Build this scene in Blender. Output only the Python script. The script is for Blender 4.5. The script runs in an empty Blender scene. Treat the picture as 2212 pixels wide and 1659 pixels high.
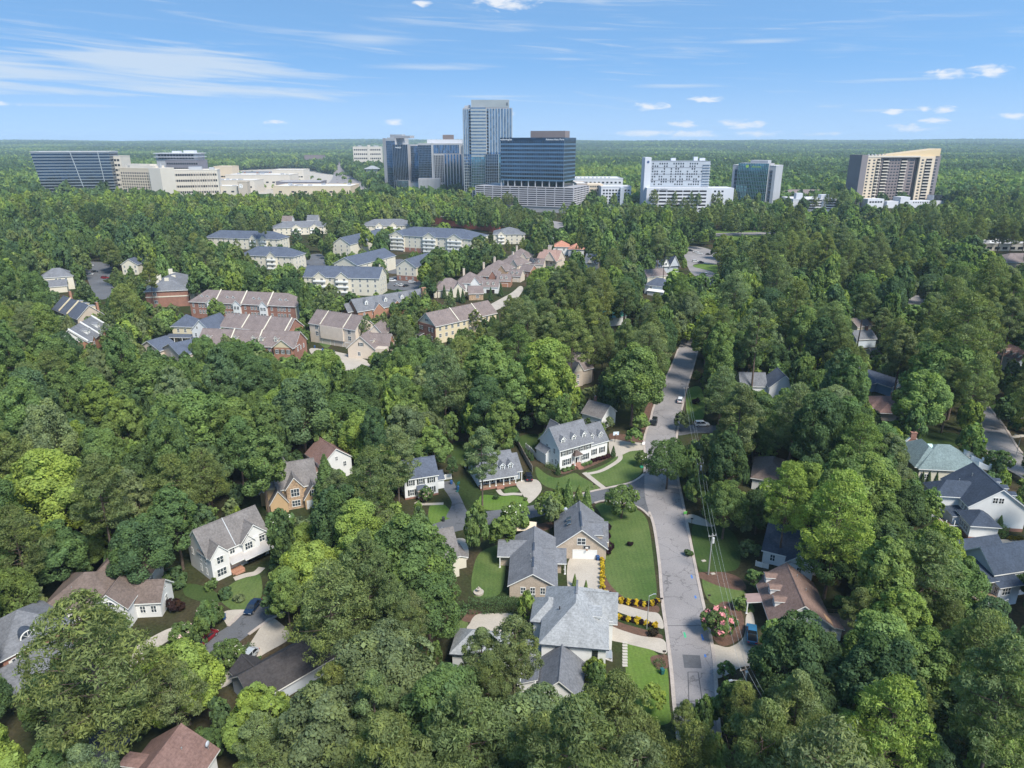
import bpy, math, random
import numpy as np
from mathutils import Vector, Matrix
R = math.radians
rng = random.Random(7)
C = bpy.context.scene.collection
scn = bpy.context.scene

# ---------------------------------------------------------------- camera
CW, CH, CF, PITCH, CAMH = 2212.0, 1659.0, 1522.6, R(19.0), 86.0
cam = bpy.data.cameras.new("camera")
cam.sensor_width = 36.0
cam.lens = 36.0 * CF / CW
cam.clip_start = 1.0
cam.clip_end = 60000.0
cam_ob = bpy.data.objects.new("camera", cam)
cam_ob.location = (0, 0, CAMH)
cam_ob.rotation_euler = (R(90) - PITCH, 0, 0)
C.objects.link(cam_ob)
scn.camera = cam_ob

# ---------------------------------------------------------------- light
SUN_EL, SUN_AZ = R(52), R(142)          # azimuth clockwise from +Y (the view direction)
w = bpy.data.worlds.new("World")
scn.world = w
w.use_nodes = True
nt = w.node_tree
nt.nodes.clear()
def wn(t, **k):
    n = nt.nodes.new(t)
    for a, b in k.items():
        setattr(n, a, b)
    return n
def wl(a, b):
    nt.links.new(a, b)
def wmath(op, a, b=None, c=None, clamp=False):
    n = wn('ShaderNodeMath', operation=op, use_clamp=clamp)
    for i, x in enumerate((a, b, c)):
        if x is None: continue
        if isinstance(x, (int, float)): n.inputs[i].default_value = x
        else: wl(x, n.inputs[i])
    return n.outputs[0]
out = wn('ShaderNodeOutputWorld')
bg = wn('ShaderNodeBackground')
bg.inputs['Strength'].default_value = 0.15
wl(bg.outputs[0], out.inputs['Surface'])
tc = wn('ShaderNodeTexCoord')
sep = wn('ShaderNodeSeparateXYZ')
wl(tc.outputs['Generated'], sep.inputs[0])
# look the sky up a little higher so that it stays blue down to the horizon
com = wn('ShaderNodeCombineXYZ')
wl(sep.outputs[0], com.inputs[0]); wl(sep.outputs[1], com.inputs[1])
wl(wmath('MULTIPLY_ADD', sep.outputs[2], 1.8, 0.42), com.inputs[2])
nrm = wn('ShaderNodeVectorMath', operation='NORMALIZE')
wl(com.outputs[0], nrm.inputs[0])
sky = wn('ShaderNodeTexSky', sky_type='NISHITA', sun_disc=False)
sky.sun_elevation = SUN_EL
sky.sun_rotation = SUN_AZ
sky.altitude = 100
sky.air_density = 1.0
sky.dust_density = 0.4
sky.ozone_density = 1.6
wl(nrm.outputs[0], sky.inputs[0])
# clouds, in azimuth / elevation degrees
az = wmath('MULTIPLY', wmath('ARCTAN2', sep.outputs[0], sep.outputs[1]), 180 / math.pi)
el = wmath('MULTIPLY', wmath('ARCSINE', sep.outputs[2]), 180 / math.pi)
def wramp(x, lo, hi, smooth=True):
    n = wn('ShaderNodeMapRange', interpolation_type='SMOOTHSTEP' if smooth else 'LINEAR')
    n.inputs['From Min'].default_value = lo
    n.inputs['From Max'].default_value = hi
    wl(x, n.inputs['Value'])
    return n.outputs[0]
def wnoise(sx, sy, scale, detail, ox=0.0, dist=0.0, shear=0.0):
    c = wn('ShaderNodeCombineXYZ')
    wl(wmath('MULTIPLY_ADD', az, sx, ox), c.inputs[0])
    wl(wmath('MULTIPLY', wmath('MULTIPLY_ADD', az, shear, el), sy), c.inputs[1])
    n = wn('ShaderNodeTexNoise')
    n.inputs['Scale'].default_value = scale
    n.inputs['Detail'].default_value = detail
    n.inputs['Roughness'].default_value = 0.55
    n.inputs['Distortion'].default_value = dist
    wl(c.outputs[0], n.inputs['Vector'])
    return n.outputs['Fac']
def blob(a0, e0, ra, re):
    dx = wmath('DIVIDE', wmath('SUBTRACT', az, a0), ra)
    dy = wmath('DIVIDE', wmath('SUBTRACT', el, e0), re)
    return wmath('SUBTRACT', 1.0, wmath('SQRT', wmath('ADD', wmath('MULTIPLY', dx, dx), wmath('MULTIPLY', dy, dy))), clamp=True)
cir = wnoise(0.07, 0.75, 1.0, 7, 3.1, 0.6, 0.03)
cir2 = wnoise(0.03, 0.9, 1.3, 6, 9.7, 0.4, -0.02)
fine = wnoise(0.9, 2.6, 1.0, 5, 1.3, 0.5)
def wmax(*a):
    r = a[0]
    for x in a[1:]:
        r = wmath('MAXIMUM', r, x)
    return r
# the broad veil on the left, two lobes, and thin streaks
wisp = wnoise(0.10, 1.9, 1.0, 8, 5.0, 1.1, 0.05)
reg = wmax(blob(-25, 5.0, 15.0, 1.7), blob(-36, 4.2, 17, 2.6), blob(-24, 3.3, 17, 0.9))
veil = wmath('MULTIPLY', wramp(wmath('ADD', reg, wmath('ADD', wmath('MULTIPLY', wmath('SUBTRACT', cir, 0.5), 1.3), wmath('MULTIPLY', wmath('SUBTRACT', wisp, 0.5), 2.1))), 0.0, 0.95), 0.74)
streaks = wmax(blob(-5.5, 5.15, 8.5, 0.5), blob(-10.5, 6.9, 6.2, 0.75), blob(-1.5, 3.2, 12, 0.3), blob(12, 3.85, 9, 0.28), blob(27, 3.9, 8, 0.24),
               blob(18, 6.6, 6, 0.3), blob(-31, 2.2, 10, 0.3), blob(27, 2.0, 9, 0.28))
stk = wmath('MULTIPLY', wramp(wmath('ADD', streaks, wmath('ADD', wmath('MULTIPLY', wmath('SUBTRACT', cir2, 0.5), 1.0), wmath('MULTIPLY', wmath('SUBTRACT', wisp, 0.5), 0.9))), 0.2, 1.05), 0.55)
thin = wmath('MULTIPLY', wramp(wmath('ADD', wmath('MULTIPLY', wisp, .6), wmath('MULTIPLY', cir, .5)), 0.52, 0.85), 0.34)
# small puffs
pf = [(-0.4, 9.45, 2.9, 0.75), (3.9, 9.9, 1.2, 0.5), (-6.5, 9.3, 0.9, 0.3), (10.3, 2.45, 1.7, 0.42), (14.3, 2.9, 1.6, 0.35), (29.5, 4.1, 1.5, 0.42), (31.8, 4.2, 1.6, 0.5),
      (-9.0, 1.35, 1.1, 0.32), (-17.5, 1.3, 1.2, 0.2), (-0.2, 1.95, 0.7, 0.3), (12.8, 1.2, 1.5, 0.35), (16.9, 1.15, 2.2, 0.45), (10.2, 0.55, 2.6, 0.4), (13.6, 0.45, 2.4, 0.42), (18.3, 0.5, 2.2, 0.32),
      (26.8, 1.9, 0.9, 0.26), (29.8, 1.95, 0.9, 0.34), (28.6, 2.05, 0.6, 0.24), (29.3, 1.25, 1.1, 0.3), (28.0, 0.85, 2.0, 0.35), (33.6, 1.5, 1.3, 0.24), (22.5, 0.5, 1.6, 0.22), (-34.5, 2.2, 1.7, 0.22)]
puff = None
for p in pf:
    b = blob(*p)
    puff = b if puff is None else wmath('MAXIMUM', puff, b)
puffs = wmath('MULTIPLY', wramp(wmath('ADD', puff, wmath('MULTIPLY', wmath('SUBTRACT', fine, 0.5), 2.3)), 0.1, 1.0), wramp(puff, 0.0, 0.15))
hz = wmath('MULTIPLY', wramp(el, 6.0, -0.8), 0.42)
cl = wmax(veil, stk, thin, hz)
cmix = wn('ShaderNodeMix', data_type='RGBA')
wl(cl, cmix.inputs['Factor'])
skt = wn('ShaderNodeMix', data_type='RGBA', blend_type='MULTIPLY')
skt.inputs['Factor'].default_value = 1.0
wl(sky.outputs[0], skt.inputs['A'])
skt.inputs['B'].default_value = (0.66, 0.83, 0.83, 1)
wl(skt.outputs['Result'], cmix.inputs['A'])
cmix.inputs['B'].default_value = (1.95, 2.22, 2.52, 1)
pmix = wn('ShaderNodeMix', data_type='RGBA')
wl(wmath('MULTIPLY', puffs, 0.92), pmix.inputs['Factor'])
wl(cmix.outputs['Result'], pmix.inputs['A'])
pmix.inputs['B'].default_value = (2.5, 2.6, 2.75, 1)
wl(pmix.outputs['Result'], bg.inputs['Color'])

sun = bpy.data.lights.new("sun", 'SUN')
sun.energy = 2.7
sun.angle = R(16.0)
sun.color = (1.0, 0.94, 0.84)
sun_ob = bpy.data.objects.new("sun", sun)
sdir = Vector((math.sin(SUN_AZ) * math.cos(SUN_EL), math.cos(SUN_AZ) * math.cos(SUN_EL), math.sin(SUN_EL)))
sun_ob.rotation_euler = sdir.to_track_quat('Z', 'Y').to_euler()
C.objects.link(sun_ob)
scn.view_settings.view_transform = 'Standard'
scn.view_settings.look = 'None'
scn.view_settings.gamma = 1.0
scn.view_settings.exposure = 1.25
cy = scn.cycles
cy.max_bounces = 6
cy.diffuse_bounces = 3
cy.glossy_bounces = 3
cy.transmission_bounces = 3
cy.volume_bounces = 1
cy.transparent_max_bounces = 8
cy.use_denoising = True

# ---------------------------------------------------------------- helpers
SP, CP = math.sin(PITCH), math.cos(PITCH)
def ray(u, v):
    x, y = (u - CW / 2) / CF, -(v - CH / 2) / CF
    return Vector((x, CP + y * SP, -SP + y * CP))
def G(u, v, z=0.0):
    d = ray(u, v)
    t = (z - CAMH) / d.z
    return Vector((d.x * t, d.y * t, z))
def PY(u, v, Y):
    d = ray(u, v)
    t = Y / d.y
    return Vector((d.x * t, Y, CAMH + d.z * t))
def proj(p):
    x, y, z = p[0], p[1], p[2] - CAMH
    dep = y * CP - z * SP
    up = y * SP + z * CP
    return CW / 2 + CF * x / dep, CH / 2 - CF * up / dep, dep

def tag(o, label=None, cat=None, group=None, kind=None):
    if label: o['label'] = label
    if cat: o['category'] = cat
    if group: o['group'] = group
    if kind: o['kind'] = kind
    return o
def empty(name, loc, rz=0.0):
    o = bpy.data.objects.new(name, None)
    o.location = loc
    o.rotation_euler = (0, 0, rz)
    o.empty_display_size = 0.5
    C.objects.link(o)
    return o
def link(name, mesh, parent=None, loc=None, rot=None):
    o = bpy.data.objects.new(name, mesh)
    if loc is not None: o.location = loc
    if rot is not None: o.rotation_euler = rot
    if parent is not None: o.parent = parent
    C.objects.link(o)
    return o
def copy_tree(o, parent=None):
    c = o.copy()
    C.objects.link(c)
    if parent is not None: c.parent = parent
    for ch in kids.get(o, []):
        kids.setdefault(c, []).append(copy_tree(ch, c))
    return c
kids = {}

class MB:
    """collects faces, then builds ONE mesh"""
    def __init__(s):
        s.v, s.f, s.m, s.mats = [], [], [], []
    def mi(s, m):
        if m not in s.mats: s.mats.append(m)
        return s.mats.index(m)
    def poly(s, pts, m):
        b = len(s.v)
        s.v.extend([tuple(p) for p in pts])
        s.f.append(tuple(range(b, b + len(pts))))
        s.m.append(s.mi(m))
    def hexa(s, p, m, mt=None, mb=None):
        """p: 4 bottom pts (ccw from above) + 4 top pts"""
        b = len(s.v)
        s.v.extend([tuple(q) for q in p])
        fs = [(3, 2, 1, 0), (4, 5, 6, 7), (0, 1, 5, 4), (1, 2, 6, 5), (2, 3, 7, 6), (3, 0, 4, 7)]
        k = s.mi(m)
        for i, f in enumerate(fs):
            s.f.append(tuple(b + q for q in f))
            s.m.append(s.mi(mt) if (i == 1 and mt) else (s.mi(mb) if (i == 0 and mb) else k))
    def box(s, x0, x1, y0, y1, z0, z1, m, mt=None):
        s.hexa([(x0, y0, z0), (x1, y0, z0), (x1, y1, z0), (x0, y1, z0), (x0, y0, z1), (x1, y0, z1), (x1, y1, z1), (x0, y1, z1)], m, mt)
    def prism(s, pts, z0, z1, m, mt=None):
        n = len(pts)
        b = len(s.v)
        s.v.extend([(p[0], p[1], z0) for p in pts] + [(p[0], p[1], z1) for p in pts])
        s.f.append(tuple(b + n - 1 - i for i in range(n))); s.m.append(s.mi(m))
        s.f.append(tuple(b + n + i for i in range(n))); s.m.append(s.mi(mt or m))
        for i in range(n):
            j = (i + 1) % n
            s.f.append((b + i, b + j, b + n + j, b + n + i)); s.m.append(s.mi(m))
    def tube(s, p0, p1, r0, r1, m, n=8, cap=True):
        p0, p1 = Vector(p0), Vector(p1)
        d = (p1 - p0).normalized()
        a = d.orthogonal().normalized()
        c = d.cross(a)
        b = len(s.v)
        for p, r in ((p0, r0), (p1, r1)):
            for i in range(n):
                t = 2 * math.pi * i / n
                s.v.append(tuple(p + a * (r * math.cos(t)) + c * (r * math.sin(t))))
        k = s.mi(m)
        for i in range(n):
            j = (i + 1) % n
            s.f.append((b + i, b + j, b + n + j, b + n + i)); s.m.append(k)
        if cap:
            s.f.append(tuple(b + n - 1 - i for i in range(n))); s.m.append(k)
            s.f.append(tuple(b + n + i for i in range(n))); s.m.append(k)
    def ball(s, c, rx, ry, rz, m, nu=10, nv=7):
        b = len(s.v)
        for i in range(nv + 1):
            ph = math.pi * i / nv
            for j in range(nu):
                t = 2 * math.pi * j / nu
                s.v.append((c[0] + rx * math.sin(ph) * math.cos(t), c[1] + ry * math.sin(ph) * math.sin(t), c[2] - rz * math.cos(ph)))
        k = s.mi(m)
        for i in range(nv):
            for j in range(nu):
                q = (j + 1) % nu
                s.f.append((b + i * nu + j, b + i * nu + q, b + (i + 1) * nu + q, b + (i + 1) * nu + j)); s.m.append(k)
    def mesh(s, name, smooth=False):
        me = bpy.data.meshes.new(name)
        me.from_pydata(s.v, [], s.f)
        for m in s.mats: me.materials.append(m)
        me.polygons.foreach_set('material_index', s.m)
        if smooth: me.polygons.foreach_set('use_smooth', [True] * len(s.f))
        me.update()
        return me
    def build(s, name, parent=None, loc=None, rot=None, smooth=False):
        o = link(name, s.mesh(name, smooth), parent, loc, rot)
        if parent is not None: kids.setdefault(parent, []).append(o)
        return o

# ---------------------------------------------------------------- materials
MATS = {}
def nodes_of(name):
    m = bpy.data.materials.new(name)
    m.use_nodes = True
    t = m.node_tree
    p = t.nodes['Principled BSDF']
    return m, t, p
def nmath(t, op, a, b=None, clamp=False):
    n = t.nodes.new('ShaderNodeMath'); n.operation = op; n.use_clamp = clamp
    for i, x in enumerate((a, b)):
        if x is None: continue
        if isinstance(x, (int, float)): n.inputs[i].default_value = x
        else: t.links.new(x, n.inputs[i])
    return n.outputs[0]
def nnoise(t, scale, detail=4, rough=0.6, coord='Object', stretch=None):
    tcn = t.nodes.new('ShaderNodeTexCoord')
    src = tcn.outputs[coord]
    if stretch:
        mp = t.nodes.new('ShaderNodeMapping'); mp.inputs['Scale'].default_value = stretch
        t.links.new(src, mp.inputs[0]); src = mp.outputs[0]
    n = t.nodes.new('ShaderNodeTexNoise')
    n.inputs['Scale'].default_value = scale; n.inputs['Detail'].default_value = detail; n.inputs['Roughness'].default_value = rough
    t.links.new(src, n.inputs['Vector'])
    return n.outputs['Fac']
def nramp(t, x, stops):
    r = t.nodes.new('ShaderNodeValToRGB')
    e = r.color_ramp.elements
    while len(e) < len(stops): e.new(0.5)
    for i, (p, c) in enumerate(stops):
        e[i].position = p; e[i].color = (*c, 1)
    t.links.new(x, r.inputs[0])
    return r.outputs[0]
def nmix(t, f, a, b, mode='MIX'):
    n = t.nodes.new('ShaderNodeMix'); n.data_type = 'RGBA'; n.blend_type = mode
    for k, x in (('Factor', f), ('A', a), ('B', b)):
        if isinstance(x, (int, float)): n.inputs[k].default_value = x
        elif isinstance(x, tuple): n.inputs[k].default_value = (*x, 1)
        else: t.links.new(x, n.inputs[k])
    return n.outputs['Result']
def sc(c, k): return tuple(min(1.0, x * k) for x in c)
def mat(name, col, rough=0.8, var=0.15, scale=0.6, fine=0.0, fscale=4.0, spec=0.3, metal=0.0, streak=0.0, rows=None):
    if name in MATS: return MATS[name]
    m, t, p = nodes_of(name)
    p.inputs['Roughness'].default_value = rough
    p.inputs['Specular IOR Level'].default_value = spec
    p.inputs['Metallic'].default_value = metal
    c = nramp(t, nnoise(t, scale, 5), [(0.3, sc(col, 1 - var)), (0.7, sc(col, 1 + var))])
    if fine:
        f = nramp(t, nnoise(t, fscale, 3, 0.7), [(0.35, (1 - fine,) * 3), (0.65, (1 + fine,) * 3)])
        c = nmix(t, 1.0, c, f, 'MULTIPLY')
    if streak:
        f = nramp(t, nnoise(t, 0.5, 4, 0.6, 'Object', (1, 1, 0.15)), [(0.45, (1, 1, 1)), (0.75, (1 - streak,) * 3)])
        c = nmix(t, 1.0, c, f, 'MULTIPLY')
    if rows:
        tcn = t.nodes.new('ShaderNodeTexCoord'); sp_ = t.nodes.new('ShaderNodeSeparateXYZ')
        t.links.new(tcn.outputs['Object'], sp_.inputs[0])
        fr = nmath(t, 'FRACT', nmath(t, 'DIVIDE', sp_.outputs[2], rows))
        g = nramp(t, fr, [(0.0, (0.78,) * 3), (0.14, (1, 1, 1))])
        c = nmix(t, 1.0, c, g, 'MULTIPLY')
    t.links.new(c, p.inputs['Base Color'])
    MATS[name] = m
    return m
def roofmat(name, col):
    return mat(name, col, 0.9, 0.11, 0.35, 0.2, 2.4, 0.2, streak=0.16, rows=0.24)
def brickmat(name, col):
    return mat(name, col, 0.9, 0.14, 0.5, 0.2, 5.0, 0.2, rows=0.3)
def glassmat(name, col, rough=0.08, metal=0.0, spec=0.6, cell=None, var=0.6):
    if name in MATS: return MATS[name]
    m, t, p = nodes_of(name)
    p.inputs['Roughness'].default_value = rough
    p.inputs['Metallic'].default_value = metal
    p.inputs['Specular IOR Level'].default_value = spec
    if cell:
        tcn = t.nodes.new('ShaderNodeTexCoord')
        mp = t.nodes.new('ShaderNodeMapping'); mp.inputs['Scale'].default_value = (1 / cell[0], 1 / cell[0], 1 / cell[1])
        t.links.new(tcn.outputs['Object'], mp.inputs[0])
        fl = t.nodes.new('ShaderNodeVectorMath'); fl.operation = 'FLOOR'
        t.links.new(mp.outputs[0], fl.inputs[0])
        wnz = t.nodes.new('ShaderNodeTexWhiteNoise')
        t.links.new(fl.outputs[0], wnz.inputs[0])
        c = nramp(t, wnz.outputs[0], [(0.0, sc(col, 1 - var)), (1.0, sc(col, 1 + var))])
    else:
        c = nramp(t, nnoise(t, 0.4, 2), [(0.3, sc(col, 1 - var)), (0.7, sc(col, 1 + var))])
    t.links.new(c, p.inputs['Base Color'])
    # panes are never perfectly flat
    b = t.nodes.new('ShaderNodeBump'); b.inputs['Strength'].default_value = 0.03; b.inputs['Distance'].default_value = 0.5
    t.links.new(nnoise(t, 0.12, 2), b.inputs['Height'])
    t.links.new(b.outputs[0], p.inputs['Normal'])
    MATS[name] = m
    return m
WHITE = mat('white_siding', (0.67, 0.67, 0.66), 0.7, 0.05, 0.3, streak=0.06, rows=0.22)
WBRICK = mat('white_brick', (0.68, 0.675, 0.66), 0.8, 0.06, 0.8, 0.05, 5)
TRIM = mat('white_trim', (0.72, 0.72, 0.70), 0.6, 0.03)
CREAM = mat('cream_siding', (0.60, 0.52, 0.36), 0.75, 0.05, 0.3, streak=0.06, rows=0.22)
PALECREAM = mat('pale_cream_siding', (0.60, 0.555, 0.455), 0.75, 0.05, 0.3, rows=0.22)
TAN = mat('tan_siding', (0.45, 0.38, 0.31), 0.8, 0.06, 0.4, rows=0.2)
BEIGE = mat('beige_siding', (0.60, 0.51, 0.42), 0.8, 0.06, 0.4, rows=0.2)
ORANGE = mat('ochre_siding', (0.47, 0.33, 0.19), 0.8, 0.07, 0.4, rows=0.2)
BLUEGREY = mat('blue_grey_siding', (0.50, 0.56, 0.62), 0.75, 0.05, 0.4, rows=0.2)
GREYS = mat('grey_siding', (0.42, 0.45, 0.49), 0.75, 0.06, 0.4, rows=0.2)
BLUES = mat('blue_siding', (0.17, 0.28, 0.40), 0.75, 0.06, 0.4, rows=0.2)
BRICK = brickmat('red_brick', (0.27, 0.14, 0.105))
OBRICK = brickmat('orange_brick', (0.34, 0.18, 0.12))
STONE = mat('field_stone', (0.38, 0.27, 0.18), 0.9, 0.4, 1.6, 0.25, 4)
R_GREY = roofmat('grey_shingle', (0.15, 0.155, 0.17))
R_BLUE = roofmat('slate_blue_shingle', (0.085, 0.10, 0.135))
R_LIGHT = roofmat('light_grey_shingle', (0.27, 0.28, 0.29))
R_TAUPE = roofmat('taupe_shingle', (0.185, 0.150, 0.142))
R_BROWN = roofmat('brown_shingle', (0.145, 0.112, 0.098))
R_RED = roofmat('red_brown_shingle', (0.185, 0.115, 0.10))
R_RBROWN = roofmat('warm_brown_shingle', (0.185, 0.125, 0.105))
R_DARK = roofmat('dark_shingle', (0.052, 0.048, 0.050))
R_NAVY = roofmat('navy_shingle', (0.048, 0.062, 0.088))
R_GREEN = roofmat('green_shingle', (0.155, 0.20, 0.20))
R_WEATH = roofmat('weathered_grey_shingle', (0.165, 0.152, 0.147))
R_TERRA = roofmat('terracotta_tile', (0.42, 0.20, 0.14))
METALR = mat('pale_metal_roof', (0.48, 0.45, 0.43), 0.45, 0.08, 0.6, metal=0.3)
GREENR = mat('green_metal_roof', (0.06, 0.22, 0.17), 0.5, 0.1)
PANE = glassmat('window_pane', (0.045, 0.06, 0.075), 0.06, 0, 0.7)
DARKG = glassmat('dark_window_pane', (0.02, 0.024, 0.03), 0.08, 0, 0.5)
SHUT = mat('dark_shutter', (0.03, 0.035, 0.033), 0.6, 0.05)
WSHUT = mat('pale_shutter', (0.62, 0.62, 0.58), 0.6, 0.05)
DOORB = mat('dark_door', (0.03, 0.025, 0.022), 0.4, 0.05)
CONC = mat('concrete', (0.37, 0.33, 0.28), 0.9, 0.1, 0.25, 0.08, 3)
METAL = mat('galvanised_metal', (0.45, 0.47, 0.48), 0.4, 0.1, 2, metal=0.6)
WOOD = mat('weathered_wood', (0.22, 0.15, 0.10), 0.9, 0.2, 1.5)
BARK = mat('bark', (0.115, 0.085, 0.067), 0.95, 0.3, 1.2, 0.2, 5)
DEADW = mat('pale_dead_wood', (0.33, 0.28, 0.23), 0.95, 0.2, 1.2)
# ---------------------------------------------------------------- house builder
WINMESH = {}
def win_meshes(w, h, nx, ny, frame, glass):
    key = (round(w, 2), round(h, 2), nx, ny, frame.name, glass.name)
    if key not in WINMESH:
        f = MB()
        b = 0.09
        f.box(-w / 2 - b, w / 2 + b, -0.07, 0.02, -b - 0.05, 0, frame)
        f.box(-w / 2 - b, w / 2 + b, -0.06, 0.02, h, h + b + 0.03, frame)
        for s in (-1, 1):
            x = s * (w / 2 + b / 2)
            f.box(x - b / 2, x + b / 2, -0.055, 0.02, 0, h, frame)
        for i in range(1, nx):
            x = -w / 2 + w * i / nx
            f.box(x - 0.045, x + 0.045, -0.05, 0.0, 0, h, frame)
        for i in range(1, ny):
            z = h * i / ny
            f.box(-w / 2, w / 2, -0.04, 0.0, z - 0.035, z + 0.035, frame)
        g = MB()
        g.poly([(-w / 2, -0.02, 0), (w / 2, -0.02, 0), (w / 2, -0.02, h), (-w / 2, -0.02, h)], glass)
        j = MB(); j.v = list(f.v); j.f = list(f.f); j.m = list(f.m); j.mats = list(f.mats)
        j.poly([(-w / 2, -0.02, 0), (w / 2, -0.02, 0), (w / 2, -0.02, h), (-w / 2, -0.02, h)], glass)
        WINMESH[key] = (f.mesh('window'), g.mesh('pane'), j.mesh('window'))
    return WINMESH[key]
SHUTMESH = {}
def shut_mesh(h, m):
    key = (round(h, 2), m.name)
    if key not in SHUTMESH:
        b = MB(); b.box(-0.2, 0.2, -0.06, 0.0, 0, h, m)
        SHUTMESH[key] = b.mesh('shutter')
    return SHUTMESH[key]
FACE_ROT = {'f': 0.0, 'b': math.pi, 'l': -math.pi / 2, 'r': math.pi / 2}

HOUSES = []
class House:
    def __init__(s, name, label, P0, P1, cat='house', group=None, z0=0.0, zb=0.0, length=None, near=True):
        """P0, P1: photo positions of the left and right end of the front line, read at height zb"""
        a = G(*P0, zb) if len(P0) == 2 else Vector(P0)
        b = G(*P1, zb) if len(P1) == 2 else Vector(P1)
        e = (b - a); e.z = 0
        s.L = length or e.length
        s.th = math.atan2(e.y, e.x)
        s.O = Vector((a.x, a.y, z0))
        s.root = empty(name, s.O, s.th)
        tag(s.root, label, cat, group)
        s.wall, s.roof, s.trim = MB(), MB(), MB()
        s.near = near
        s.foot = []
        s.label = label
        HOUSES.append(s)
    def world(s, x, y, z=0.0):
        c, n = math.cos(s.th), math.sin(s.th)
        return Vector((s.O.x + x * c - y * n, s.O.y + x * n + y * c, s.O.z + z))
    # ---- masses
    def box(s, x0, x1, y0, y1, z0, z1, m, base=None, bh=0.8):
        s.foot.append((x0, x1, y0, y1))
        if base:
            s.wall.box(x0 - 0.03, x1 + 0.03, y0 - 0.03, y1 + 0.03, z0, z0 + bh, base)
            z0 += bh
        s.wall.box(x0, x1, y0, y1, z0, z1, m)
    def gable(s, x0, x1, y0, y1, z, rh, axis, m, rm, ov=0.4, t=0.24, trim=None, ends=(1, 1), wall=True):
        trim = trim or TRIM
        W = (y1 - y0) if axis == 'x' else (x1 - x0)
        k = rh / (W / 2)
        def P(a, q, zz):        # a along ridge, q across
            return (a, q, zz) if axis == 'x' else (q, a, zz)
        a0, a1 = (x0, x1) if axis == 'x' else (y0, y1)
        q0, q1 = (y0, y1) if axis == 'x' else (x0, x1)
        qm = (q0 + q1) / 2
        if wall:
            for i, a in enumerate((a0, a1)):
                if ends[i]:
                    s.wall.poly([P(a, q0, z), P(a, q1, z), P(a, qm, z + rh)] if (axis == 'y') == (i == 0) else [P(a, q1, z), P(a, q0, z), P(a, qm, z + rh)], m)
        A0, A1 = a0 - ov * ends[0], a1 + ov * ends[1]
        up = 0.12
        for sgn, qe in ((-1, q0 - ov), (1, q1 + ov)):
            ze = z - k * ov + up
            zr = z + rh + up
            top = [P(A0, qe, ze), P(A1, qe, ze), P(A1, qm, zr), P(A0, qm, zr)]
            bot = [(p[0], p[1], p[2] - t) for p in top]
            s.roof.poly(top, rm)
            s.trim.poly(bot, trim)
            for i, j in ((0, 1), (1, 2), (3, 0)):
                s.trim.poly([bot[i], bot[j], top[j], top[i]], trim)
        # ridge cap
        rc = 0.16
        s.roof.hexa([P(A0, qm - rc, z + rh + up - 0.04), P(A1, qm - rc, z + rh + up - 0.04), P(A1, qm + rc, z + rh + up - 0.04), P(A0, qm + rc, z + rh + up - 0.04),
                     P(A0, qm - 0.05, z + rh + up + 0.06), P(A1, qm - 0.05, z + rh + up + 0.06), P(A1, qm + 0.05, z + rh + up + 0.06), P(A0, qm + 0.05, z + rh + up + 0.06)], rm)
    def hip(s, x0, x1, y0, y1, z, rh, rm, ov=0.45, t=0.22, trim=None, full=(1, 1)):
        """ridge along the longer side; full[i]=0 keeps that end a gable-free vertical cut"""
        trim = trim or TRIM
        X0, X1, Y0, Y1 = x0 - ov, x1 + ov, y0 - ov, y1 + ov
        w, d = X1 - X0, Y1 - Y0
        if w >= d:
            h = d / 2
            r0 = (X0 + h * full[0], (Y0 + Y1) / 2, z + rh); r1 = (X1 - h * full[1], (Y0 + Y1) / 2, z + rh)
            c = [(X0, Y0), (X1, Y0), (X1, Y1), (X0, Y1)]
            ze = z + 0.05
            c = [(a, b, ze) for a, b in c]
            fs = [[c[0], c[1], r1, r0], [c[1], c[2], r1], [c[2], c[3], r0, r1], [c[3], c[0], r0]]
        else:
            h = w / 2
            r0 = ((X0 + X1) / 2, Y0 + h * full[0], z + rh); r1 = ((X0 + X1) / 2, Y1 - h * full[1], z + rh)
            ze = z + 0.05
            c = [(a, b, ze) for a, b in [(X0, Y0), (X1, Y0), (X1, Y1), (X0, Y1)]]
            fs = [[c[0], c[1], r0], [c[1], c[2], r1, r0], [c[2], c[3], r1], [c[3], c[0], r0, r1]]
        for f in fs: s.roof.poly(f, rm)
        b = [(p[0], p[1], p[2] - t) for p in c]
        s.trim.poly(b[::-1], trim)
        for i in range(4):
            j = (i + 1) % 4
            s.trim.poly([b[i], b[j], c[j], c[i]], trim)
    def slope(s, pts, rm, t=0.18, trim=None):
        """one tilted roof sheet with an edge"""
        trim = trim or TRIM
        s.roof.poly(pts, rm)
        b = [(p[0], p[1], p[2] - t) for p in pts]
        s.trim.poly(b[::-1], trim)
        n = len(pts)
        for i in range(n):
            j = (i + 1) % n
            s.trim.poly([b[i], b[j], pts[j], pts[i]], trim)
    def crossgable(s, xc, wd, y0, depth, z, rh, m, rm, ov=0.3, front=True, trim=None):
        """front-facing gable whose ridge runs back into the main roof"""
        s.gable(xc - wd / 2, xc + wd / 2, y0, y0 + depth, z, rh, 'y', m, rm, ov, 0.2, trim, ends=(1, 0))
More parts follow.
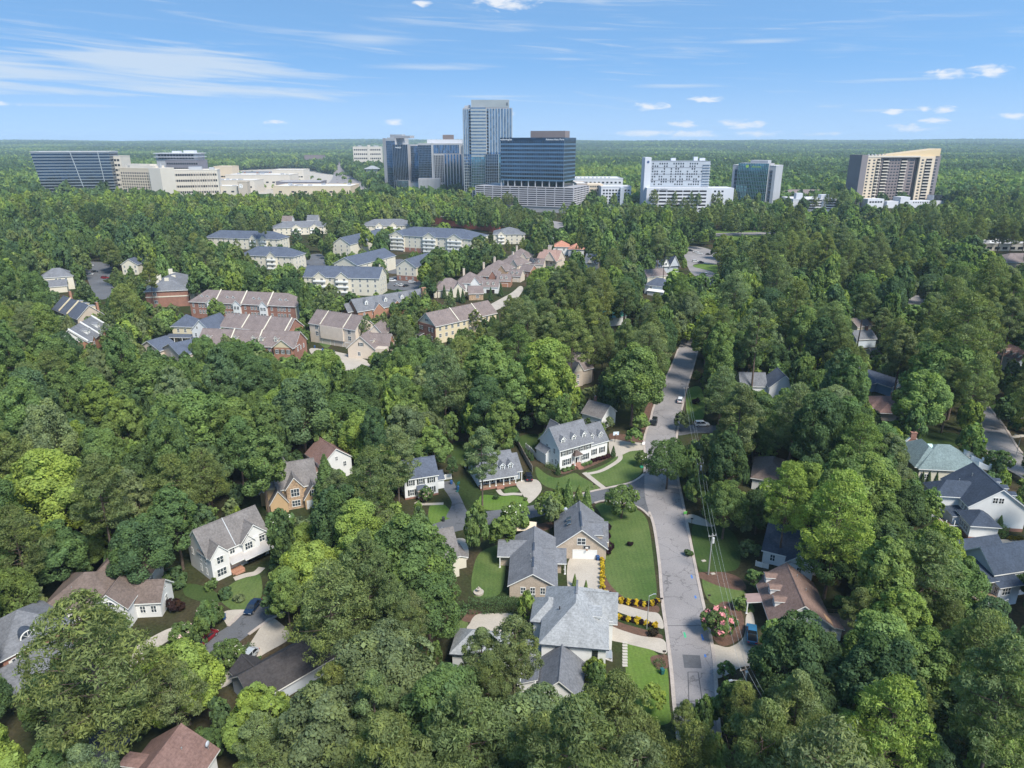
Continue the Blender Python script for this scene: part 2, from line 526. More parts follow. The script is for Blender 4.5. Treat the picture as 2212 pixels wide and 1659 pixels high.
    # ---- openings
    def win(s, face, a, z, w=0.95, h=1.5, nx=2, ny=2, at=0.0, shut=None, frame=None, glass=None, name='window'):
        """face f/b: a = x, at = y of the wall; face l/r: a = y, at = x of the wall"""
        fm, pm, jm = win_meshes(w, h, nx, ny, frame or TRIM, glass or PANE)
        loc = (a, at, z) if face in 'fb' else (at, a, z)
        if s.near:
            o = link(name, fm, s.root, loc, (0, 0, FACE_ROT[face]))
            link('pane', pm, o)
        else:
            o = link(name, jm, s.root, loc, (0, 0, FACE_ROT[face]))
        if shut:
            for sg in (-1, 1):
                link('shutter', shut_mesh(h, shut), o, (sg * (w / 2 + 0.32), 0, 0))
        return o
    def row(s, face, xs, z, at=0.0, **k):
        for x in xs: s.win(face, x, z, at=at, **k)
    def door(s, face, a, z, at, w=1.0, h=2.1, m=None, name='door'):
        b = MB(); b.box(-w / 2, w / 2, -0.05, 0.03, 0, h, m or DOORB)
        b.box(-w / 2 - 0.12, -w / 2, -0.08, 0.03, 0, h + 0.12, TRIM); b.box(w / 2, w / 2 + 0.12, -0.08, 0.03, 0, h + 0.12, TRIM)
        b.box(-w / 2, w / 2, -0.08, 0.03, h, h + 0.12, TRIM)
        loc = (a, at, z) if face in 'fb' else (at, a, z)
        return b.build(name, s.root, loc, (0, 0, FACE_ROT[face]))
    def garage(s, face, a, z, at, w=4.9, h=2.2, m=None):
        b = MB()
        b.box(-w / 2 - 0.15, w / 2 + 0.15, -0.07, 0.02, h, h + 0.15, TRIM)
        for sg in (-1, 1): b.box(sg * (w / 2 + 0.075) - 0.075, sg * (w / 2 + 0.075) + 0.075, -0.07, 0.02, 0, h, TRIM)
        for i in range(4):
            b.box(-w / 2, w / 2, -0.03, 0.02, h * i / 4 + 0.015, h * (i + 1) / 4 - 0.015, m or TRIM)
        b.box(-w / 2, w / 2, -0.015, 0.02, 0, h, m or TRIM)
        loc = (a, at, z) if face in 'fb' else (at, a, z)
        return b.build('garage_door', s.root, loc, (0, 0, FACE_ROT[face]))
    def dormer(s, x, y, z, w=1.5, h=1.5, rh=0.7, depth=2.6, m=None, rm=None, face='f', win=(0.8, 1.1), shed=False):
        """front centre at (x, y, z); runs back along +y for face f"""
        m, rm = m or WHITE, rm or R_GREY
        b = MB()
        b.box(-w / 2, w / 2, 0, depth, 0, h, m)
        if shed:
            b.hexa([(-w / 2 - 0.2, -0.25, h), (w / 2 + 0.2, -0.25, h), (w / 2 + 0.2, depth + 0.4, h + rh), (-w / 2 - 0.2, depth + 0.4, h + rh),
                    (-w / 2 - 0.2, -0.25, h + 0.15), (w / 2 + 0.2, -0.25, h + 0.15), (w / 2 + 0.2, depth + 0.4, h + rh + 0.15), (-w / 2 - 0.2, depth + 0.4, h + rh + 0.15)], TRIM, rm)
        else:
            b.poly([(-w / 2, 0.002, h), (w / 2, 0.002, h), (0, 0.002, h + rh)], m)
            o = 0.22
            k = rh / (w / 2)
            for sg in (-1, 1):
                e = (sg * (w / 2 + o), h - k * o + 0.1); r = (0, h + rh + 0.1)
                p = [(e[0], -o, e[1]), (r[0], -o, r[1]), (r[0], depth + 1.6, r[1]), (e[0], depth, e[1])]
                b.poly(p, rm)
                q = [(c[0], c[1], c[2] - 0.16) for c in p]
                b.poly(q, TRIM)
                for i in (0, 3): b.poly([q[i], q[(i + 1) % 4], p[(i + 1) % 4], p[i]], TRIM)
        o = b.build('dormer', s.root, (x, y, z), (0, 0, FACE_ROT[face]))
        if win:
            fm, pm, jm = win_meshes(win[0], win[1], 2, 2, TRIM, PANE)
            wo = link('window', jm, o, (0, -0.01, max(0.15, (h - win[1]) / 2)))
        return o
    def chimney(s, x, y, z0, z1, w=0.9, d=0.6, m=None, cap=True):
        b = MB(); b.box(-w / 2, w / 2, -d / 2, d / 2, z0, z1, m or BRICK)
        if cap:
            b.box(-w / 2 - 0.1, w / 2 + 0.1, -d / 2 - 0.1, d / 2 + 0.1, z1, z1 + 0.15, m or BRICK)
            b.box(-w / 4, w / 4, -d / 4, d / 4, z1 + 0.15, z1 + 0.4, METAL)
        return b.build('chimney', s.root, (x, y, 0))
    def vent(s, x, y, z, h=0.5):
        b = MB(); b.tube((0, 0, -0.3), (0, 0, h), 0.07, 0.07, METAL, 6); b.tube((0, 0, h), (0, 0, h + 0.1), 0.12, 0.1, METAL, 6)
        return b.build('vent_pipe', s.root, (x, y, z))
    def column(s, x, y, z0, z1, r=0.13, m=None):
        b = MB()
        b.tube((0, 0, z0), (0, 0, z1), r, r * 0.9, m or TRIM, 8)
        b.box(-r * 1.4, r * 1.4, -r * 1.4, r * 1.4, z0, z0 + 0.15, m or TRIM); b.box(-r * 1.3, r * 1.3, -r * 1.3, r * 1.3, z1 - 0.12, z1, m or TRIM)
        return b.build('column', s.root, (x, y, 0))
    def done(s):
        if s.wall.f: s.wall.build('wall', s.root)
        if s.roof.f: s.roof.build('roof', s.root)
        if s.trim.f: s.trim.build('fascia', s.root)
        return s
# ---------------------------------------------------------------- ground and roads
def ground_mat():
    m, t, p = nodes_of('leaf_litter_ground')
    p.inputs['Roughness'].default_value = 0.95
    a = nramp(t, nnoise(t, 0.035, 5), [(0.38, (0.032, 0.048, 0.018)), (0.52, (0.046, 0.045, 0.024)), (0.68, (0.075, 0.055, 0.036))])
    b = nramp(t, nnoise(t, 1.6, 4, 0.7), [(0.3, (0.6,) * 3), (0.7, (1.3,) * 3)])
    t.links.new(nmix(t, 1.0, a, b, 'MULTIPLY'), p.inputs['Base Color'])
    return m
GROUND = ground_mat()
def asphalt_mat(name, col):
    m, t, p = nodes_of(name)
    p.inputs['Roughness'].default_value = 0.9
    a = nramp(t, nnoise(t, 0.06, 5), [(0.3, sc(col, 0.78)), (0.7, sc(col, 1.14))])
    b = nramp(t, nnoise(t, 4.0, 3, 0.8), [(0.3, (0.82,) * 3), (0.7, (1.16,) * 3)])
    v = t.nodes.new('ShaderNodeTexVoronoi'); v.feature = 'DISTANCE_TO_EDGE'; v.inputs['Scale'].default_value = 0.16
    tcn = t.nodes.new('ShaderNodeTexCoord')
    nz = t.nodes.new('ShaderNodeTexNoise'); nz.inputs['Scale'].default_value = 0.5; nz.inputs['Detail'].default_value = 4
    t.links.new(tcn.outputs['Object'], nz.inputs['Vector'])
    mx = t.nodes.new('ShaderNodeMix'); mx.data_type = 'VECTOR'; mx.inputs['Factor'].default_value = 0.35
    va = t.nodes.new('ShaderNodeVectorMath'); va.operation = 'MULTIPLY_ADD'
    t.links.new(nz.outputs['Color'], va.inputs[0]); va.inputs[1].default_value = (5, 5, 0); t.links.new(tcn.outputs['Object'], va.inputs[2])
    t.links.new(va.outputs[0], v.inputs['Vector'])
    cr = nramp(t, v.outputs['Distance'], [(0.0, (0.5,) * 3), (0.016, (1, 1, 1))])
    c = nmix(t, 1.0, nmix(t, 1.0, a, b, 'MULTIPLY'), cr, 'MULTIPLY')
    t.links.new(c, p.inputs['Base Color'])
    return m
ASPH = asphalt_mat('old_asphalt', (0.235, 0.218, 0.215))
DASPH = asphalt_mat('dark_asphalt', (0.105, 0.108, 0.118))
PATCH = mat('asphalt_patch', (0.10, 0.10, 0.105), 0.9, 0.1, 1, 0.1)
def lawn_mat(name, c0, c1):
    m, t, p = nodes_of(name)
    p.inputs['Roughness'].default_value = 0.95
    p.inputs['Specular IOR Level'].default_value = 0.1
    a = nramp(t, nnoise(t, 0.12, 5), [(0.3, c0), (0.7, c1)])
    b = nramp(t, nnoise(t, 2.6, 4, 0.75), [(0.3, (0.72,) * 3), (0.7, (1.25,) * 3)])
    d = nramp(t, nnoise(t, 0.3, 3), [(0.70, (0, 0, 0)), (0.82, (1, 1, 1))])
    c = nmix(t, 1.0, a, b, 'MULTIPLY')
    tcw = t.nodes.new('ShaderNodeTexCoord'); wv = t.nodes.new('ShaderNodeTexWave'); wv.inputs['Scale'].default_value = 0.33; wv.inputs['Distortion'].default_value = 1.2; wv.inputs['Detail'].default_value = 2
    t.links.new(tcw.outputs['Object'], wv.inputs[0])
    c = nmix(t, 1.0, c, nramp(t, wv.outputs['Fac'], [(0.3, (0.965,) * 3), (0.7, (1.035,) * 3)]), 'MULTIPLY')
    c = nmix(t, nmath(t, 'MULTIPLY', d, 0.4), c, (0.15, 0.14, 0.05))
    t.links.new(c, p.inputs['Base Color'])
    return m
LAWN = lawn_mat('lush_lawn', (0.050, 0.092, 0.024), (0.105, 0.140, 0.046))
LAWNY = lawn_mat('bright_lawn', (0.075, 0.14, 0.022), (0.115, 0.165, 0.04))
LAWND = lawn_mat('shaded_lawn', (0.03, 0.06, 0.016), (0.055, 0.08, 0.026))  # darker copy of the lawn colour, shade painted into the grass
MULCH = mat('mulch', (0.105, 0.06, 0.042), 0.95, 0.25, 1.2, 0.25, 5)
STRAW = mat('dry_grass', (0.24, 0.185, 0.10), 0.95, 0.2, 0.4, 0.15, 4)

# terrain: flat nearby, gentle ridges far away
def build_terrain():
    ys = list(np.concatenate([np.linspace(-60, 1500, 27), np.geomspace(1600, 16000, 64)]))
    cols = 121
    def hgt(x, y):
        k = min(1.0, max(0.0, (y - 3700) / 6500.0)); k = k * k * (3 - 2 * k)
        r = (math.sin(x * 0.00083 + y * 0.0009) * 9 + math.sin(x * 0.0021 - y * 0.0013 + 1.3) * 6 + math.sin(y * 0.0031 + x * 0.0004) * 7)
        g = min(1.0, max(0.0, (y - 3600) / 1800.0))
        h = 68 * k + r * g * (.8 + .2 * k)
        if y > 12000: h -= (y - 12000) * 0.02
        return h
    vs, fs = [], []
    for y in ys:
        hw = 200 + max(0, y) * 1.15
        for i in range(cols):
            x = (2 * i / (cols - 1) - 1) * hw
            vs.append((x, y, hgt(x, y)))
    for j in range(len(ys) - 1):
        for i in range(cols - 1):
            a = j * cols + i
            fs.append((a, a + 1, a + cols + 1, a + cols))
    me = bpy.data.meshes.new('ground'); me.from_pydata(vs, [], fs); me.update()
    return me, hgt
terr, HGT = build_terrain()
def far_mat():
    m, t, p = nodes_of('distant_canopy_ground')
    p.inputs['Roughness'].default_value = 1.0; p.inputs['Specular IOR Level'].default_value = 0.0
    geo = t.nodes.new('ShaderNodeNewGeometry'); s_ = t.nodes.new('ShaderNodeSeparateXYZ'); t.links.new(geo.outputs['Position'], s_.inputs[0])
    near = nramp(t, nnoise(t, 0.035, 5), [(0.38, (0.032, 0.048, 0.018)), (0.52, (0.046, 0.045, 0.024)), (0.68, (0.075, 0.055, 0.036))])
    nb = nramp(t, nnoise(t, 1.6, 4, 0.7), [(0.3, (0.6,) * 3), (0.7, (1.3,) * 3)])
    near = nmix(t, 1.0, near, nb, 'MULTIPLY')
    far = nramp(t, nnoise(t, 0.03, 6, 0.7), [(0.3, (0.018, 0.040, 0.012)), (0.7, (0.062, 0.10, 0.028))])
    k = nramp(t, nmath(t, 'DIVIDE', s_.outputs[1], 3000.0), [(0.3, (0, 0, 0)), (0.4, (1, 1, 1))])
    t.links.new(nmix(t, k, near, far), p.inputs['Base Color'])
    return m
terr.materials.append(far_mat())
for f in terr.polygons: f.use_smooth = True
g_ob = link('ground', terr); tag(g_ob, kind='structure')

def tri_sheet(name, pts, z, m, kind='structure', thick=0.0):
    b = MB()
    if thick: b.prism(pts, z - thick, z, m)
    else: b.poly([(p[0], p[1], z) for p in pts], m)
    me = b.mesh(name)
    import bmesh
    bm = bmesh.new(); bm.from_mesh(me)
    bmesh.ops.triangulate(bm, faces=bm.faces[:])
    bm.to_mesh(me); bm.free()
    n = me.polygons
    o = link(name, me)
    tag(o, kind=kind)
    return o
def smooth_line(pts, n=6, closed=False):
    P = [Vector((p[0], p[1])) for p in pts]
    r = []
    N = len(P)
    rngi = range(N if closed else N - 1)
    for i in rngi:
        p0 = P[i - 1] if (i > 0 or closed) else P[0]
        p1, p2 = P[i], P[(i + 1) % N]
        p3 = P[(i + 2) % N] if (i + 2 < N or closed) else P[-1]
        for k in range(n):
            t = k / n
            r.append(0.5 * ((2 * p1) + (p2 - p0) * t + (2 * p0 - 5 * p1 + 4 * p2 - p3) * t * t + (3 * p1 - p0 - 3 * p2 + p3) * t ** 3))
    if not closed: r.append(P[-1])
    return r
def gp(pts): return [G(*p) for p in pts]
GKEEP = []      # ground areas (photo polygons) that trees must not cover
def sheet(name, pts, z, m, keep=True, smooth=True, thick=0.0, label=None):
    w_ = smooth_line(gp(pts), 5, True) if smooth else [Vector((p.x, p.y)) for p in gp(pts)]
    a = sum(w_[i].x * w_[(i + 1) % len(w_)].y - w_[(i + 1) % len(w_)].x * w_[i].y for i in range(len(w_)))
    if a < 0: w_ = w_[::-1]
    o = tri_sheet(name, w_, z, m, thick=thick)
    if keep: GKEEP.append(pts)
    return o
def strip(name, pts, wd, z, m, thick=0.0, keep=False, world=False):
    """a band of width wd along a photo polyline"""
    c = smooth_line(pts if world else gp(pts), 6)
    l, r = [], []
    for i, p in enumerate(c):
        d = (c[min(i + 1, len(c) - 1)] - c[max(i - 1, 0)]).normalized()
        n = Vector((-d.y, d.x))
        l.append(p + n * wd / 2); r.append(p - n * wd / 2)
    b = MB()
    for i in range(len(c) - 1):
        a = [(*r[i], z), (*r[i + 1], z), (*l[i + 1], z), (*l[i], z)]
        if thick:
            b.hexa([(x, y, z - thick) for x, y, _ in a], m) if False else b.hexa([(x, y, z - thick) for x, y, _ in a] + a, m)
        else: b.poly(a, m)
    o = b.build(name); tag(o, kind='structure')
    return o

ml = [(1466, 1600), (1457, 1529), (1449, 1439), (1440, 1366), (1430, 1293), (1424, 1216), (1413, 1139), (1402, 1106), (1393, 1070), (1392, 1024), (1393, 986), (1392, 946), (1405, 906), (1412, 880), (1432, 830), (1451, 790), (1465, 754), (1479, 719), (1490, 690), (1500, 655)]
mr = [(1556, 1600), (1550, 1539), (1546, 1466), (1538, 1393), (1521, 1313), (1508, 1253), (1494, 1183), (1481, 1116), (1474, 1080), (1465, 1035), (1460, 985), (1463, 935), (1473, 885), (1481, 848), (1490, 818), (1498, 792), (1508, 755), (1515, 728), (1523, 700), (1532, 655)]
st = [(1396, 1020), (1366, 1041), (1308, 1055), (1272, 1063), (1200, 1082), (1130, 1095), (1064, 1103), (1000, 1113), (935, 1133), (800, 1190), (680, 1245), (600, 1283), (527, 1323), (493, 1353), (380, 1420), (240, 1525), (100, 1645), (40, 1700)]
sb = [(1404, 1116), (1374, 1094), (1312, 1082), (1284, 1087), (1200, 1108), (1100, 1128), (1000, 1145), (930, 1165), (830, 1215), (740, 1260), (660, 1300), (585, 1338), (537, 1371), (440, 1450), (320, 1560), (230, 1659), (190, 1700)]
def ribbon(name, a, b, z, m):
    A, B = smooth_line(gp(a), 6), smooth_line(gp(b), 6)
    mb = MB()
    n = min(len(A), len(B)) if len(A) == len(B) else 0
    if not n:
        k = 90
        def resample(L):
            d = [0.0]
            for i in range(1, len(L)): d.append(d[-1] + (L[i] - L[i - 1]).length)
            out_ = []
            for j in range(k):
                t = d[-1] * j / (k - 1)
                i = max(1, next((q for q in range(1, len(d)) if d[q] >= t - 1e-9), len(d) - 1))
                f = (t - d[i - 1]) / max(1e-9, d[i] - d[i - 1])
                out_.append(L[i - 1].lerp(L[i], f))
            return out_
        A, B = resample(A), resample(B); n = k
    for i in range(n - 1):
        mb.poly([(*A[i], z), (*B[i], z), (*B[i + 1], z), (*A[i + 1], z)], m)
    o = mb.build(name); tag(o, kind='structure')
    return o
ribbon('main_street', ml, mr, 0.03, ASPH)
ribbon('side_street', st, sb, 0.022, DASPH)
GKEEP.append(ml[2:17] + mr[2:17][::-1])
GKEEP.append([(1396, 1020), (1366, 1041), (1308, 1055), (1284, 1087), (1312, 1082), (1404, 1116)])
rs_l = [(2090, 850), (2116, 906), (2136, 983), (2198, 1026), (2290, 1080)]
rs_r = [(2110, 840), (2133, 875), (2171, 923), (2212, 983), (2300, 1045)]
ribbon('side_street_east', rs_l, rs_r, 0.026, ASPH)
GKEEP.append([(2120, 910), (2136, 975), (2198, 1026), (2212, 1030), (2212, 985), (2171, 925), (2140, 885)])
KERB = mat('kerb_concrete', (0.36, 0.31, 0.275), 0.9, 0.12, 0.5, 0.1, 4)
for nm_, pl in (('kerb', ml[:8]), ('kerb', ml[9:17]), ('kerb', mr[:17]), ('kerb', st[:5]), ('kerb', sb[:4]), ('kerb', rs_l), ('kerb', rs_r), ('kerb', st[11:14]), ('kerb', sb[10:13])):
    strip(nm_, pl, 0.62, 0.13, KERB, 0.15)
# repairs and paint on the street
for pts in ([(1474, 1414), (1512, 1416), (1516, 1444), (1478, 1443)], [(1459, 1520), (1549, 1522), (1551, 1543), (1460, 1540)]):
    sheet('asphalt_patch', pts, 0.036, PATCH, False, False)
SEAM = mat('tar_seam', (0.085, 0.082, 0.085), 0.9, 0.1)
for a, b in (((1486, 1452), (1488, 1515)), ((1508, 1452), (1517, 1515)), ((1486, 1452), (1508, 1452)), ((1488, 1515), (1517, 1515)), ((1440, 1352), (1528, 1351))):
    strip('road_seam', [a, b], 0.16, 0.035, SEAM)
PBLUE = mat('blue_spray_paint', (0.06, 0.16, 0.42), 0.8, 0.3, 6); PGRN = mat('green_spray_paint', (0.05, 0.36, 0.18), 0.8, 0.3, 6)
for (u, v, m_, l_) in ((1494, 1246, PBLUE, .7), (1502, 1290, PBLUE, .5), (1517, 1377, PBLUE, .9), (1523, 1417, PBLUE, .4), (1479, 1372, PGRN, .8), (1520, 1350, PBLUE, .4)):
    c_ = G(u, v); b = MB()
    b.poly([(-.2, -l_, 0), (.2, -l_ * .8, 0), (.25, l_, 0), (-.1, l_ * .9, 0)], m_)
    tag(b.build('utility_marking', None, (c_.x, c_.y, 0.04)), kind='structure')
# lawns
LW = [
    (LAWN, [(1286, 1091), (1312, 1087), (1368, 1098), (1394, 1116), (1404, 1150), (1413, 1222), (1418, 1288), (1395, 1298), (1352, 1292), (1322, 1270), (1306, 1235), (1308, 1200), (1303, 1140), (1297, 1110)]),
    (LAWN, [(1158, 1008), (1180, 1024), (1205, 1032), (1240, 1022), (1256, 1030), (1296, 1056), (1250, 1062), (1215, 1060), (1178, 1050), (1160, 1030)]),
    (LAWN, [(1272, 1028), (1300, 1016), (1330, 1002), (1341, 984), (1360, 976), (1386, 970), (1388, 1000), (1386, 1020), (1364, 1038), (1318, 1050), (1300, 1046)]),
    (LAWN, [(1262, 1019), (1290, 1010), (1316, 998), (1331, 986), (1334, 991), (1318, 1004), (1294, 1015), (1268, 1022)]),
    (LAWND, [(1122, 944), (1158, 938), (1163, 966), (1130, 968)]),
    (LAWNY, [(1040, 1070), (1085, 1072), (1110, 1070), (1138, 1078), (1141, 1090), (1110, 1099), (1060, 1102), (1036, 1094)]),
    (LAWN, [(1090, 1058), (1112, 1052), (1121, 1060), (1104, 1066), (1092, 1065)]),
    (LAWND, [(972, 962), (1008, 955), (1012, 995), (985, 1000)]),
    (LAWNY, [(928, 1094), (958, 1090), (974, 1106), (980, 1120), (960, 1130), (930, 1135)]),
    (LAWN, [(1032, 1200), (1066, 1180), (1090, 1178), (1092, 1230), (1080, 1282), (1030, 1292), (1018, 1260)]),
    (LAWN, [(490, 1268), (530, 1245), (560, 1240), (566, 1285), (540, 1312), (505, 1318), (478, 1300), (470, 1282)]),
    (LAWND, [(400, 1262), (440, 1266), (470, 1282), (478, 1300), (440, 1300), (400, 1286)]),
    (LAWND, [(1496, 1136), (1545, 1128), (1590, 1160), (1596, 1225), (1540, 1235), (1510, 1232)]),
    (LAWN, [(1517, 1250), (1545, 1253), (1600, 1270), (1628, 1312), (1625, 1324), (1600, 1318), (1535, 1302)]),
    (LAWNY, [(1350, 1392), (1375, 1394), (1410, 1405), (1440, 1440), (1446, 1520), (1447, 1560), (1400, 1560), (1360, 1500)]),
    (LAWNY, [(1486, 842), (1512, 836), (1522, 870), (1518, 905), (1490, 906), (1482, 880)]),
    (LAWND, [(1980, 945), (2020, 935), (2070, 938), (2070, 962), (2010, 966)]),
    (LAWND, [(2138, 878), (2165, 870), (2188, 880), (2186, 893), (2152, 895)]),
    (LAWN, [(964, 1352), (1002, 1340), (1010, 1352), (985, 1374), (962, 1372)]),
    (LAWND, [(1390, 590), (1402, 575), (1412, 600), (1400, 622), (1388, 620)]),
    (LAWNY, [(1494, 574), (1545, 570), (1548, 590), (1520, 588)]),
    (LAWN, [(688, 738), (706, 728), (720, 735), (706, 752)]),
    (LAWNY, [(1530, 508), (1560, 497), (1690, 500), (1690, 516), (1560, 518)]),
]
for m_, pts in LW: sheet('lawn', pts, 0.012, m_, pts[0][1] > 600)
# beds
BD = [[(1312, 1335), (1350, 1348), (1400, 1362), (1430, 1372), (1425, 1384), (1395, 1380), (1350, 1366), (1314, 1352)],
      [(1296, 1210), (1306, 1212), (1308, 1245), (1330, 1276), (1360, 1296), (1410, 1306), (1424, 1312), (1420, 1324), (1390, 1318), (1335, 1300), (1305, 1283), (1296, 1250)],
      [(1183, 1012), (1215, 1024), (1245, 1014), (1262, 1014), (1320, 988), (1332, 982), (1330, 976), (1270, 998), (1210, 1017)],
      [(1322, 936), (1386, 945), (1388, 955), (1340, 954), (1318, 948)],
      [(1528, 1345), (1560, 1300), (1600, 1318), (1606, 1370), (1570, 1395), (1545, 1385)],
      [(1497, 1238), (1560, 1236), (1600, 1250), (1610, 1275), (1560, 1268), (1515, 1250)],
      [(1405, 1420), (1440, 1415), (1445, 1440), (1420, 1445)],
      [(996, 1316), (1040, 1322), (1022, 1342), (998, 1340)], [(1130, 1140), (1190, 1128), (1190, 1142), (1140, 1152)],
      [(1395, 880), (1412, 862), (1404, 905), (1390, 935), (1384, 930)]]
for pts in BD: sheet('mulch_bed', pts, 0.02, MULCH)
# drives and paths
DR = [('driveway', CONC, [(1231, 1206), (1295, 1206), (1297, 1250), (1306, 1283), (1335, 1302), (1395, 1320), (1424, 1327), (1433, 1358), (1400, 1346), (1340, 1324), (1300, 1312), (1255, 1302), (1229, 1285)], 0),
      ('driveway', CONC, [(1308, 1350), (1345, 1362), (1385, 1374), (1433, 1382), (1439, 1412), (1400, 1402), (1350, 1390), (1308, 1378)], 0),
      ('driveway', CONC, [(1318, 950), (1360, 955), (1388, 958), (1391, 971), (1362, 975), (1340, 984), (1320, 985)], 0),
      ('driveway', CONC, [(1116, 1042), (1158, 1036), (1170, 1058), (1146, 1086), (1138, 1080), (1126, 1064)], 0),
      ('asphalt_driveway', DASPH, [(954, 1046), (978, 1040), (988, 1060), (1003, 1092), (1008, 1114), (965, 1118), (976, 1085)], 0),
      ('driveway', CONC, [(484, 1322), (527, 1317), (528, 1322), (494, 1352)], 0),
      ('driveway', CONC, [(578, 1336), (604, 1345), (626, 1378), (560, 1420), (500, 1475), (470, 1486), (476, 1468), (520, 1420), (548, 1378)], 0),
      ('driveway', CONC, [(293, 1400), (330, 1375), (373, 1356), (380, 1372), (340, 1400), (310, 1425), (280, 1440)], 0),
      ('driveway', CONC, [(1538, 1394), (1575, 1398), (1607, 1375), (1612, 1330), (1628, 1330), (1632, 1425), (1600, 1442), (1549, 1466), (1546, 1440)], 0),
      ('driveway', CONC, [(1481, 1115), (1500, 1112), (1540, 1132), (1534, 1138), (1486, 1128)], 0),
      ('driveway', CONC, [(2092, 1172), (2150, 1166), (2240, 1166), (2240, 1187), (2094, 1186)], 0),
      ('asphalt_driveway', DASPH, [(1463, 918), (1490, 918), (1545, 920), (1545, 934), (1500, 936), (1462, 940)], 0),
      ('patio', CONC, [(1016, 1345), (1030, 1328), (1065, 1325), (1110, 1328), (1110, 1365), (1015, 1362)], 0),
      ('driveway', CONC, [(975, 1170), (1005, 1165), (1012, 1205), (990, 1210)], 0),
      ('estate_street', CONC, [(1040, 672), (1062, 656), (1104, 633), (1123, 618), (1130, 626), (1110, 652), (1077, 668), (1050, 680)], 1),
      ('car_park', DASPH, [(184, 572), (215, 566), (240, 575), (236, 600), (222, 606), (244, 618), (240, 640), (205, 640)], 1),
      ('car_park', DASPH, [(836, 600), (900, 598), (902, 624), (838, 624)], 1),
      ('car_park', DASPH, [(655, 556), (690, 548), (702, 560), (700, 590), (660, 584)], 1),
      ('car_park', DASPH, [(830, 568), (870, 560), (880, 585), (840, 590)], 1),
      ('driveway', CONC, [(672, 752), (770, 770), (800, 790), (740, 800), (690, 780)], 1),
      ('turning_circle', ASPH, [(1476, 536), (1510, 533), (1548, 546), (1560, 570), (1510, 569), (1498, 576), (1540, 588), (1546, 606), (1533, 655), (1500, 655), (1512, 610), (1490, 585), (1480, 560)], 1),
      ('crossing_street', ASPH, [(1950, 672), (1962, 645), (1990, 632), (2020, 630), (2050, 640), (2000, 660), (1985, 678)], 1),
      ('far_road', ASPH, [(1490, 520), (1545, 511), (1620, 508), (1720, 506), (1720, 500), (1620, 502), (1545, 504), (1490, 510)], 1),
      ('far_road', ASPH, [(1150, 470), (1195, 477), (1222, 484), (1228, 496), (1215, 498), (1190, 488)], 1),
      ('plaza_paving', CONC, [(430, 416), (455, 380), (520, 368), (640, 364), (720, 378), (770, 392), (800, 408), (700, 417), (560, 419)], 0),
      ('far_road', ASPH, [(640, 508), (720, 500), (722, 492), (640, 497)], 0)]
for nm_, m_, pts, k in DR: sheet(nm_, pts, 0.034 if 'drive' in nm_ or nm_ == 'patio' else 0.03, m_, nm_ not in ('turning_circle', 'far_road', 'crossing_street'))
GKEEP += [[(1480, 537), (1500, 534), (1546, 547), (1546, 585), (1538, 604), (1516, 606), (1492, 582)], [(1545, 503), (1670, 501), (1670, 507), (1545, 508)], [(1960, 664), (1968, 644), (1990, 634), (2000, 640), (1985, 666)], [(1196, 480), (1218, 484), (1220, 494), (1200, 490)]]
strip('path', [(1340, 983), (1338, 993), (1320, 1006), (1296, 1018), (1268, 1024)], 1.3, 0.04, CONC)
strip('path', [(1262, 1021), (1283, 1038), (1305, 1055)], 1.5, 0.046, CONC)
strip('path', [(1076, 1058), (1086, 1068), (1108, 1067), (1128, 1068)], 1.3, 0.04, CONC)
strip('path', [(506, 1251), (530, 1243), (552, 1238), (566, 1226)], 1.6, 0.04, CONC)
strip('path', [(898, 1085), (912, 1089), (958, 1088)], 1.2, 0.04, CONC)
strip('path', [(2150, 898), (2190, 903), (2230, 905)], 1.6, 0.04, CONC)
strip('path', [(2185, 945), (2230, 938)], 1.6, 0.04, CONC)
STEP = mat('stepping_stone', (0.40, 0.37, 0.33), 0.9, 0.1)
for i in range(9):
    a, b = G(1350, 1388 + i * 6.2), G(1356, 1388 + i * 6.2)
    bx = MB(); bx.box(-0.45, 0.45, -0.28, 0.28, -0.03, 0.05, STEP)
    tag(bx.build('stepping_stone', None, (*(a.xy), 0.0)), 'pale square stepping stone in the row across the lawn by the street', 'stepping stone', 'stepping stones in the front lawn')
# the boulevard that runs to the horizon
bl = [(690, 408), (716, 388), (722, 368), (728, 350), (731, 343)]
br_ = [(822, 408), (770, 388), (745, 368), (739, 350), (736, 343)]
GKEEP.append([(705, 404), (722, 384), (726, 366), (730, 346), (735, 346), (742, 368), (762, 386), (800, 404)])
ribbon('boulevard', bl, br_, 0.05, mat('boulevard_asphalt', (0.22, 0.20, 0.195), 0.9, 0.08))  # plain grey-pink asphalt colour of the boulevard
# ---------------------------------------------------------------- foreground houses
V3 = lambda x, y: (x, y, 0.0)
KEEP = []       # (photo polygon, ground distance): what must stay visible behind nearer trees
def keep(pts, Y): KEEP.append((pts, Y))

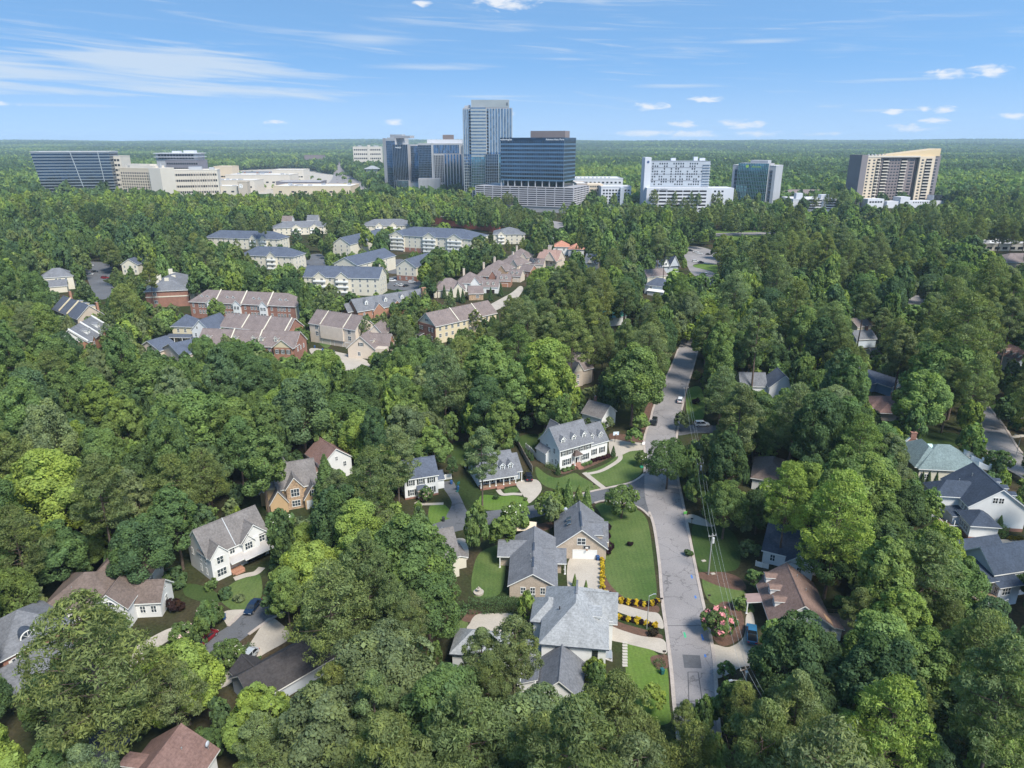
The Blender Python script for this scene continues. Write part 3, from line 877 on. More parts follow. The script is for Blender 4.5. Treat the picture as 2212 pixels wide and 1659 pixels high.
# white colonial on the corner
h = House('colonial_house', 'white brick colonial house with five dormers and dark shutters on the street corner', (1208.5, 1015), (1276.5, 995))
L1 = h.L
h.box(0, L1, 0, 9.5, 0, 6.1, WBRICK)
h.gable(0, L1, 0, 9.5, 6.1, 4.9, 'x', WHITE, R_GREY)
h.box(L1 + 0.01, L1 + 6.6, 0.9, 9.0, 0, 4.7, WBRICK)
h.gable(L1, L1 + 6.6, 0.9, 9.0, 4.7, 4.1, 'x', WHITE, R_GREY, ends=(0, 1))
h.box(-1.4, 0, 4.6, 9.3, 0, 3.6, WHITE)
h.slope([(-1.8, 4.3, 3.5), (0, 4.3, 4.9), (0, 9.5, 4.9), (-1.8, 9.5, 3.5)][::-1], R_GREY)
h.gable(3.5, 7.5, 8, 12, 6.1, 3.6, 'y', WHITE, R_GREY, ends=(0, 1))
h.row('f', [1.3, 3.5, 7.7, 9.9], 3.95, w=0.95, h=1.45, shut=SHUT)
h.win('f', 5.6, 4.3, w=0.8, h=0.9, shut=SHUT)
h.win('f', 2.4, 0.95, w=1.9, h=1.75, nx=3, shut=SHUT); h.win('f', 8.8, 0.95, w=1.9, h=1.75, nx=3, shut=SHUT)
h.row('f', [L1 + 1.7, L1 + 4.7], 1.1, at=0.9, w=1.1, h=1.7, shut=SHUT)
for x in (1.9, 5.55, 9.2): h.dormer(x, 1.15, 7.0, 1.35, 1.35, 0.75, 2.6, WHITE, R_GREY)
for x in (L1 + 1.4, L1 + 4.6): h.dormer(x, 1.75, 5.5, 1.3, 1.25, 0.7, 2.4, WHITE, R_GREY)
h.win('l', 1.6, 1.0, w=0.8, h=1.6, at=0); h.win('l', 3.3, 1.0, w=0.7, h=1.0, at=0)
h.win('l', 2.5, 4.0, w=0.75, h=1.5, at=0); h.win('l', 6.0, 4.2, w=0.75, h=1.4, at=0); h.win('l', 0.9, 0.9, w=0.7, h=1.5, at=0)
h.door('f', 5.6, 0.75, 0, 1.0, 2.15)
pr = MB()
for i in range(9):
    a0, a1 = -1.35 + 2.7 * i / 9, -1.35 + 2.7 * (i + 1) / 9
pr.hexa([(-1.5, -1.5, 0), (1.5, -1.5, 0), (1.5, 0, 0), (-1.5, 0, 0), (-0.75, -0.75, 0.75), (0.75, -0.75, 0.75), (0.75, 0, 0.75), (-0.75, 0, 0.75)], mat('bronze_roof', (0.09, 0.065, 0.055), 0.5, 0.2, metal=0.4))
pr.hexa([(-0.75, -0.75, 0.75), (0.75, -0.75, 0.75), (0.75, 0, 0.75), (-0.75, 0, 0.75), (-0.1, -0.15, 1.25), (0.1, -0.15, 1.25), (0.1, 0, 1.25), (-0.1, 0, 1.25)], MATS['bronze_roof'])
pr.box(-1.4, 1.4, -1.4, 0, -0.3, 0, TRIM)
pr.build('porch_roof', h.root, (5.6, 0, 3.5))
for x in (4.4, 6.8): h.column(x, -1.2, 0.7, 3.25)
b = MB(); b.box(4.2, 7.0, -1.5, 0, 0, 0.72, BRICK)
for i in range(4): b.box(4.7, 6.5, -1.5 - 0.35 * (i + 1), -1.5 - 0.35 * i, 0, 0.72 - 0.17 * (i + 1), BRICK)
b.build('front_steps', h.root)
h.done()
keep([(1158, 942), (1183, 924), (1253, 910), (1322, 960), (1318, 990), (1208, 1025), (1160, 1000)], 177)

# cape with porch
h = House('cape_house', 'pale blue-grey cape house with white dormers and a columned front porch behind a tall pine', (1038.5, 1060), (1115.5, 1048))
h.box(0, 9.8, 2.0, 12.0, 0, 3.2, BLUEGREY)
h.gable(0, 9.8, 0, 12.0, 3.2, 4.4, 'x', BLUEGREY, R_GREY, ends=(1, 1))
h.box(9.81, 11.9, 3.2, 11.5, 0, 3.1, BLUEGREY)
h.slope([(9.8, 1.6, 3.0), (12.2, 1.6, 3.0), (12.2, 6.5, 6.4), (9.8, 6.5, 6.4)], R_GREY)
h.slope([(9.8, 6.5, 6.4), (12.2, 6.5, 6.4), (12.2, 11.8, 3.2), (9.8, 11.8, 3.2)], R_GREY)
b = MB(); b.box(0, 9.8, 0, 2, 0, 0.6, BRICK); b.box(0.05, 9.75, 0.05, 2, 0.6, 0.66, WOOD); b.box(4.2, 6.2, -0.8, 0, 0, 0.35, BRICK)
b.build('porch_floor', h.root)
for x in (0.15, 2.5, 4.2, 6.3, 8.0, 9.65): h.column(x, 0.15, 0.6, 3.15, 0.12)
h.column(11.9, 1.8, 0, 3.0, 0.13)
h.row('f', [1.3, 3.0, 7.2, 8.8], 0.9, at=2.0, w=0.95, h=1.7, shut=SHUT); h.door('f', 5.2, 0.66, 2.0, 1.1, 2.1); h.door('f', 10.8, 0.3, 3.2, 0.9, 2.1, TRIM)
for x in (1.3, 3.9, 6.5, 8.7): h.dormer(x, 1.6, 4.25, 1.35, 1.3, 0.7, 2.6, BLUEGREY, R_GREY)
h.row('l', [4.2, 7.5, 10], 1.0, at=0.0, w=0.8, h=1.5); h.win('l', 6.0, 4.3, w=0.8, h=1.3, at=0)
h.slope([(-0.4, 12, 3.2), (6, 12, 3.2), (6, 15, 2.4), (-0.4, 15, 2.4)], R_GREY)
for x in (-0.2, 3, 5.8): h.column(x, 14.8, 0, 2.4)
h.done()
keep([(1008, 985), (1050, 965), (1117, 956), (1134, 1005), (1134, 1042), (1040, 1062), (1008, 1020)], 164)

# small white house with slate roof
h = House('white_cottage', 'small two-storey white house with slate blue roof and dark shutters beside an asphalt drive', (875.6, 1080), (947.3, 1068))
h.box(0, 8.6, 0, 7.6, 0, 5.8, WHITE, BRICK, 0.5)
h.gable(0, 8.6, 0, 7.6, 5.8, 3.4, 'x', WHITE, R_BLUE, 0.3)
h.box(8.61, 11.0, 3.0, 7.0, 0, 2.7, WHITE)
h.slope([(8.6, 2.7, 2.7), (11.2, 2.7, 2.7), (11.2, 5, 4.4), (8.6, 5, 4.4)], R_BLUE); h.slope([(8.6, 5, 4.4), (11.2, 5, 4.4), (11.2, 7.3, 2.7), (8.6, 7.3, 2.7)], R_BLUE)
h.row('f', [1.6, 4.2, 6.9], 3.75, w=0.95, h=1.45, shut=SHUT); h.row('f', [1.8, 6.9], 1.0, w=1.0, h=1.6, shut=SHUT)
h.door('f', 4.2, 0.6, 0, 1.0, 2.1)
h.slope([(3.0, -1.3, 2.7), (5.4, -1.3, 2.7), (5.4, 0, 3.5), (3.0, 0, 3.5)], R_BLUE)
for x in (3.2, 5.2): h.column(x, -1.1, 0.5, 2.6)
b = MB(); b.box(3.2, 5.2, -1.3, 0, 0, 0.55, BRICK); b.box(3.6, 4.8, -1.9, -1.3, 0, 0.28, BRICK); b.build('front_steps', h.root)
h.win('l', 3.5, 3.8, w=0.8, h=1.3, at=0); h.vent(5.6, 4.6, 8.6)
h.done()
keep([(880, 1010), (900, 990), (936, 986), (962, 1010), (962, 1048), (948, 1075), (878, 1082)], 160)

# white gabled house with brown roof further back
h = House('gable_house', 'white house with plain brown gable roof half hidden behind the ochre house', V3(-50.1, 168.6), V3(-43.6, 174.0))
h.box(0, 8.5, 0, 9.5, 0, 5.5, WHITE)
h.gable(0, 8.5, 0, 9.5, 5.5, 3.4, 'y', WHITE, R_RED, 0.4)
h.box(-6, -0.01, 2, 8.5, 0, 3.0, WHITE)
h.slope([(-6.4, 1.6, 3.0), (0, 1.6, 3.0), (0, 5.2, 5.0), (-6.4, 5.2, 5.0)], R_RED); h.slope([(-6.4, 5.2, 5.0), (0, 5.2, 5.0), (0, 8.9, 3.0), (-6.4, 8.9, 3.0)], R_RED)
h.win('f', 4.25, 5.4, w=0.6, h=1.1); h.row('f', [2.0, 6.5], 3.2, w=0.8, h=1.3)
h.done()
keep([(672, 1000), (681, 975), (722, 950), (766, 985), (750, 1005), (735, 1012), (692, 1010)], 170)

# ochre house with the stone gable
h = House('ochre_house', 'ochre house with a field stone front gable and grey shingle roofs', (577.7, 1112), (690, 1091))
h.box(0, 12.4, 1.6, 10.5, 0, 5.6, ORANGE)
h.gable(3.0, 12.4, 1.6, 10.5, 5.6, 4.6, 'x', ORANGE, R_WEATH)
h.gable(0, 3.0, 2.6, 10.0, 5.4, 3.2, 'x', ORANGE, R_WEATH, ends=(1, 0))
h.gable(2.6, 7.4, 8, 13.5, 5.6, 4.4, 'y', ORANGE, R_WEATH, ends=(0, 1)); h.box(2.6, 7.4, 10.51, 13.5, 0, 5.6, ORANGE)
h.box(5.0, 9.0, 0.3, 1.59, 0, 5.9, STONE); h.gable(5.0, 9.0, 0.3, 6.5, 5.9, 2.6, 'y', STONE, R_WEATH, 0.3, ends=(1, 0))
h.box(0.9, 4.98, -0.6, 1.58, 0, 3.0, ORANGE); h.gable(0.9, 4.98, -0.6, 5.0, 3.0, 3.1, 'y', ORANGE, R_WEATH, 0.3, ends=(1, 0))
h.box(9.02, 13.4, -1.0, 1.58, 0, 3.1, ORANGE); h.gable(9.02, 13.4, -1.0, 6.0, 3.1, 3.3, 'y', ORANGE, R_WEATH, 0.35, ends=(1, 0))
h.win('f', 7.0, 3.5, w=1.9, h=1.9, nx=3, at=0.3); h.win('f', 7.0, 0.8, w=1.9, h=1.5, nx=3, at=0.3)
h.win('f', 11.2, 3.5, w=0.9, h=1.5, at=-1.0, shut=SHUT); h.garage('f', 11.2, 0, -1.0, 3.4, 2.2, TRIM)
h.dormer(3.0, 1.4, 4.4, 0.7, 0.5, 0.4, 1.0, TRIM, R_WEATH, win=None)
h.row('l', [5, 8], 3.4, at=0, w=0.7, h=1.2)
b = MB(); b.box(-0.9, -0.01, 5.0, 6.6, 0, 3.4, ORANGE); b.hexa([(-1.2, 4.8, 3.4), (0, 4.8, 4.2), (0, 6.8, 4.2), (-1.2, 6.8, 3.4), (-1.2, 4.8, 3.55), (0, 4.8, 4.35), (0, 6.8, 4.35), (-1.2, 6.8, 3.55)], TRIM, R_WEATH)
b.build('side_bay', h.root)
h.vent(5.5, 11, 8.0)
h.done()
keep([(543, 1055), (607, 1010), (658, 1012), (690, 1085), (640, 1105), (560, 1115)], 152)

# white house with weathered grey roof
h = House('gable_front_house', 'white two-storey house with weathered grey roof, twin front gables and a metal porch awning', (463, 1259), (580, 1204), length=13.4)
h.box(0, 13.4, 1.4, 9.8, 0, 5.8, WHITE)
h.gable(0, 13.4, 1.4, 9.8, 5.8, 4.4, 'x', WHITE, R_WEATH, 0.4)
h.box(0, 3.8, 0, 1.39, 0, 5.8, WHITE); h.gable(0, 3.8, 0, 5.4, 5.8, 2.2, 'y', WHITE, R_WEATH, 0.3, ends=(1, 0))
h.box(7.4, 11.2, 0.7, 1.39, 2.9, 5.8, WHITE); h.gable(7.2, 13.2, 0.9, 6.5, 5.8, 3.0, 'y', WHITE, R_WEATH, 0.35, ends=(1, 0))
h.gable(7.4, 10.0, 0.55, 2.4, 5.6, 1.5, 'y', WHITE, R_WEATH, 0.25, ends=(1, 0))
h.slope([(6.7, -1.2, 2.6), (13.6, -1.2, 2.6), (13.6, 1.4, 3.5), (6.7, 1.4, 3.5)], METALR)
h.slope([(3.9, -0.6, 2.7), (6.7, -0.6, 2.7), (6.7, 1.4, 3.4), (3.9, 1.4, 3.4)], METALR)
h.win('f', 1.9, 3.8, w=1.3, h=1.5, shut=WSHUT); h.win('f', 1.9, 0.9, w=1.9, h=1.6, nx=3, shut=WSHUT)
h.win('f', 5.3, 3.9, w=1.0, h=1.4, at=1.4); h.win('f', 8.7, 3.7, w=1.6, h=1.5, nx=3, at=0.7, shut=WSHUT); h.win('f', 12.2, 3.7, w=1.2, h=1.4, at=1.4, shut=WSHUT)
b = MB(); b.box(8.2, 12.6, 1.35, 1.39, 0.05, 2.2, DARKG); b.build('garage_opening', h.root)
h.door('f', 5.3, 0.5, 1.4, 1.1, 2.1, TRIM)
b = MB(); b.box(3.9, 6.6, -0.5, 1.39, 0, 0.5, OBRICK); b.box(4.2, 6.3, -1.1, -0.5, 0, 0.25, OBRICK); b.build('front_steps', h.root)
h.row('l', [2.6, 4.6, 8.0], 3.6, at=0, w=0.7, h=1.4); h.row('l', [2.6, 4.9], 0.9, at=0, w=0.6, h=1.5)
# the pale seam down the middle of the roof
b = MB(); b.hexa([(6.0, 1.05, 5.58), (6.13, 1.05, 5.58), (6.13, 5.6, 10.36), (6.0, 5.6, 10.36), (6.0, 1.05, 5.66), (6.13, 1.05, 5.66), (6.13, 5.6, 10.44), (6.0, 5.6, 10.44)], METAL); b.build('roof_divider', h.root)
h.done()
keep([(395, 1168), (420, 1150), (542, 1102), (578, 1150), (576, 1190), (500, 1250), (463, 1262), (408, 1250)], 124)

# long white house with brown hip roofs
h = House('hip_roof_house', 'long white house with brown hip roofs and an arched gable window behind a big pine', (105, 1362), (340, 1350))
L7 = h.L
h.box(0, 12.5, 0, 11, 0, 4.8, WHITE); h.hip(0, 12.5, 0, 11, 4.8, 3.9, R_BROWN, 0.5)
h.box(9.0, 15.0, -0.6, 9, 0, 4.81, WHITE)
h.gable(9.0, 15.0, -0.6, 9, 4.81, 2.9, 'y', WHITE, R_BROWN, 0.4, ends=(1, 1))
h.box(12.52, 19.5, 2.5, 8.5, 0, 3.6, WHITE); h.gable(12.52, 19.5, 2.5, 8.5, 3.6, 2.6, 'x', WHITE, R_BROWN, 0.4, ends=(0, 1))
h.box(4.5, 15.0, 11.01, 16, 0, 4.6, WHITE); h.hip(4.5, 15, 10, 16, 4.7, 3.0, R_BROWN, 0.5)
aw = MB(); n = 12
for i in range(n):
    a0, a1 = math.pi * i / n, math.pi * (i + 1) / n
    aw.poly([(0, 0, 0), (1.1 * math.cos(a0), 0, 1.1 * math.sin(a0)), (1.1 * math.cos(a1), 0, 1.1 * math.sin(a1))], PANE)
    aw.hexa([(1.1 * math.cos(a0), -.05, 1.1 * math.sin(a0)), (1.25 * math.cos(a0), -.05, 1.25 * math.sin(a0)), (1.25 * math.cos(a0), .05, 1.25 * math.sin(a0)), (1.1 * math.cos(a0), .05, 1.1 * math.sin(a0)),
             (1.1 * math.cos(a1), -.05, 1.1 * math.sin(a1)), (1.25 * math.cos(a1), -.05, 1.25 * math.sin(a1)), (1.25 * math.cos(a1), .05, 1.25 * math.sin(a1)), (1.1 * math.cos(a1), .05, 1.1 * math.sin(a1))], TRIM)
for a in (45, 90, 135):
    aw.hexa([(-.04, -.03, 0), (.04, -.03, 0), (.04, .0, 0), (-.04, .0, 0)] + [(1.1 * math.cos(R(a)) + q[0], q[1], 1.1 * math.sin(R(a))) for q in ((-.04, -.03), (.04, -.03), (.04, 0), (-.04, 0))], TRIM)
ARCHW = aw.mesh('arched_window')
link('arched_window', ARCHW, h.root, (12, -0.63, 4.9))
h.row('f', [1.8, 4.5, 7.0], 1.2, w=0.9, h=1.6); h.row('f', [16.2, 18.2], 1.1, at=2.5, w=0.9, h=1.4); h.win('r', 5.5, 1.4, w=0.9, h=1.4, at=19.5)
h.win('r', 5.5, 4.3, w=0.7, h=0.8, at=19.5)
h.vent(9.5, 14, 7.2); h.vent(4.0, 3.0, 6.8, 0.3)
h.done()
keep([(93, 1320), (100, 1360), (150, 1350), (205, 1300), (215, 1280), (245, 1290), (316, 1300), (380, 1300), (345, 1345), (330, 1280), (315, 1240), (255, 1226), (180, 1240)], 108)

# brick house at the left edge
h = House('brick_house', 'red brick house with grey roof and an eyebrow dormer at the left edge', V3(-83.3, 94.2), V3(-78.0, 102.5), length=11)
h.box(0, 11, 0, 11, 0, 6.0, BRICK); h.hip(0, 11, 0, 11, 6.0, 4.0, R_GREY, 0.5)
h.row('f', [1.8, 4.6], 3.2, w=1.1, h=1.8, shut=WSHUT); h.row('f', [2.0, 8], 0.6, w=1.1, h=1.7)
h.box(-1, 9, -6.0, -0.01, 0, 2.8, BRICK)
h.slope([(-1.4, -6.4, 2.7), (9.4, -6.4, 2.7), (9.4, 0, 4.6), (-1.4, 0, 4.6)], R_GREY)
h.slope([(2.5, -1.0, 3.0), (4.2, -1.0, 3.0), (4.2, 0, 3.5), (2.5, 0, 3.5)], R_DARK)
b = MB(); n = 10
for i in range(n):
    a0, a1 = math.pi * i / n, math.pi * (i + 1) / n
    p = [(1.35 * math.cos(a0), 0, 1.35 * math.sin(a0)), (1.35 * math.cos(a0), 3.2, 1.35 * math.sin(a0) ), (1.35 * math.cos(a1), 3.2, 1.35 * math.sin(a1)), (1.35 * math.cos(a1), 0, 1.35 * math.sin(a1))]
    b.poly(p, R_NAVY); b.poly([(0, 0.05, 0), (1.35 * math.cos(a0), 0.05, 1.35 * math.sin(a0)), (1.35 * math.cos(a1), 0.05, 1.35 * math.sin(a1))], TRIM)
eb = b.build('eyebrow_dormer', h.root, (4.6, 0.9, 6.9)); link('arched_window', ARCHW, eb, (0, 0.02, 0.02))
h.done()
keep([(0, 1400), (28, 1373), (98, 1388), (75, 1430), (70, 1470), (30, 1500), (0, 1490)], 95)
keep([(0, 1500), (45, 1510), (62, 1560), (20, 1570)], 88)

# red-brown roof at the bottom
h = House('dormer_house', 'house with a red-brown roof and two small cream dormers at the bottom edge', V3(-50.6, 77.3), V3(-52.4, 65.4))
L9 = h.L
h.box(0, L9, 0, 9.5, 0, 6.2, WHITE); h.gable(0, L9, 0, 9.5, 6.2, 3.4, 'x', WHITE, R_RED, 0.5)
for x in (4.6, 7.4): h.dormer(x, -0.4, 6.4, 1.9, 1.5, 0.25, 3.2, CREAM, R_RED, win=None, shed=False)
h.row('r', [3, 6.5], 3.2, at=L9, w=0.9, h=1.4)
b = MB(); b.tube((0, 0, 0), (0, 0, 0.7), 0.05, 0.05, METAL, 6); b.ball((0, 0, 0.95), 0.42, 0.18, 0.42, GREYS)
b.build('satellite_dish', h.root, (0.6, 9.0, 6.9)); h.vent(2.5, 6.5, 8.2)
h.done()
keep([(262, 1640), (290, 1612), (345, 1575), (390, 1567), (440, 1590), (497, 1625), (485, 1659), (262, 1659)], 72)

# dark low roof by the pale drive
h = House('low_dark_house', 'low house with a nearly black hip roof along the pale driveway', V3(-40.5, 88.5), V3(-28.5, 101.2))
h.box(0, h.L, 0, 7.5, 0, 2.9, GREYS); h.gable(0, h.L, 0, 7.5, 2.9, 2.7, 'x', GREYS, R_DARK, 0.5)
h.box(0.8, 5.0, 7.51, 9.2, 0, 2.7, GREYS); h.gable(0.8, 5.0, 4, 9.2, 2.8, 1.7, 'y', GREYS, R_DARK, 0.4, ends=(0, 1))
h.win('b', 3, 1, w=0.9, h=1.2, at=9.2)
h.vent(12, 5.5, 4.6, 0.3)
h.done()
keep([(510, 1490), (535, 1445), (597, 1435), (690, 1370), (722, 1388), (670, 1440), (600, 1460)], 95)

# white house with brown roof by the side street
h = House('side_gable_house', 'cream white house with a steep brown roof beside the side street', V3(-17.4, 123.7), V3(-11.0, 126.3))
h.box(0, h.L, 0, 9, 0, 5.2, PALECREAM); h.gable(0, h.L, 0, 9, 5.2, 4.0, 'x', PALECREAM, R_BROWN if False else R_WEATH, 0.35)
h.box(h.L + 0.01, h.L + 2.4, 2.5, 8, 0, 2.6, PALECREAM); h.slope([(h.L, 2.2, 3.7), (h.L, 8.3, 3.7), (h.L + 2.8, 8.3, 2.6), (h.L + 2.8, 2.2, 2.6)][::-1], R_WEATH)
h.win('f', 2.2, 3.0, w=0.7, h=1.4); h.win('f', 5.0, 0.8, w=0.9, h=1.2, glass=DARKG); h.win('f', 5.3, 4.2, w=0.9, h=0.4, nx=3, ny=1)
h.vent(5.2, 6.0, 8.2)
h.done()
keep([(938, 1150), (966, 1140), (985, 1190), (992, 1215), (993, 1240), (965, 1240), (938, 1230)], 125)

# tan ranch with garage
h = House('tan_ranch_house', 'tan brick ranch house with blue-grey gable roofs and a white double garage door', (1100.6, 1290), (1200.6, 1293))
TANB = brickmat('tan_brick', (0.43, 0.355, 0.285))
h.box(0, 9.2, 0, 17.5, 0, 3.0, TANB); h.gable(0, 9.2, 0, 17.5, 3.0, 2.7, 'y', TANB, R_BLUE if False else R_GREY, 0.4)
h.box(-2.6, -0.01, 11, 15.5, 0, 2.9, TANB); h.gable(-2.8, 4.6, 10.5, 16, 2.9, 1.9, 'x', TANB, R_GREY, 0.35, ends=(1, 0))
h.box(9.21, 10.4, 8.8, 13.8, 0, 2.9, TANB); h.gable(4.6, 11.2, 8.4, 13.2, 2.9, 1.75, 'x', TANB, R_GREY, 0.3, ends=(0, 1))
for y in (8.5, 10.2): h.column(11.2, y, 0, 2.8)
h.column(-2.6, 10.3, 0, 2.8); h.column(-0.4, 10.3, 0, 2.8)
h.box(9.4, 20.2, 14.4, 26.5, 0, 3.0, TANB); h.gable(9.4, 20.2, 14.4, 26.5, 3.0, 4.3, 'y', TANB, R_GREY, 0.4)
h.box(15.4, 21.0, 17.0, 22.5, 0, 2.9, TANB); h.gable(14.8, 20.6, 17.0, 22.2, 3.2, 3.0, 'x', TANB, R_GREY, 0.3, ends=(0, 1))
h.dormer(17.7, 15.9, 4.2, 3.4, 0.9, 1.0, 2.6, TANB, R_GREY, win=None, shed=True)
h.row('f', [2.7, 4.6, 6.6], 1.0, w=0.85, h=1.35)
h.win('f', 14.8, 3.6, w=1.7, h=1.5, nx=2, at=14.4); h.garage('f', 15.6, 0, 14.4, 5.0, 2.15)
b = MB(); b.box(-0.75, 0.75, -0.1, 0, 0, 0.8, METAL); b.box(-0.65, 0.65, -0.12, -0.1, 0.08, 0.72, DARKG); b.box(-0.3, 0.3, -0.14, -0.12, 0.1, 0.5, TRIM); b.tube((0, -0.12, -0.05), (0, -0.55, -0.05), 0.03, 0.2, OBRICK, 8)
b.build('basketball_backboard', h.root, (16.0, 14.36, 2.6))
for x, y in ((13.0, 21.5), (13.0, 19.7)):
    b = MB(); b.hexa([(-.5, -.6, 0), (.5, -.6, 0.45), (.5, .6, 0.45), (-.5, .6, 0), (-.5, -.6, .12), (.5, -.6, .57), (.5, .6, .57), (-.5, .6, .12)], METAL, PANE); b.build('skylight', h.root, (12.2, y, 5.55))
for (x, y, z) in ((4.0, 6.5, 5.5), (4.2, 4.2, 5.5), (14.0, 25, 7.2)): h.vent(x, y, z)
b = MB()
for (x, y0, y1, z) in ((4.6, 2, 5.5, 5.86), (4.6, 8, 11, 5.86), (14.8, 15.5, 22, 7.46)): b.box(x - .18, x + .18, y0, y1, z - 0.05, z + .09, R_NAVY)
b.build('ridge_vent', h.root)
b = MB(); b.tube((0, 0, 0), (0, 0, 0.7), 0.05, 0.05, METAL, 6); b.ball((0, 0, 0.95), 0.42, 0.18, 0.42, GREYS); b.build('satellite_dish', h.root, (11.6, 25, 5.3))
h.done()
keep([(1084, 1175), (1150, 1150), (1172, 1110), (1235, 1096), (1300, 1120), (1302, 1205), (1232, 1210), (1205, 1280), (1098, 1285), (1090, 1200)], 119)

# big white house with light grey roof
h = House('large_white_house', 'large white house with pale grey hip roof and a darker front gable above the street', V3(5.0, 98.3), V3(15.9, 96.9))
h.box(0, 10.8, 0, 15, 0, 6.0, WBRICK); h.hip(0, 10.8, 0, 15.5, 6.0, 4.6, R_LIGHT, 0.5, trim=R_NAVY)
h.box(10.79, 12.0, 7, 14, 0, 6.0, WBRICK); h.gable(5.5, 12.4, 7.2, 13.6, 6.02, 3.5, 'x', WBRICK, R_LIGHT, 0.4, ends=(0, 1))
h.dormer(8.8, 5.2, 7.7, 2.0, 0.5, 0.7, 1.6, WBRICK, R_LIGHT, win=None, shed=True)
h.box(-2.0, -0.01, 6.5, 12.5, 0, 5.4, WBRICK); h.hip(-2.2, 3.0, 6.2, 12.5, 5.5, 2.6, R_LIGHT, 0.4, trim=R_NAVY)
h.box(0.0, 7.0, -8.5, -0.01, 0, 3.0, WBRICK); h.gable(0.0, 7.0, -8.5, 0.2, 3.0, 3.1, 'y', WBRICK, R_GREY, 0.4, ends=(1, 0))
h.box(-3.0, -0.01, -6, -1, 0, 2.8, WBRICK); h.slope([(-3.4, -6.4, 2.6), (0, -6.4, 3.9), (0, -0.6, 3.9), (-3.4, -0.6, 2.6)], R_GREY)
h.box(-15.2, -5.5, -1.2, 4.8, 0, 3.3, WBRICK); h.hip(-15.2, -5.5, -1.2, 4.8, 3.3, 2.6, R_LIGHT, 0.45, trim=R_NAVY)
h.box(-5.49, -0.01, 0.5, 4.0, 0, 2.9, WBRICK); h.slope([(-5.5, 0.2, 2.9), (0, 0.2, 2.9), (0, 2.2, 3.9), (-5.5, 2.2, 3.9)], R_LIGHT); h.slope([(-5.5, 2.2, 3.9), (0, 2.2, 3.9), (0, 4.3, 2.9), (-5.5, 4.3, 2.9)], R_LIGHT)
h.win('f', 3.6, 3.8, w=0.8, h=1.4, glass=DARKG, frame=SHUT); h.win('f', 9.0, 3.8, w=0.8, h=1.4, glass=DARKG, frame=SHUT)
h.row('f', [-11.6, -8.5], 1.2, at=-1.2, w=0.8, h=1.3, frame=SHUT)
b = MB()
for (x, y0, y1, z) in ((5.4, 8, 12, 10.58),): b.box(x - .18, x + .18, y0, y1, z - .1, z + .09, R_GREY)
b.build('ridge_vent', h.root)
b = MB(); b.tube((0, 0, 0), (0, 0, 1.2), 0.1, 0.1, DOORB, 6); b.build('flue_pipe', h.root, (2.6, 6.0, 7.9))
b = MB(); b.box(10.85, 11.9, 1.0, 3.0, 3.0, 3.2, METAL); b.hexa([(10.81, .8, 3), (12.0, .8, 2.6), (12.0, 3.2, 2.6), (10.81, 3.2, 3), (10.81, .8, 3.1), (12.0, .8, 2.7), (12.0, 3.2, 2.7), (10.81, 3.2, 3.1)], METALR); b.build('side_canopy', h.root)
h.done()
keep([(1145, 1335), (1170, 1285), (1212, 1270), (1308, 1300), (1312, 1405), (1300, 1420), (1240, 1480), (1190, 1430), (1180, 1385), (1155, 1345)], 93)
keep([(980, 1410), (990, 1356), (1030, 1358), (1040, 1420), (1020, 1440), (982, 1432)], 97)
keep([(1120, 1330), (1145, 1310), (1160, 1300), (1140, 1345)], 100)

# brown roof to the right of the street
h = House('brown_roof_house', 'brown-roofed white house with three dormers and a bare roof patch right of the street', V3(49.0, 120.6), V3(47.4, 107.6))
LB = h.L
h.box(0, LB, 1.0, 10.5, 0, 3.2, WHITE); h.gable(0, LB, 0, 10.6, 3.2, 3.9, 'x', WHITE, R_RBROWN, 0.45)
h.box(2, LB - 1, 10.4, 10.6, 0, 2.6, WHITE)
for x in (1.6, 5.4, 9.2): h.dormer(x, 1.1, 3.9, 1.7, 1.5, 0.35, 3.2, WHITE, R_RBROWN)
h.slope([(4.4, -3.2, 2.6), (7.2, -3.2, 2.6), (7.2, 0, 3.1), (4.4, 0, 3.1)], mat('copper_porch_roof', (0.30, 0.21, 0.19), 0.5, 0.1))
for x in (4.6, 7.0): h.column(x, -3.0, 0, 2.5)
h.row('f', [1.5, 10.5], 0.9, at=1.0, w=1.0, h=1.6); h.door('f', 5.8, 0.3, 1.0)
h.win('r', 5.3, 4.2, w=0.6, h=0.8, at=LB); h.win('r', 3.5, 1.0, w=0.9, h=1.4, at=LB)
b = MB(); b.box(LB - 3.2, LB + 0.0, 10.2, 12.4, 0, 2.6, WHITE); b.hexa([(LB - 3.4, 10.4, 3.0), (LB + .3, 10.4, 3.0), (LB + .3, 12.8, 2.5), (LB - 3.4, 12.8, 2.5), (LB - 3.4, 10.4, 3.15), (LB + .3, 10.4, 3.15), (LB + .3, 12.8, 2.65), (LB - 3.4, 12.8, 2.65)], TRIM, R_RBROWN); b.build('rear_porch', h.root)
pk = 3.9 / 5.3
b = MB(); zz = lambda y: 3.2 + 3.9 - pk * (y - 5.3) + 0.14
b.poly([(LB - 2.4, 9.6, zz(9.6)), (LB - 0.3, 9.6, zz(9.6)), (LB - 0.2, 10.8, zz(10.8)), (LB - 1.6, 10.8, zz(10.8))][::-1], mat('bare_plywood', (0.40, 0.25, 0.15), 0.9, 0.1)); b.build('missing_shingle_patch', h.root)
h.vent(3.0, 6.6, 6.2); h.vent(6.5, 7.4, 5.6)
h.done()
keep([(1638, 1262), (1668, 1242), (1702, 1228), (1755, 1242), (1800, 1335), (1790, 1380), (1772, 1345), (1740, 1322), (1700, 1328), (1668, 1320)], 108)

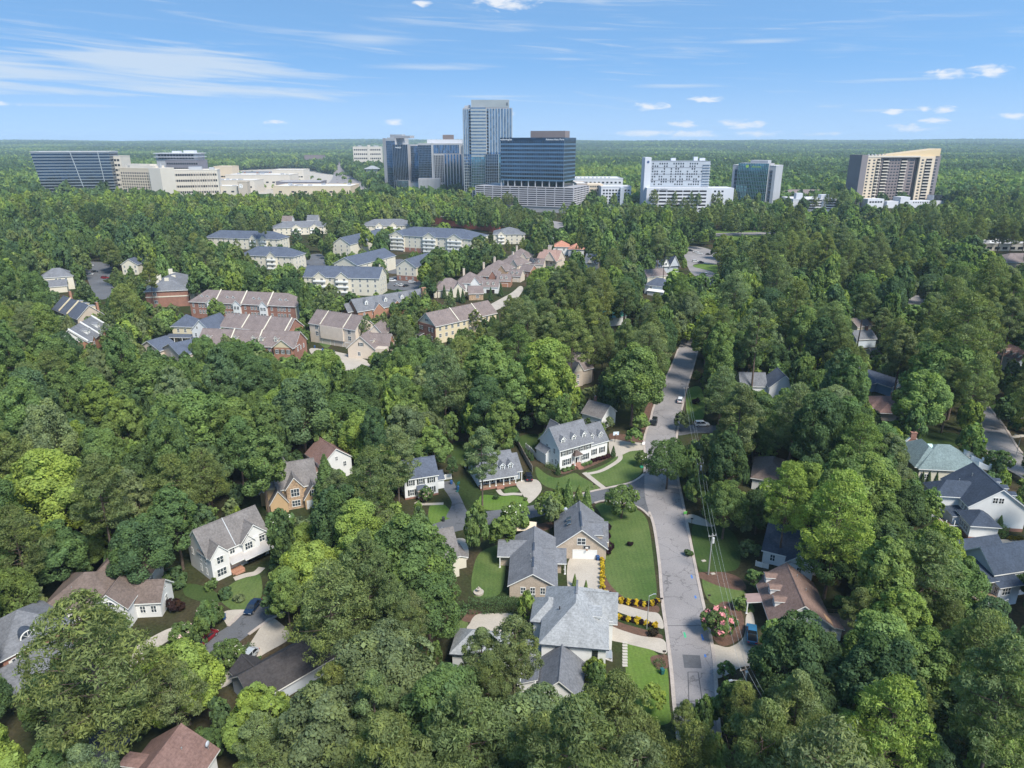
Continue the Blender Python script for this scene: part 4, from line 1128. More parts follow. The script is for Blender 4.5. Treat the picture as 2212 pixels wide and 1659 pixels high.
# dark-roofed white house behind tall pines
h = House('dark_roof_house', 'white house with a dark blue roof behind two tall pine trunks', V3(54.0, 131.5), V3(63.5, 126.5))
h.box(0, h.L, 0, 12, 0, 3.2, WHITE); h.gable(0, h.L, 0, 12, 3.2, 3.4, 'x', WHITE, R_NAVY, 0.4)
h.box(5.0, 10.2, -2.5, -0.01, 0, 3.0, WHITE); h.gable(5.0, 10.2, -2.5, 5, 3.2, 2.2, 'y', WHITE, R_NAVY, 0.35, ends=(1, 0))
h.win('f', 7.6, 1.0, w=0.8, h=1.4, at=-2.5, glass=DARKG); h.win('f', 2, 1.0, w=0.9, h=1.4)
h.done()
keep([(1655, 1190), (1665, 1125), (1690, 1120), (1735, 1150), (1742, 1205), (1725, 1225), (1660, 1222)], 126)

# white house on the right with navy roof
h = House('white_navy_house', 'white two-storey house with navy roof and low hipped wing at the right edge', V3(106.2, 145.6), V3(118.8, 143.9))
h.box(0, 12.6, 0, 14, 0, 6.0, WHITE, BRICK, 0.8); h.gable(0, 12.6, 0, 14, 6.0, 4.6, 'y', WHITE, R_NAVY, 0.4)
h.box(-5.5, -0.01, 4.5, 10.5, 0, 6.0, WHITE); h.hip(-5.5, 6.0, 4.3, 10.7, 6.0, 2.8, R_NAVY, 0.4)
h.box(-1.7, 4.2, -5.6, -0.01, 0, 4.0, WHITE, BRICK, 1.0); h.hip(-1.7, 4.2, -5.8, 1.0, 4.0, 2.2, R_NAVY, 0.4)
h.box(-3.2, -0.01, -0.5, 4.4, 0, 3.3, BLUEGREY); h.slope([(-3.4, -0.8, 3.3), (0, -0.8, 3.7), (0, 4.5, 3.7), (-3.4, 4.5, 3.3)], R_NAVY)
h.row('l', [-4.3, -3.3, -2.2, -1.2], 1.6, at=-1.7, w=0.7, h=1.4, glass=DARKG)
for q in (5.3, 6.6): h.win('f', q, 7.0, w=1.0, h=1.3, glass=DARKG)
h.row('l', [1.2, 2.6], 4.0, at=-0.005, w=0.8, h=1.3)
for i, y in enumerate((3.5, 7.0, 10.5)): h.dormer(10.9, y, 7.0, 1.6, 1.1, 0.4, 2.6, WHITE, R_NAVY, 'r')
b = MB(); b.box(-5.6, -1.72, -2.8, 1.5, 1.1, 1.25, WOOD)
for x in (-5.5, -3.7): b.box(x - .08, x + .08, -2.8, -2.64, 0, 3.3, TRIM)
b.box(-5.6, -1.8, -2.8, -2.72, 2.0, 2.1, TRIM); b.box(-5.6, -5.52, -2.8, 1.5, 2.0, 2.1, TRIM); b.build('side_deck', h.root)
h.vent(0.5, 7.5, 8.7); h.vent(4.2, 9.5, 9.4)
h.done()
keep([(2035, 1075), (2050, 1040), (2118, 1012), (2165, 1050), (2212, 1090), (2212, 1186), (2096, 1186), (2098, 1160), (2050, 1130), (2045, 1100)], 140)

# green hip roof
h = House('green_roof_house', 'cream house with a grey-green hip roof and a broad red brick chimney gable', V3(107.6, 168.6), V3(123.2, 166.8))
h.box(0, 15.6, 0, 12, 0, 4.4, PALECREAM); h.hip(0, 15.6, 0, 12.5, 4.4, 4.6, R_GREEN, 0.5)
h.box(-0.6, 8.0, 6.0, 14, 0, 4.42, PALECREAM); h.hip(-0.6, 8.5, 1.0, 15, 4.42, 4.2, R_GREEN, 0.45)
h.box(15.61, 18.5, 3, 10, 0, 4.2, PALECREAM); h.slope([(15.5, 2.6, 4.3), (18.8, 2.6, 3.6), (18.8, 10.4, 3.6), (15.5, 10.4, 4.3)], R_GREEN)
for y in (2.6, 6.6, 10.6):
    b = MB(); b.box(18.5, 18.9, y - 0.2, y + 0.2, 0, 5.4, WHITE); b.hexa([(15.6, y - .2, 4.2), (18.9, y - .2, 3.5), (18.9, y + .2, 3.5), (15.6, y + .2, 4.2), (15.6, y - .2, 6.0), (18.9, y - .2, 4.6), (18.9, y + .2, 4.6), (15.6, y + .2, 6.0)], WHITE); b.build('parapet', h.root)
h.row('f', [2.0, 9.0, 13], 1.6, w=0.9, h=1.2); h.win('l', 8.0, 1.6, w=0.8, h=1.4, at=-0.6)
b = MB(); b.poly([(-2.8, -.35, 0), (2.8, -.35, 0), (0.7, -.35, 2.6), (-0.7, -.35, 2.6)], BRICK); b.poly([(-2.8, .35, 0), (-0.7, .35, 2.6), (0.7, .35, 2.6), (2.8, .35, 0)], BRICK)
for sg in (-1, 1):
    p = [(sg * 2.8, -.42, 0), (sg * 2.8, .42, 0), (sg * 0.7, .42, 2.6), (sg * 0.7, -.42, 2.6)]
    b.poly(p if sg > 0 else p[::-1], TRIM); b.hexa([(sg * 2.8 - .15, -.42, 0), (sg * 2.8 + .15, -.42, 0), (sg * 2.8 + .15, .42, 0), (sg * 2.8 - .15, .42, 0), (sg * .7 - .1, -.42, 2.6), (sg * .7 + .1, -.42, 2.6), (sg * .7 + .1, .42, 2.6), (sg * .7 - .1, .42, 2.6)], TRIM)
b.box(-0.75, 0.75, -.45, .45, 2.3, 4.0, BRICK); b.box(-0.85, 0.85, -.55, .55, 4.0, 4.2, BRICK); b.tube((0, 0, 4.2), (0, 0, 4.7), .15, .15, DOORB, 8)
b.build('chimney', h.root, (3.6, 14.6, 4.6))
b = MB(); b.hexa([(-.6, -.6, 0), (.6, -.6, 0), (.6, .6, .75), (-.6, .6, .75), (-.6, -.6, .15), (.6, -.6, .15), (.6, .6, .9), (-.6, .6, .9)], METAL, mat('skylight_pane', (0.45, 0.6, 0.55), 0.2, 0.05)); b.build('skylight', h.root, (4.6, 6.3, 7.8))
h.vent(3.0, 4.8, 6.8, .3); h.vent(8.4, 4.5, 7.2, .4)
h.done()
keep([(1978, 1010), (1976, 975), (2010, 945), (2060, 956), (2110, 985), (2128, 1010), (2118, 1010), (2050, 1038), (1990, 1035)], 167)

# grey house with screened porch and deck at the right edge
h = House('deck_house', 'grey house with dark roofs, screened porch and a white-railed deck at the right edge', V3(93.6, 116.0), V3(104, 118.3))
h.box(1.2, 12, 2.0, 10, 0, 6.2, GREYS); h.gable(1.2, 12, 2.0, 10, 6.2, 3.4, 'x', GREYS, R_NAVY, 0.4)
h.box(0.6, 5.5, -0.2, 1.99, 0, 4.6, GREYS); h.slope([(0.3, -0.6, 4.6), (5.9, -0.6, 4.6), (5.9, 2.0, 5.5), (0.3, 2.0, 5.5)], R_NAVY)
h.slope([(-4.2, 0.8, 5.0), (1.4, 0.8, 5.2), (1.4, 6.6, 6.6), (-4.2, 6.6, 6.4)], R_NAVY)
b = MB(); b.box(-4.0, 0.55, 1.0, 6.2, 2.2, 2.4, WOOD); b.box(-4.2, 0.55, -2.6, 0.98, 2.2, 2.4, WOOD)
for x, y in ((-3.9, 1.1), (-3.9, 3.6), (-3.9, 6.1), (0.5, 1.1)): b.box(x - .1, x + .1, y - .1, y + .1, 2.4, 5.0, TRIM)
for x, y in ((-4.1, -2.5), (-1.8, -2.5), (0.4, -2.5), (-4.1, 0.9)): b.box(x - .1, x + .1, y - .1, y + .1, 0, 3.5, TRIM)
for z in (2.55, 3.35):
    b.box(-4.2, 0.5, -2.58, -2.5, z, z + .09, TRIM); b.box(-4.2, -4.12, -2.5, 0.9, z, z + .09, TRIM); b.box(-4.0, -3.92, 1, 6.2, z, z + .09, TRIM)
for i in range(24): b.box(-4.1 + i * .19, -4.06 + i * .19, -2.56, -2.52, 2.6, 3.4, TRIM)
for i in range(18): b.box(-4.18, -4.14, -2.5 + i * .19, -2.46 + i * .19, 2.6, 3.4, TRIM)
b.build('deck', h.root)
h.win('f', 2.4, 2.6, w=1.8, h=1.5, nx=3, at=-0.2); h.row('f', [6.8, 8.6], 3.6, at=2.0, w=0.9, h=1.4)
h.row('l', [0.4, 1.2], 2.6, at=0.6, w=0.6, h=1.5)
h.box(2.0, 12, 9.0, 16, 0, 4.2, GREYS); h.gable(2, 12, 9, 16, 4.2, 2.9, 'x', GREYS, R_NAVY, 0.4)
h.done()
keep([(2112, 1285), (2120, 1220), (2150, 1190), (2212, 1190), (2212, 1330), (2150, 1315), (2118, 1300)], 112)

# brown roof among the pines
h = House('pine_shaded_house', 'low house with a plain dark brown hip roof under pines right of the street', V3(62.6, 165.5), V3(71.0, 162.2))
h.box(0, 9, 0, 13, 0, 3.3, WHITE); h.hip(0, 9, 0, 13, 3.3, 3.2, R_BROWN, 0.5); h.done()
keep([(1618, 985), (1640, 965), (1682, 1000), (1668, 1035), (1622, 1030)], 163)
# twin white gables
h = House('twin_gable_house', 'white house with two grey-blue gables peeking above the trees right of the street', V3(89.5, 231.0), V3(99.2, 230.4))
h.box(0, 9.4, 0, 9, 0, 5.4, WHITE); h.gable(0, 9.4, 0, 9, 5.4, 4.2, 'y', WHITE, R_BLUE, 0.4)
h.box(-9, -0.01, 3, 10, 0, 4.8, WHITE); h.gable(-9, 0, 3, 10, 4.8, 3.6, 'x', WHITE, R_GREY, 0.4, ends=(1, 0))
h.win('f', 4.7, 3.8, w=1.4, h=1.4, nx=3); h.done()
keep([(1614, 820), (1630, 806), (1665, 838), (1668, 812), (1690, 802), (1718, 815), (1720, 842), (1665, 846)], 230)
# blue house
h = House('blue_house', 'blue house with dark roof, solar panels and a white bay window', V3(134.6, 236.0), V3(141.6, 239.4))
h.box(0, 7.6, 0, 18, 0, 3.8, BLUES); h.gable(0, 7.6, 0, 18, 3.8, 2.0, 'y', BLUES, R_BLUE, 0.6)
h.box(-7.5, -0.01, 6, 16, 0, 3.6, BLUES); h.gable(-7.5, 1, 6, 16, 3.6, 2.3, 'x', BLUES, R_BLUE, 0.5, ends=(1, 0))
h.win('f', 4.2, 1.4, w=1.9, h=1.5, nx=2, ny=1)
b = MB()
for i in range(2):
    for j in range(4):
        x0, x1, y0 = 4.2 + i * 1.7, 5.7 + i * 1.7, 4 + j * 2.6
        zf = lambda x: 3.8 + 2.0 - (x - 3.8) * 2.0 / 3.8 + 0.22
        b.hexa([(x0, y0, zf(x0) - .06), (x1, y0, zf(x1) - .06), (x1, y0 + 2.4, zf(x1) - .06), (x0, y0 + 2.4, zf(x0) - .06), (x0, y0, zf(x0)), (x1, y0, zf(x1)), (x1, y0 + 2.4, zf(x1)), (x0, y0 + 2.4, zf(x0))], DARKG)
b.build('solar_panel_array', h.root); h.done()
keep([(1876, 815), (1885, 788), (1915, 790), (1956, 825), (1955, 845), (1928, 850)], 238)
h = House('brown_ranch_house', 'low house with a rust-brown hip roof and brick chimney in front of the blue house', V3(118.2, 217.4), V3(133.1, 215.2))
h.box(0, 15, 0, 10, 0, 3.0, TAN); h.hip(0, 15, 0, 10, 3.0, 2.6, R_RED, 0.6); h.box(2, 7, -4, -0.01, 0, 2.9, TAN); h.hip(1.5, 8, -4.5, 4, 3.0, 2.0, R_RED, 0.5)
h.chimney(8.5, 5.5, 3, 6.6, 1.3, 0.9); h.done()
keep([(1882, 880), (1920, 850), (1965, 855), (1980, 880), (1925, 888)], 215)
h = House('red_roof_house', 'white two-storey house with red-brown roof and three dormers at the right edge', V3(195.4, 272.0), V3(196.4, 261.0))
h.box(0, 11, 0, 9, 0, 5.6, WHITE); h.gable(0, 11, 0, 9, 5.6, 3.4, 'x', WHITE, R_RED, 0.4)
for x in (2.2, 5.5, 8.8): h.dormer(x, 0.9, 6.3, 1.3, 1.2, 0.7, 2.4, WHITE, R_RED)
h.row('f', [2, 5.5, 9], 3.4, w=0.9, h=1.4); h.row('r', [3, 6], 3.4, at=11, w=0.9, h=1.4); h.done()
keep([(2150, 765), (2158, 745), (2180, 732), (2212, 745), (2212, 775), (2160, 780)], 264)
h = House('back_lot_cottage', 'small white cottage with a faded brown roof behind the corner colonial', V3(22.4, 209.8), V3(28.1, 204.9))
h.box(0, 7.5, 0, 8, 0, 4.2, WHITE); h.gable(0, 7.5, 0, 8, 4.2, 3.0, 'x', WHITE, R_WEATH, 0.35); h.chimney(0.8, 6, 4, 8, 0.7, 0.7, BRICK); h.win('f', 5.5, 1.2, w=0.8, h=1.4); h.win('l', 3.5, 1.2, w=0.8, h=1.4, at=0); h.done()
keep([(1256, 888), (1283, 854), (1312, 870), (1306, 895), (1268, 900)], 205)
h = House('grey_gable_house', 'grey house with stepped taupe gable roofs beside the main street behind the dark cedar', V3(21.5, 245.0), V3(30.5, 252.0))
h.box(0, 11, 0, 9, 0, 6.0, TAN); h.gable(0, 11, 0, 9, 6.0, 4.2, 'x', TAN, R_TAUPE, 0.4); h.crossgable(3.2, 5, -0.6, 7, 6.0, 3.4, PALECREAM, R_GREY); h.box(0.7, 5.7, -0.6, -0.01, 0, 6.0, TAN)
h.box(9, 16, 7, 24, 0, 5.4, TAN); h.gable(9, 16, 7, 24, 5.4, 4.0, 'y', PALECREAM, R_TAUPE, 0.4); h.crossgable(7.5, 4.5, 4.4, 8, 6.0, 4.2, PALECREAM, R_TAUPE)
h.win('f', 3.2, 3.4, w=0.9, h=1.4, at=-0.6); h.win('f', 3.2, 1, w=0.9, h=1.4, at=-0.6); h.chimney(10.5, 2, 5, 11.5, 0.9, 0.9, PALECREAM); h.done()
keep([(1238, 830), (1250, 790), (1268, 772), (1290, 745), (1310, 735), (1305, 770), (1288, 800), (1290, 830)], 246)
# far houses by the turning circle and between
h = House('turret_gable_house', 'grey-blue roofed house with a white triangular gable by the turning circle', (1411, 592), (1465, 588), near=False)
h.box(0, h.L, 0, 12, 0, 4.6, GREYS); h.hip(0, h.L * 0.7, 0, 12, 4.6, 3.6, R_BLUE, 0.5); h.gable(h.L * 0.6, h.L, -1, 14, 4.6, 7.0, 'y', GREYS, R_BLUE, 0.5); h.gable(h.L * .3, h.L * .62, -0.8, 7, 4.6, 5.6, 'y', WHITE, R_BLUE, 0.4, ends=(1, 0)); h.win('f', h.L * .46, 5.6, w=1.4, h=1.6, at=-0.8); h.done()
keep([(1410, 580), (1420, 566), (1460, 558), (1484, 568), (1484, 590), (1412, 592)], 478)
h = House('taupe_hip_house', 'house with a plain taupe roof between two blue-grey roofs near the turning circle', (1398, 612), (1440, 608), near=False)
h.box(0, h.L, 0, 10, 0, 4.2, PALECREAM); h.gable(0, h.L, 0, 10, 4.2, 3.6, 'x', PALECREAM, R_TAUPE, 0.4); h.done()
h = House('slate_roof_house', 'pale house with slate blue hip roof and porch left of the main street', (1392, 634), (1440, 640), near=False)
h.box(0, h.L, 0, 10, 0, 5.4, BLUEGREY); h.hip(0, h.L, 0, 10, 5.4, 4.0, R_BLUE, 0.5); h.box(3, h.L - 1, -3, -0.01, 0, 2.8, WHITE); h.slope([(2.6, -3.4, 2.7), (h.L - .6, -3.4, 2.7), (h.L - .6, 0, 3.5), (2.6, 0, 3.5)], WHITE); h.win('f', 4, 3.4, w=1, h=1.4); h.done()
keep([(1390, 620), (1398, 588), (1438, 590), (1425, 640), (1400, 632)], 440)
h = House('green_metal_house', 'white house with a green metal roof glimpsed through trees left of the main street', (1314, 706), (1352, 700), near=False)
h.box(0, h.L, 0, 7, 0, 4.4, WHITE); h.slope([(-.4, -.4, 4.3), (h.L + .4, -.4, 4.3), (h.L + .4, 7, 6.4), (-.4, 7, 6.4)], GREENR); h.box(9.5, 14, 6, 12, 0, 7, WHITE); h.slope([(9, 5.5, 7.4), (15, 5.5, 7.4), (15, 12, 8.6), (9, 12, 8.6)], GREENR); h.chimney(13, 8, 7, 10, 1.2, 1, OBRICK); h.done()
keep([(1314, 690), (1325, 684), (1350, 684), (1370, 668), (1376, 690), (1350, 705), (1316, 706)], 332)
for nm, lb, a, b_, hh, wm, rm in (
    ('white_bungalow', 'white-roofed low building beyond the pines right of the street', (1834, 700), (1868, 694), 4.5, WHITE, mat('white_membrane_roof', (0.62, 0.62, 0.60), 0.8, 0.05)),
    ('taupe_bungalow', 'low house with a taupe roof next to the white-roofed building', (1850, 722), (1880, 718), 3.6, PALECREAM, R_TAUPE),
    ('chimney_bungalow', 'grey-roofed house with a brick chimney among pines on the right', (1848, 752), (1890, 750), 4.0, BLUEGREY, R_GREY),
    ('long_brown_house', 'long low dark brown roof behind the blue house', (1890, 790), (1952, 786), 3.2, TAN, R_BROWN),
    ('hidden_brown_house', 'dark brown roof deep in shade under pines by the main street', (1602, 790), (1660, 788), 3.4, TAN, R_BROWN)):
    h = House(nm, lb, a, b_, near=False)
    h.box(0, h.L, 0, 9, 0, hh, wm); h.gable(0, h.L, 0, 9, hh, 2.8, 'x', wm, rm, 0.4)
    if nm == 'chimney_bungalow': h.chimney(h.L * .75, 4.5, 4, 8.5, 1.1, 0.9)
    h.done()
keep([(1836, 690), (1850, 668), (1868, 690), (1892, 700), (1895, 755), (1850, 748)], 330)
h = House('patio_neighbour_house', 'navy-roofed corner of a house with a cream gable beside the beige townhouse row', (1255, 735), (1295, 722), near=False)
h.box(0, h.L, 0, 9, 0, 5.5, PALECREAM); h.gable(0, h.L * .55, 0, 9, 5.5, 3.4, 'x', PALECREAM, R_BLUE, 0.4); h.gable(h.L * .5, h.L, -2, 9, 5.5, 4, 'y', PALECREAM, R_BLUE, 0.4); h.done()
keep([(428, 1394), (466, 1356), (476, 1368), (440, 1400)], 104)
keep([(512, 1436), (520, 1418), (556, 1404), (566, 1412), (545, 1438)], 100)
keep([(524, 1322), (540, 1300), (562, 1296), (556, 1316)], 116)
keep([(330, 1280), (350, 1225), (385, 1235), (392, 1295), (350, 1345)], 112)
keep([(2090, 1164), (2212, 1164), (2212, 1226), (2094, 1216)], 122)
# ---------------------------------------------------------------- townhouses and apartments (mid distance)
def TH(name, label, a, b, z, cat='townhouses', group=None, length=None):
    return House(name, label, a, b, cat, group, zb=z, near=False, length=length)
def kp(pts, h, extra=0): keep(pts, h.O.y + extra)
ARCHD = (0.9, 1.2)
# long brick row with brown roof
h = TH('brick_row', 'long red brick townhouse row with brown roof, paired dormers and white bays', (409.5, 651.5), (637, 662.3), 8.5)
L = h.L
h.box(0, L, 0, 13, 0, 8.5, BRICK); h.hip(0, L, 0, 13, 8.5, 5.2, R_TAUPE, 0.5)
h.box(L + 0.01, L + 0.2, 0.2, 12.8, 0, 8.5, PALECREAM)
for i in range(4):
    x = L * (i + 0.5) / 4
    for s in (-1.6, 1.6): h.dormer(x + s, 2.4, 10.0, 1.5, 1.1, 0.8, 2.0, WHITE, R_TAUPE)
    h.row('f', [x - 1.8, x - 0.1, x + 1.6], 5.9, w=1.0, h=1.7); h.row('f', [x - 1.8, x - 0.1, x + 1.6], 2.7, w=1.0, h=1.7)
    h.row('f', [x - 5.4, x + 4.0], 5.9, w=0.9, h=1.7); h.row('f', [x - 5.4, x + 4.0], 2.7, w=0.9, h=1.7)
for i in (1, 2, 3):
    x = L * i / 4 - 2.4
    h.box(x - 2.0, x + 2.0, -0.9, -0.01, 0, 8.3, WHITE); h.gable(x - 2.2, x + 2.2, -0.9, 4, 8.3, 2.2, 'y', WHITE, R_TAUPE, 0.3, ends=(1, 0))
    h.row('f', [x - 0.8, x + 0.8], 5.8, at=-0.9, w=1.2, h=1.6); h.row('f', [x - 0.8, x + 0.8], 2.6, at=-0.9, w=1.2, h=1.6)
    b = MB(); b.hexa([(-.25, -.4, 8.6), (.25, -.4, 8.6), (.25, 6.5, 13.9), (-.25, 6.5, 13.9), (-.25, -.4, 8.95), (.25, -.4, 8.95), (.25, 6.5, 14.25), (-.25, 6.5, 14.25)], PALECREAM); b.build('party_wall', h.root, (L * i / 4, 0, 0))
h.done(); kp([(412, 690), (412, 650), (445, 628), (560, 635), (640, 658), (648, 690), (560, 690)], h)
# second row
h = TH('beige_row', 'beige townhouse row with brown roof and brick gable end between two longer rows', (477, 704), (620, 717), 8.0)
L = h.L
h.box(0, L, 0, 12, 0, 8, BEIGE); h.gable(0, L, 0, 12, 8, 4.6, 'x', BRICK, R_TAUPE, 0.5); h.box(L + .01, L + .25, 0.3, 11.7, 0, 8, OBRICK)
for i in range(6): h.win('f', L * (i + .6) / 6.2, 5.6, w=1.9, h=1.7, nx=3); h.win('f', L * (i + .6) / 6.2, 2.4, w=1.9, h=1.7, nx=3)
h.row('r', [3, 6, 9], 5.4, at=L + .25, w=0.9, h=1.5)
for i in (0.33, 0.66, 0.97):
    b = MB(); b.hexa([(-.2, -.4, 8.0), (.2, -.4, 8.0), (.2, 6, 12.7), (-.2, 6, 12.7), (-.2, -.4, 8.35), (.2, -.4, 8.35), (.2, 6, 13.0), (-.2, 6, 13.0)], PALECREAM); b.build('party_wall', h.root, (L * i, 0, 0))
for q in (.12, .2, .45, .6, .75): h.vent(L * q, 5, 12.0, 0.7)
h.done(); kp([(475, 700), (485, 668), (610, 676), (622, 690), (622, 725), (600, 720), (478, 712)], h)
# third row, brick with dormers
h = TH('dormer_row', 'brown-roofed townhouse row with single white dormers and a brick front gable with dark shutters', (427, 741.5), (636, 749), 6.5)
L = h.L
h.box(0, L, 0, 12, 0, 6.5, BRICK); h.gable(0, L, 0, 12, 6.5, 4.8, 'x', BRICK, R_TAUPE, 0.5)
for q in (.10, .28, .38, .57, .65, .80): h.dormer(L * q, 1.4, 8.0, 1.6, 1.4, 0.9, 2.4, PALECREAM, R_TAUPE)
h.box(L - 8.2, L - 0.6, -1.8, -0.01, 0, 6.5, OBRICK); h.gable(L - 8.6, L - 0.2, -1.8, 5, 6.5, 3.3, 'y', CREAM, R_TAUPE, 0.4, ends=(1, 0))
h.row('f', [L - 6.8, L - 4.4, L - 2.0], 3.9, at=-1.8, w=1.1, h=1.6, shut=SHUT); h.win('f', L - 2.0, 0.6, at=-1.8, w=1.1, h=1.6, shut=SHUT)
h.row('f', [L * q for q in (.06, .16, .3, .42, .55, .66, .74)], 3.9, w=1.0, h=1.5)
h.row('r', [3, 6, 9], 3.9, at=L, w=0.9, h=1.5)
h.slope([(L - 13, -2.5, 3.0), (L - 8.3, -2.5, 3.0), (L - 8.3, 0, 3.6), (L - 13, 0, 3.6)], R_DARK)
for x in (L - 12.8, L - 10.8): h.column(x, -2.3, 0, 2.9)
for i in (0.33, 0.62):
    b = MB(); b.hexa([(-.2, -.4, 6.5), (.2, -.4, 6.5), (.2, 6, 11.5), (-.2, 6, 11.5), (-.2, -.4, 6.85), (.2, -.4, 6.85), (.2, 6, 11.8), (-.2, 6, 11.8)], PALECREAM); b.build('party_wall', h.root, (L * i, 0, 0))
h.done(); kp([(430, 738), (440, 708), (560, 710), (640, 712), (652, 745), (645, 772), (600, 772), (575, 745), (500, 735)], h)
# beige row with garages
h = TH('garage_row', 'three-storey beige townhouse row over garages with a brown roof', (668, 697), (767, 712), 8.8)
L = h.L
h.box(0, L, 0, 12, 0, 8.8, BEIGE); h.gable(0, L, 0, 12, 8.8, 4.8, 'x', BEIGE, R_TAUPE, 0.4)
for q in (.16, .36, .58, .70, .87): h.win('f', L * q, 6.4, w=1.6, h=1.6, nx=2); h.win('f', L * q, 3.5, w=1.6, h=1.8, nx=2)
for q in (.35, .62, .85): h.garage('f', L * q, 0, 0, 4.6, 2.2, BEIGE)
for x0, x1 in ((.25, .5), (.5, .75)): h.box(L * x0, L * x1 - 0.02, -0.6, -0.01, 2.7, 8.6, BEIGE)
for q in (.1, .3, .55, .8): h.vent(L * q, 5.5, 13.2, 0.8)
for i in (0.25, 0.75):
    b = MB(); b.hexa([(-.15, -.4, 8.7), (.15, -.4, 8.7), (.15, 6, 13.6), (-.15, 6, 13.6), (-.15, -.4, 9.05), (.15, -.4, 9.05), (.15, 6, 13.95), (-.15, 6, 13.95)], PALECREAM); b.build('party_wall', h.root, (L * i, 0, 0))
h.done(); kp([(668, 740), (668, 697), (690, 672), (780, 685), (770, 745), (700, 765)], h)
h = TH('end_gable_house', 'beige end house with sprawling brown gable roof at the foot of the garage row', (751, 750), (832, 754), 4.6)
L = h.L
h.box(0, L, 0, 14, 0, 4.6, BEIGE); h.gable(0, L * .72, 0, 16, 4.6, 5.0, 'y', BEIGE, R_TAUPE, 0.5); h.gable(L * .4, L, 4, 12, 4.6, 4.4, 'x', OBRICK, R_TAUPE, 0.4, ends=(0, 1)); h.box(L * .5, L * .72, 12, 18, 0, 8, BEIGE); h.gable(L * .3, L * .75, 10, 20, 8, 4, 'y', BEIGE, R_TAUPE, 0.4)
h.dormer(L * .62, 4, 6.2, 2.2, 1.0, .4, 2, PALECREAM, R_TAUPE, 'r', win=None); h.win('f', L * .36, 5.4, w=1.2, h=1.4, shut=SHUT); h.win('f', L * .3, 1.2, w=1.1, h=1.5)
h.done(); kp([(749, 755), (790, 700), (812, 700), (842, 705), (848, 735), (830, 755)], h)
# long row to the right
h = TH('cream_brick_row', 'cream townhouse row with a brick gable end and long brown roof beside the wood', (941, 704), (1072, 675), 8.5)
L = h.L
h.box(0, L, 0, 12.5, 0, 8.5, CREAM); h.gable(0, L, 0, 12.5, 8.5, 4.8, 'x', PALECREAM, R_TAUPE, 0.5); h.box(-0.3, -0.01, 0, 12.5, 0, 8.3, BRICK)
h.row('l', [2, 4.3, 9.5, 11.2], 5.4, at=-0.3, w=0.9, h=1.6, shut=SHUT); h.row('l', [2.5, 6, 10], 1.6, at=-0.3, w=0.9, h=1.6, shut=SHUT); h.win('l', 6.2, 9.6, at=0, w=0.9, h=1.0, shut=SHUT)
for i in range(10): h.win('f', L * (i + .7) / 10.4, 5.9, w=1.2, h=1.6); h.win('f', L * (i + .7) / 10.4, 2.8, w=1.2, h=1.6)
b = MB(); b.box(L - 4.6, L - 2.6, -.2, -.01, 3.0, 5.8, DOORB); b.build('screen_porch', h.root)
h.slope([(-3, 8, 3.2), (-0.3, 8, 3.8), (-0.3, 11, 3.8), (-3, 11, 3.2)], R_DARK)
for y in (8.2, 10.8): h.column(-2.8, y, 0, 3.1)
for i in (0.36, 0.72):
    b = MB(); b.hexa([(-.2, -.4, 8.5), (.2, -.4, 8.5), (.2, 6.2, 13.4), (-.2, 6.2, 13.4), (-.2, -.4, 8.85), (.2, -.4, 8.85), (.2, 6.2, 13.75), (-.2, 6.2, 13.75)], PALECREAM); b.build('party_wall', h.root, (L * i, 0, 0))
for q in (.08, .16, .3, .55, .62, .85): h.vent(L * q, 5, 12.6, 0.8)
h.done(); kp([(898, 735), (900, 690), (922, 680), (1050, 650), (1075, 672), (1072, 700), (1000, 705), (945, 725)], h)
# brick with chimney and dormers
h = TH('chimney_row', 'red brick townhouse row with slate roof, white dormers and a tall brick chimney', (773, 672), (927, 646), 5.6)
L = h.L
h.box(0, L, 0, 11, 0, 5.6, OBRICK); h.gable(0, L, 0, 11, 5.6, 5.0, 'x', OBRICK, R_BLUE if False else R_GREY, 0.5)
for q in (.14, .40, .63, .78): h.dormer(L * q, 1.6, 7.6, 1.7, 1.6, 1.0, 2.6, WHITE, R_GREY)
for q in (.27, .52, .70): h.crossgable(L * q, 6.5, -0.8, 6, 4.6, 3.4, OBRICK, R_GREY, 0.3); h.box(L * q - 3.2, L * q + 3.2, -.8, -.01, 0, 4.6, OBRICK)
h.box(L * .86, L * .98, -1.2, -.01, 0, 5.6, OBRICK); h.crossgable(L * .92, 6.6, -1.2, 7, 5.6, 3.4, OBRICK, R_GREY, .35); h.dormer(L * .965, 2.5, 8.2, 1.7, 1.6, 1.0, 2.6, WHITE, R_GREY)
b = MB(); b.box(-1.1, 1.1, -.7, .7, 0, 12.4, OBRICK); b.box(-1.25, 1.25, -.85, .85, 12.4, 12.8, OBRICK); b.build('chimney', h.root, (L * .89, -1.9, 0))
h.row('f', [L * .885 - 2.5, L * .945 + .6], 3.4, at=-1.2, w=.9, h=1.6); h.row('f', [L * .08, L * .2, L * .34, L * .6], 2.6, w=.9, h=1.5)
h.box(-3, -.01, 5, 11, 0, 5.0, BRICK); h.gable(-3, 0, 4.5, 11.5, 5.0, 3.4, 'x', BRICK, R_GREY, .4, ends=(1, 0)); h.win('l', 8, 1.5, at=-3, w=.9, h=1.5)
h.done(); kp([(748, 660), (757, 647), (917, 624), (930, 648), (920, 665), (900, 655), (860, 660), (785, 680), (752, 675)], h)
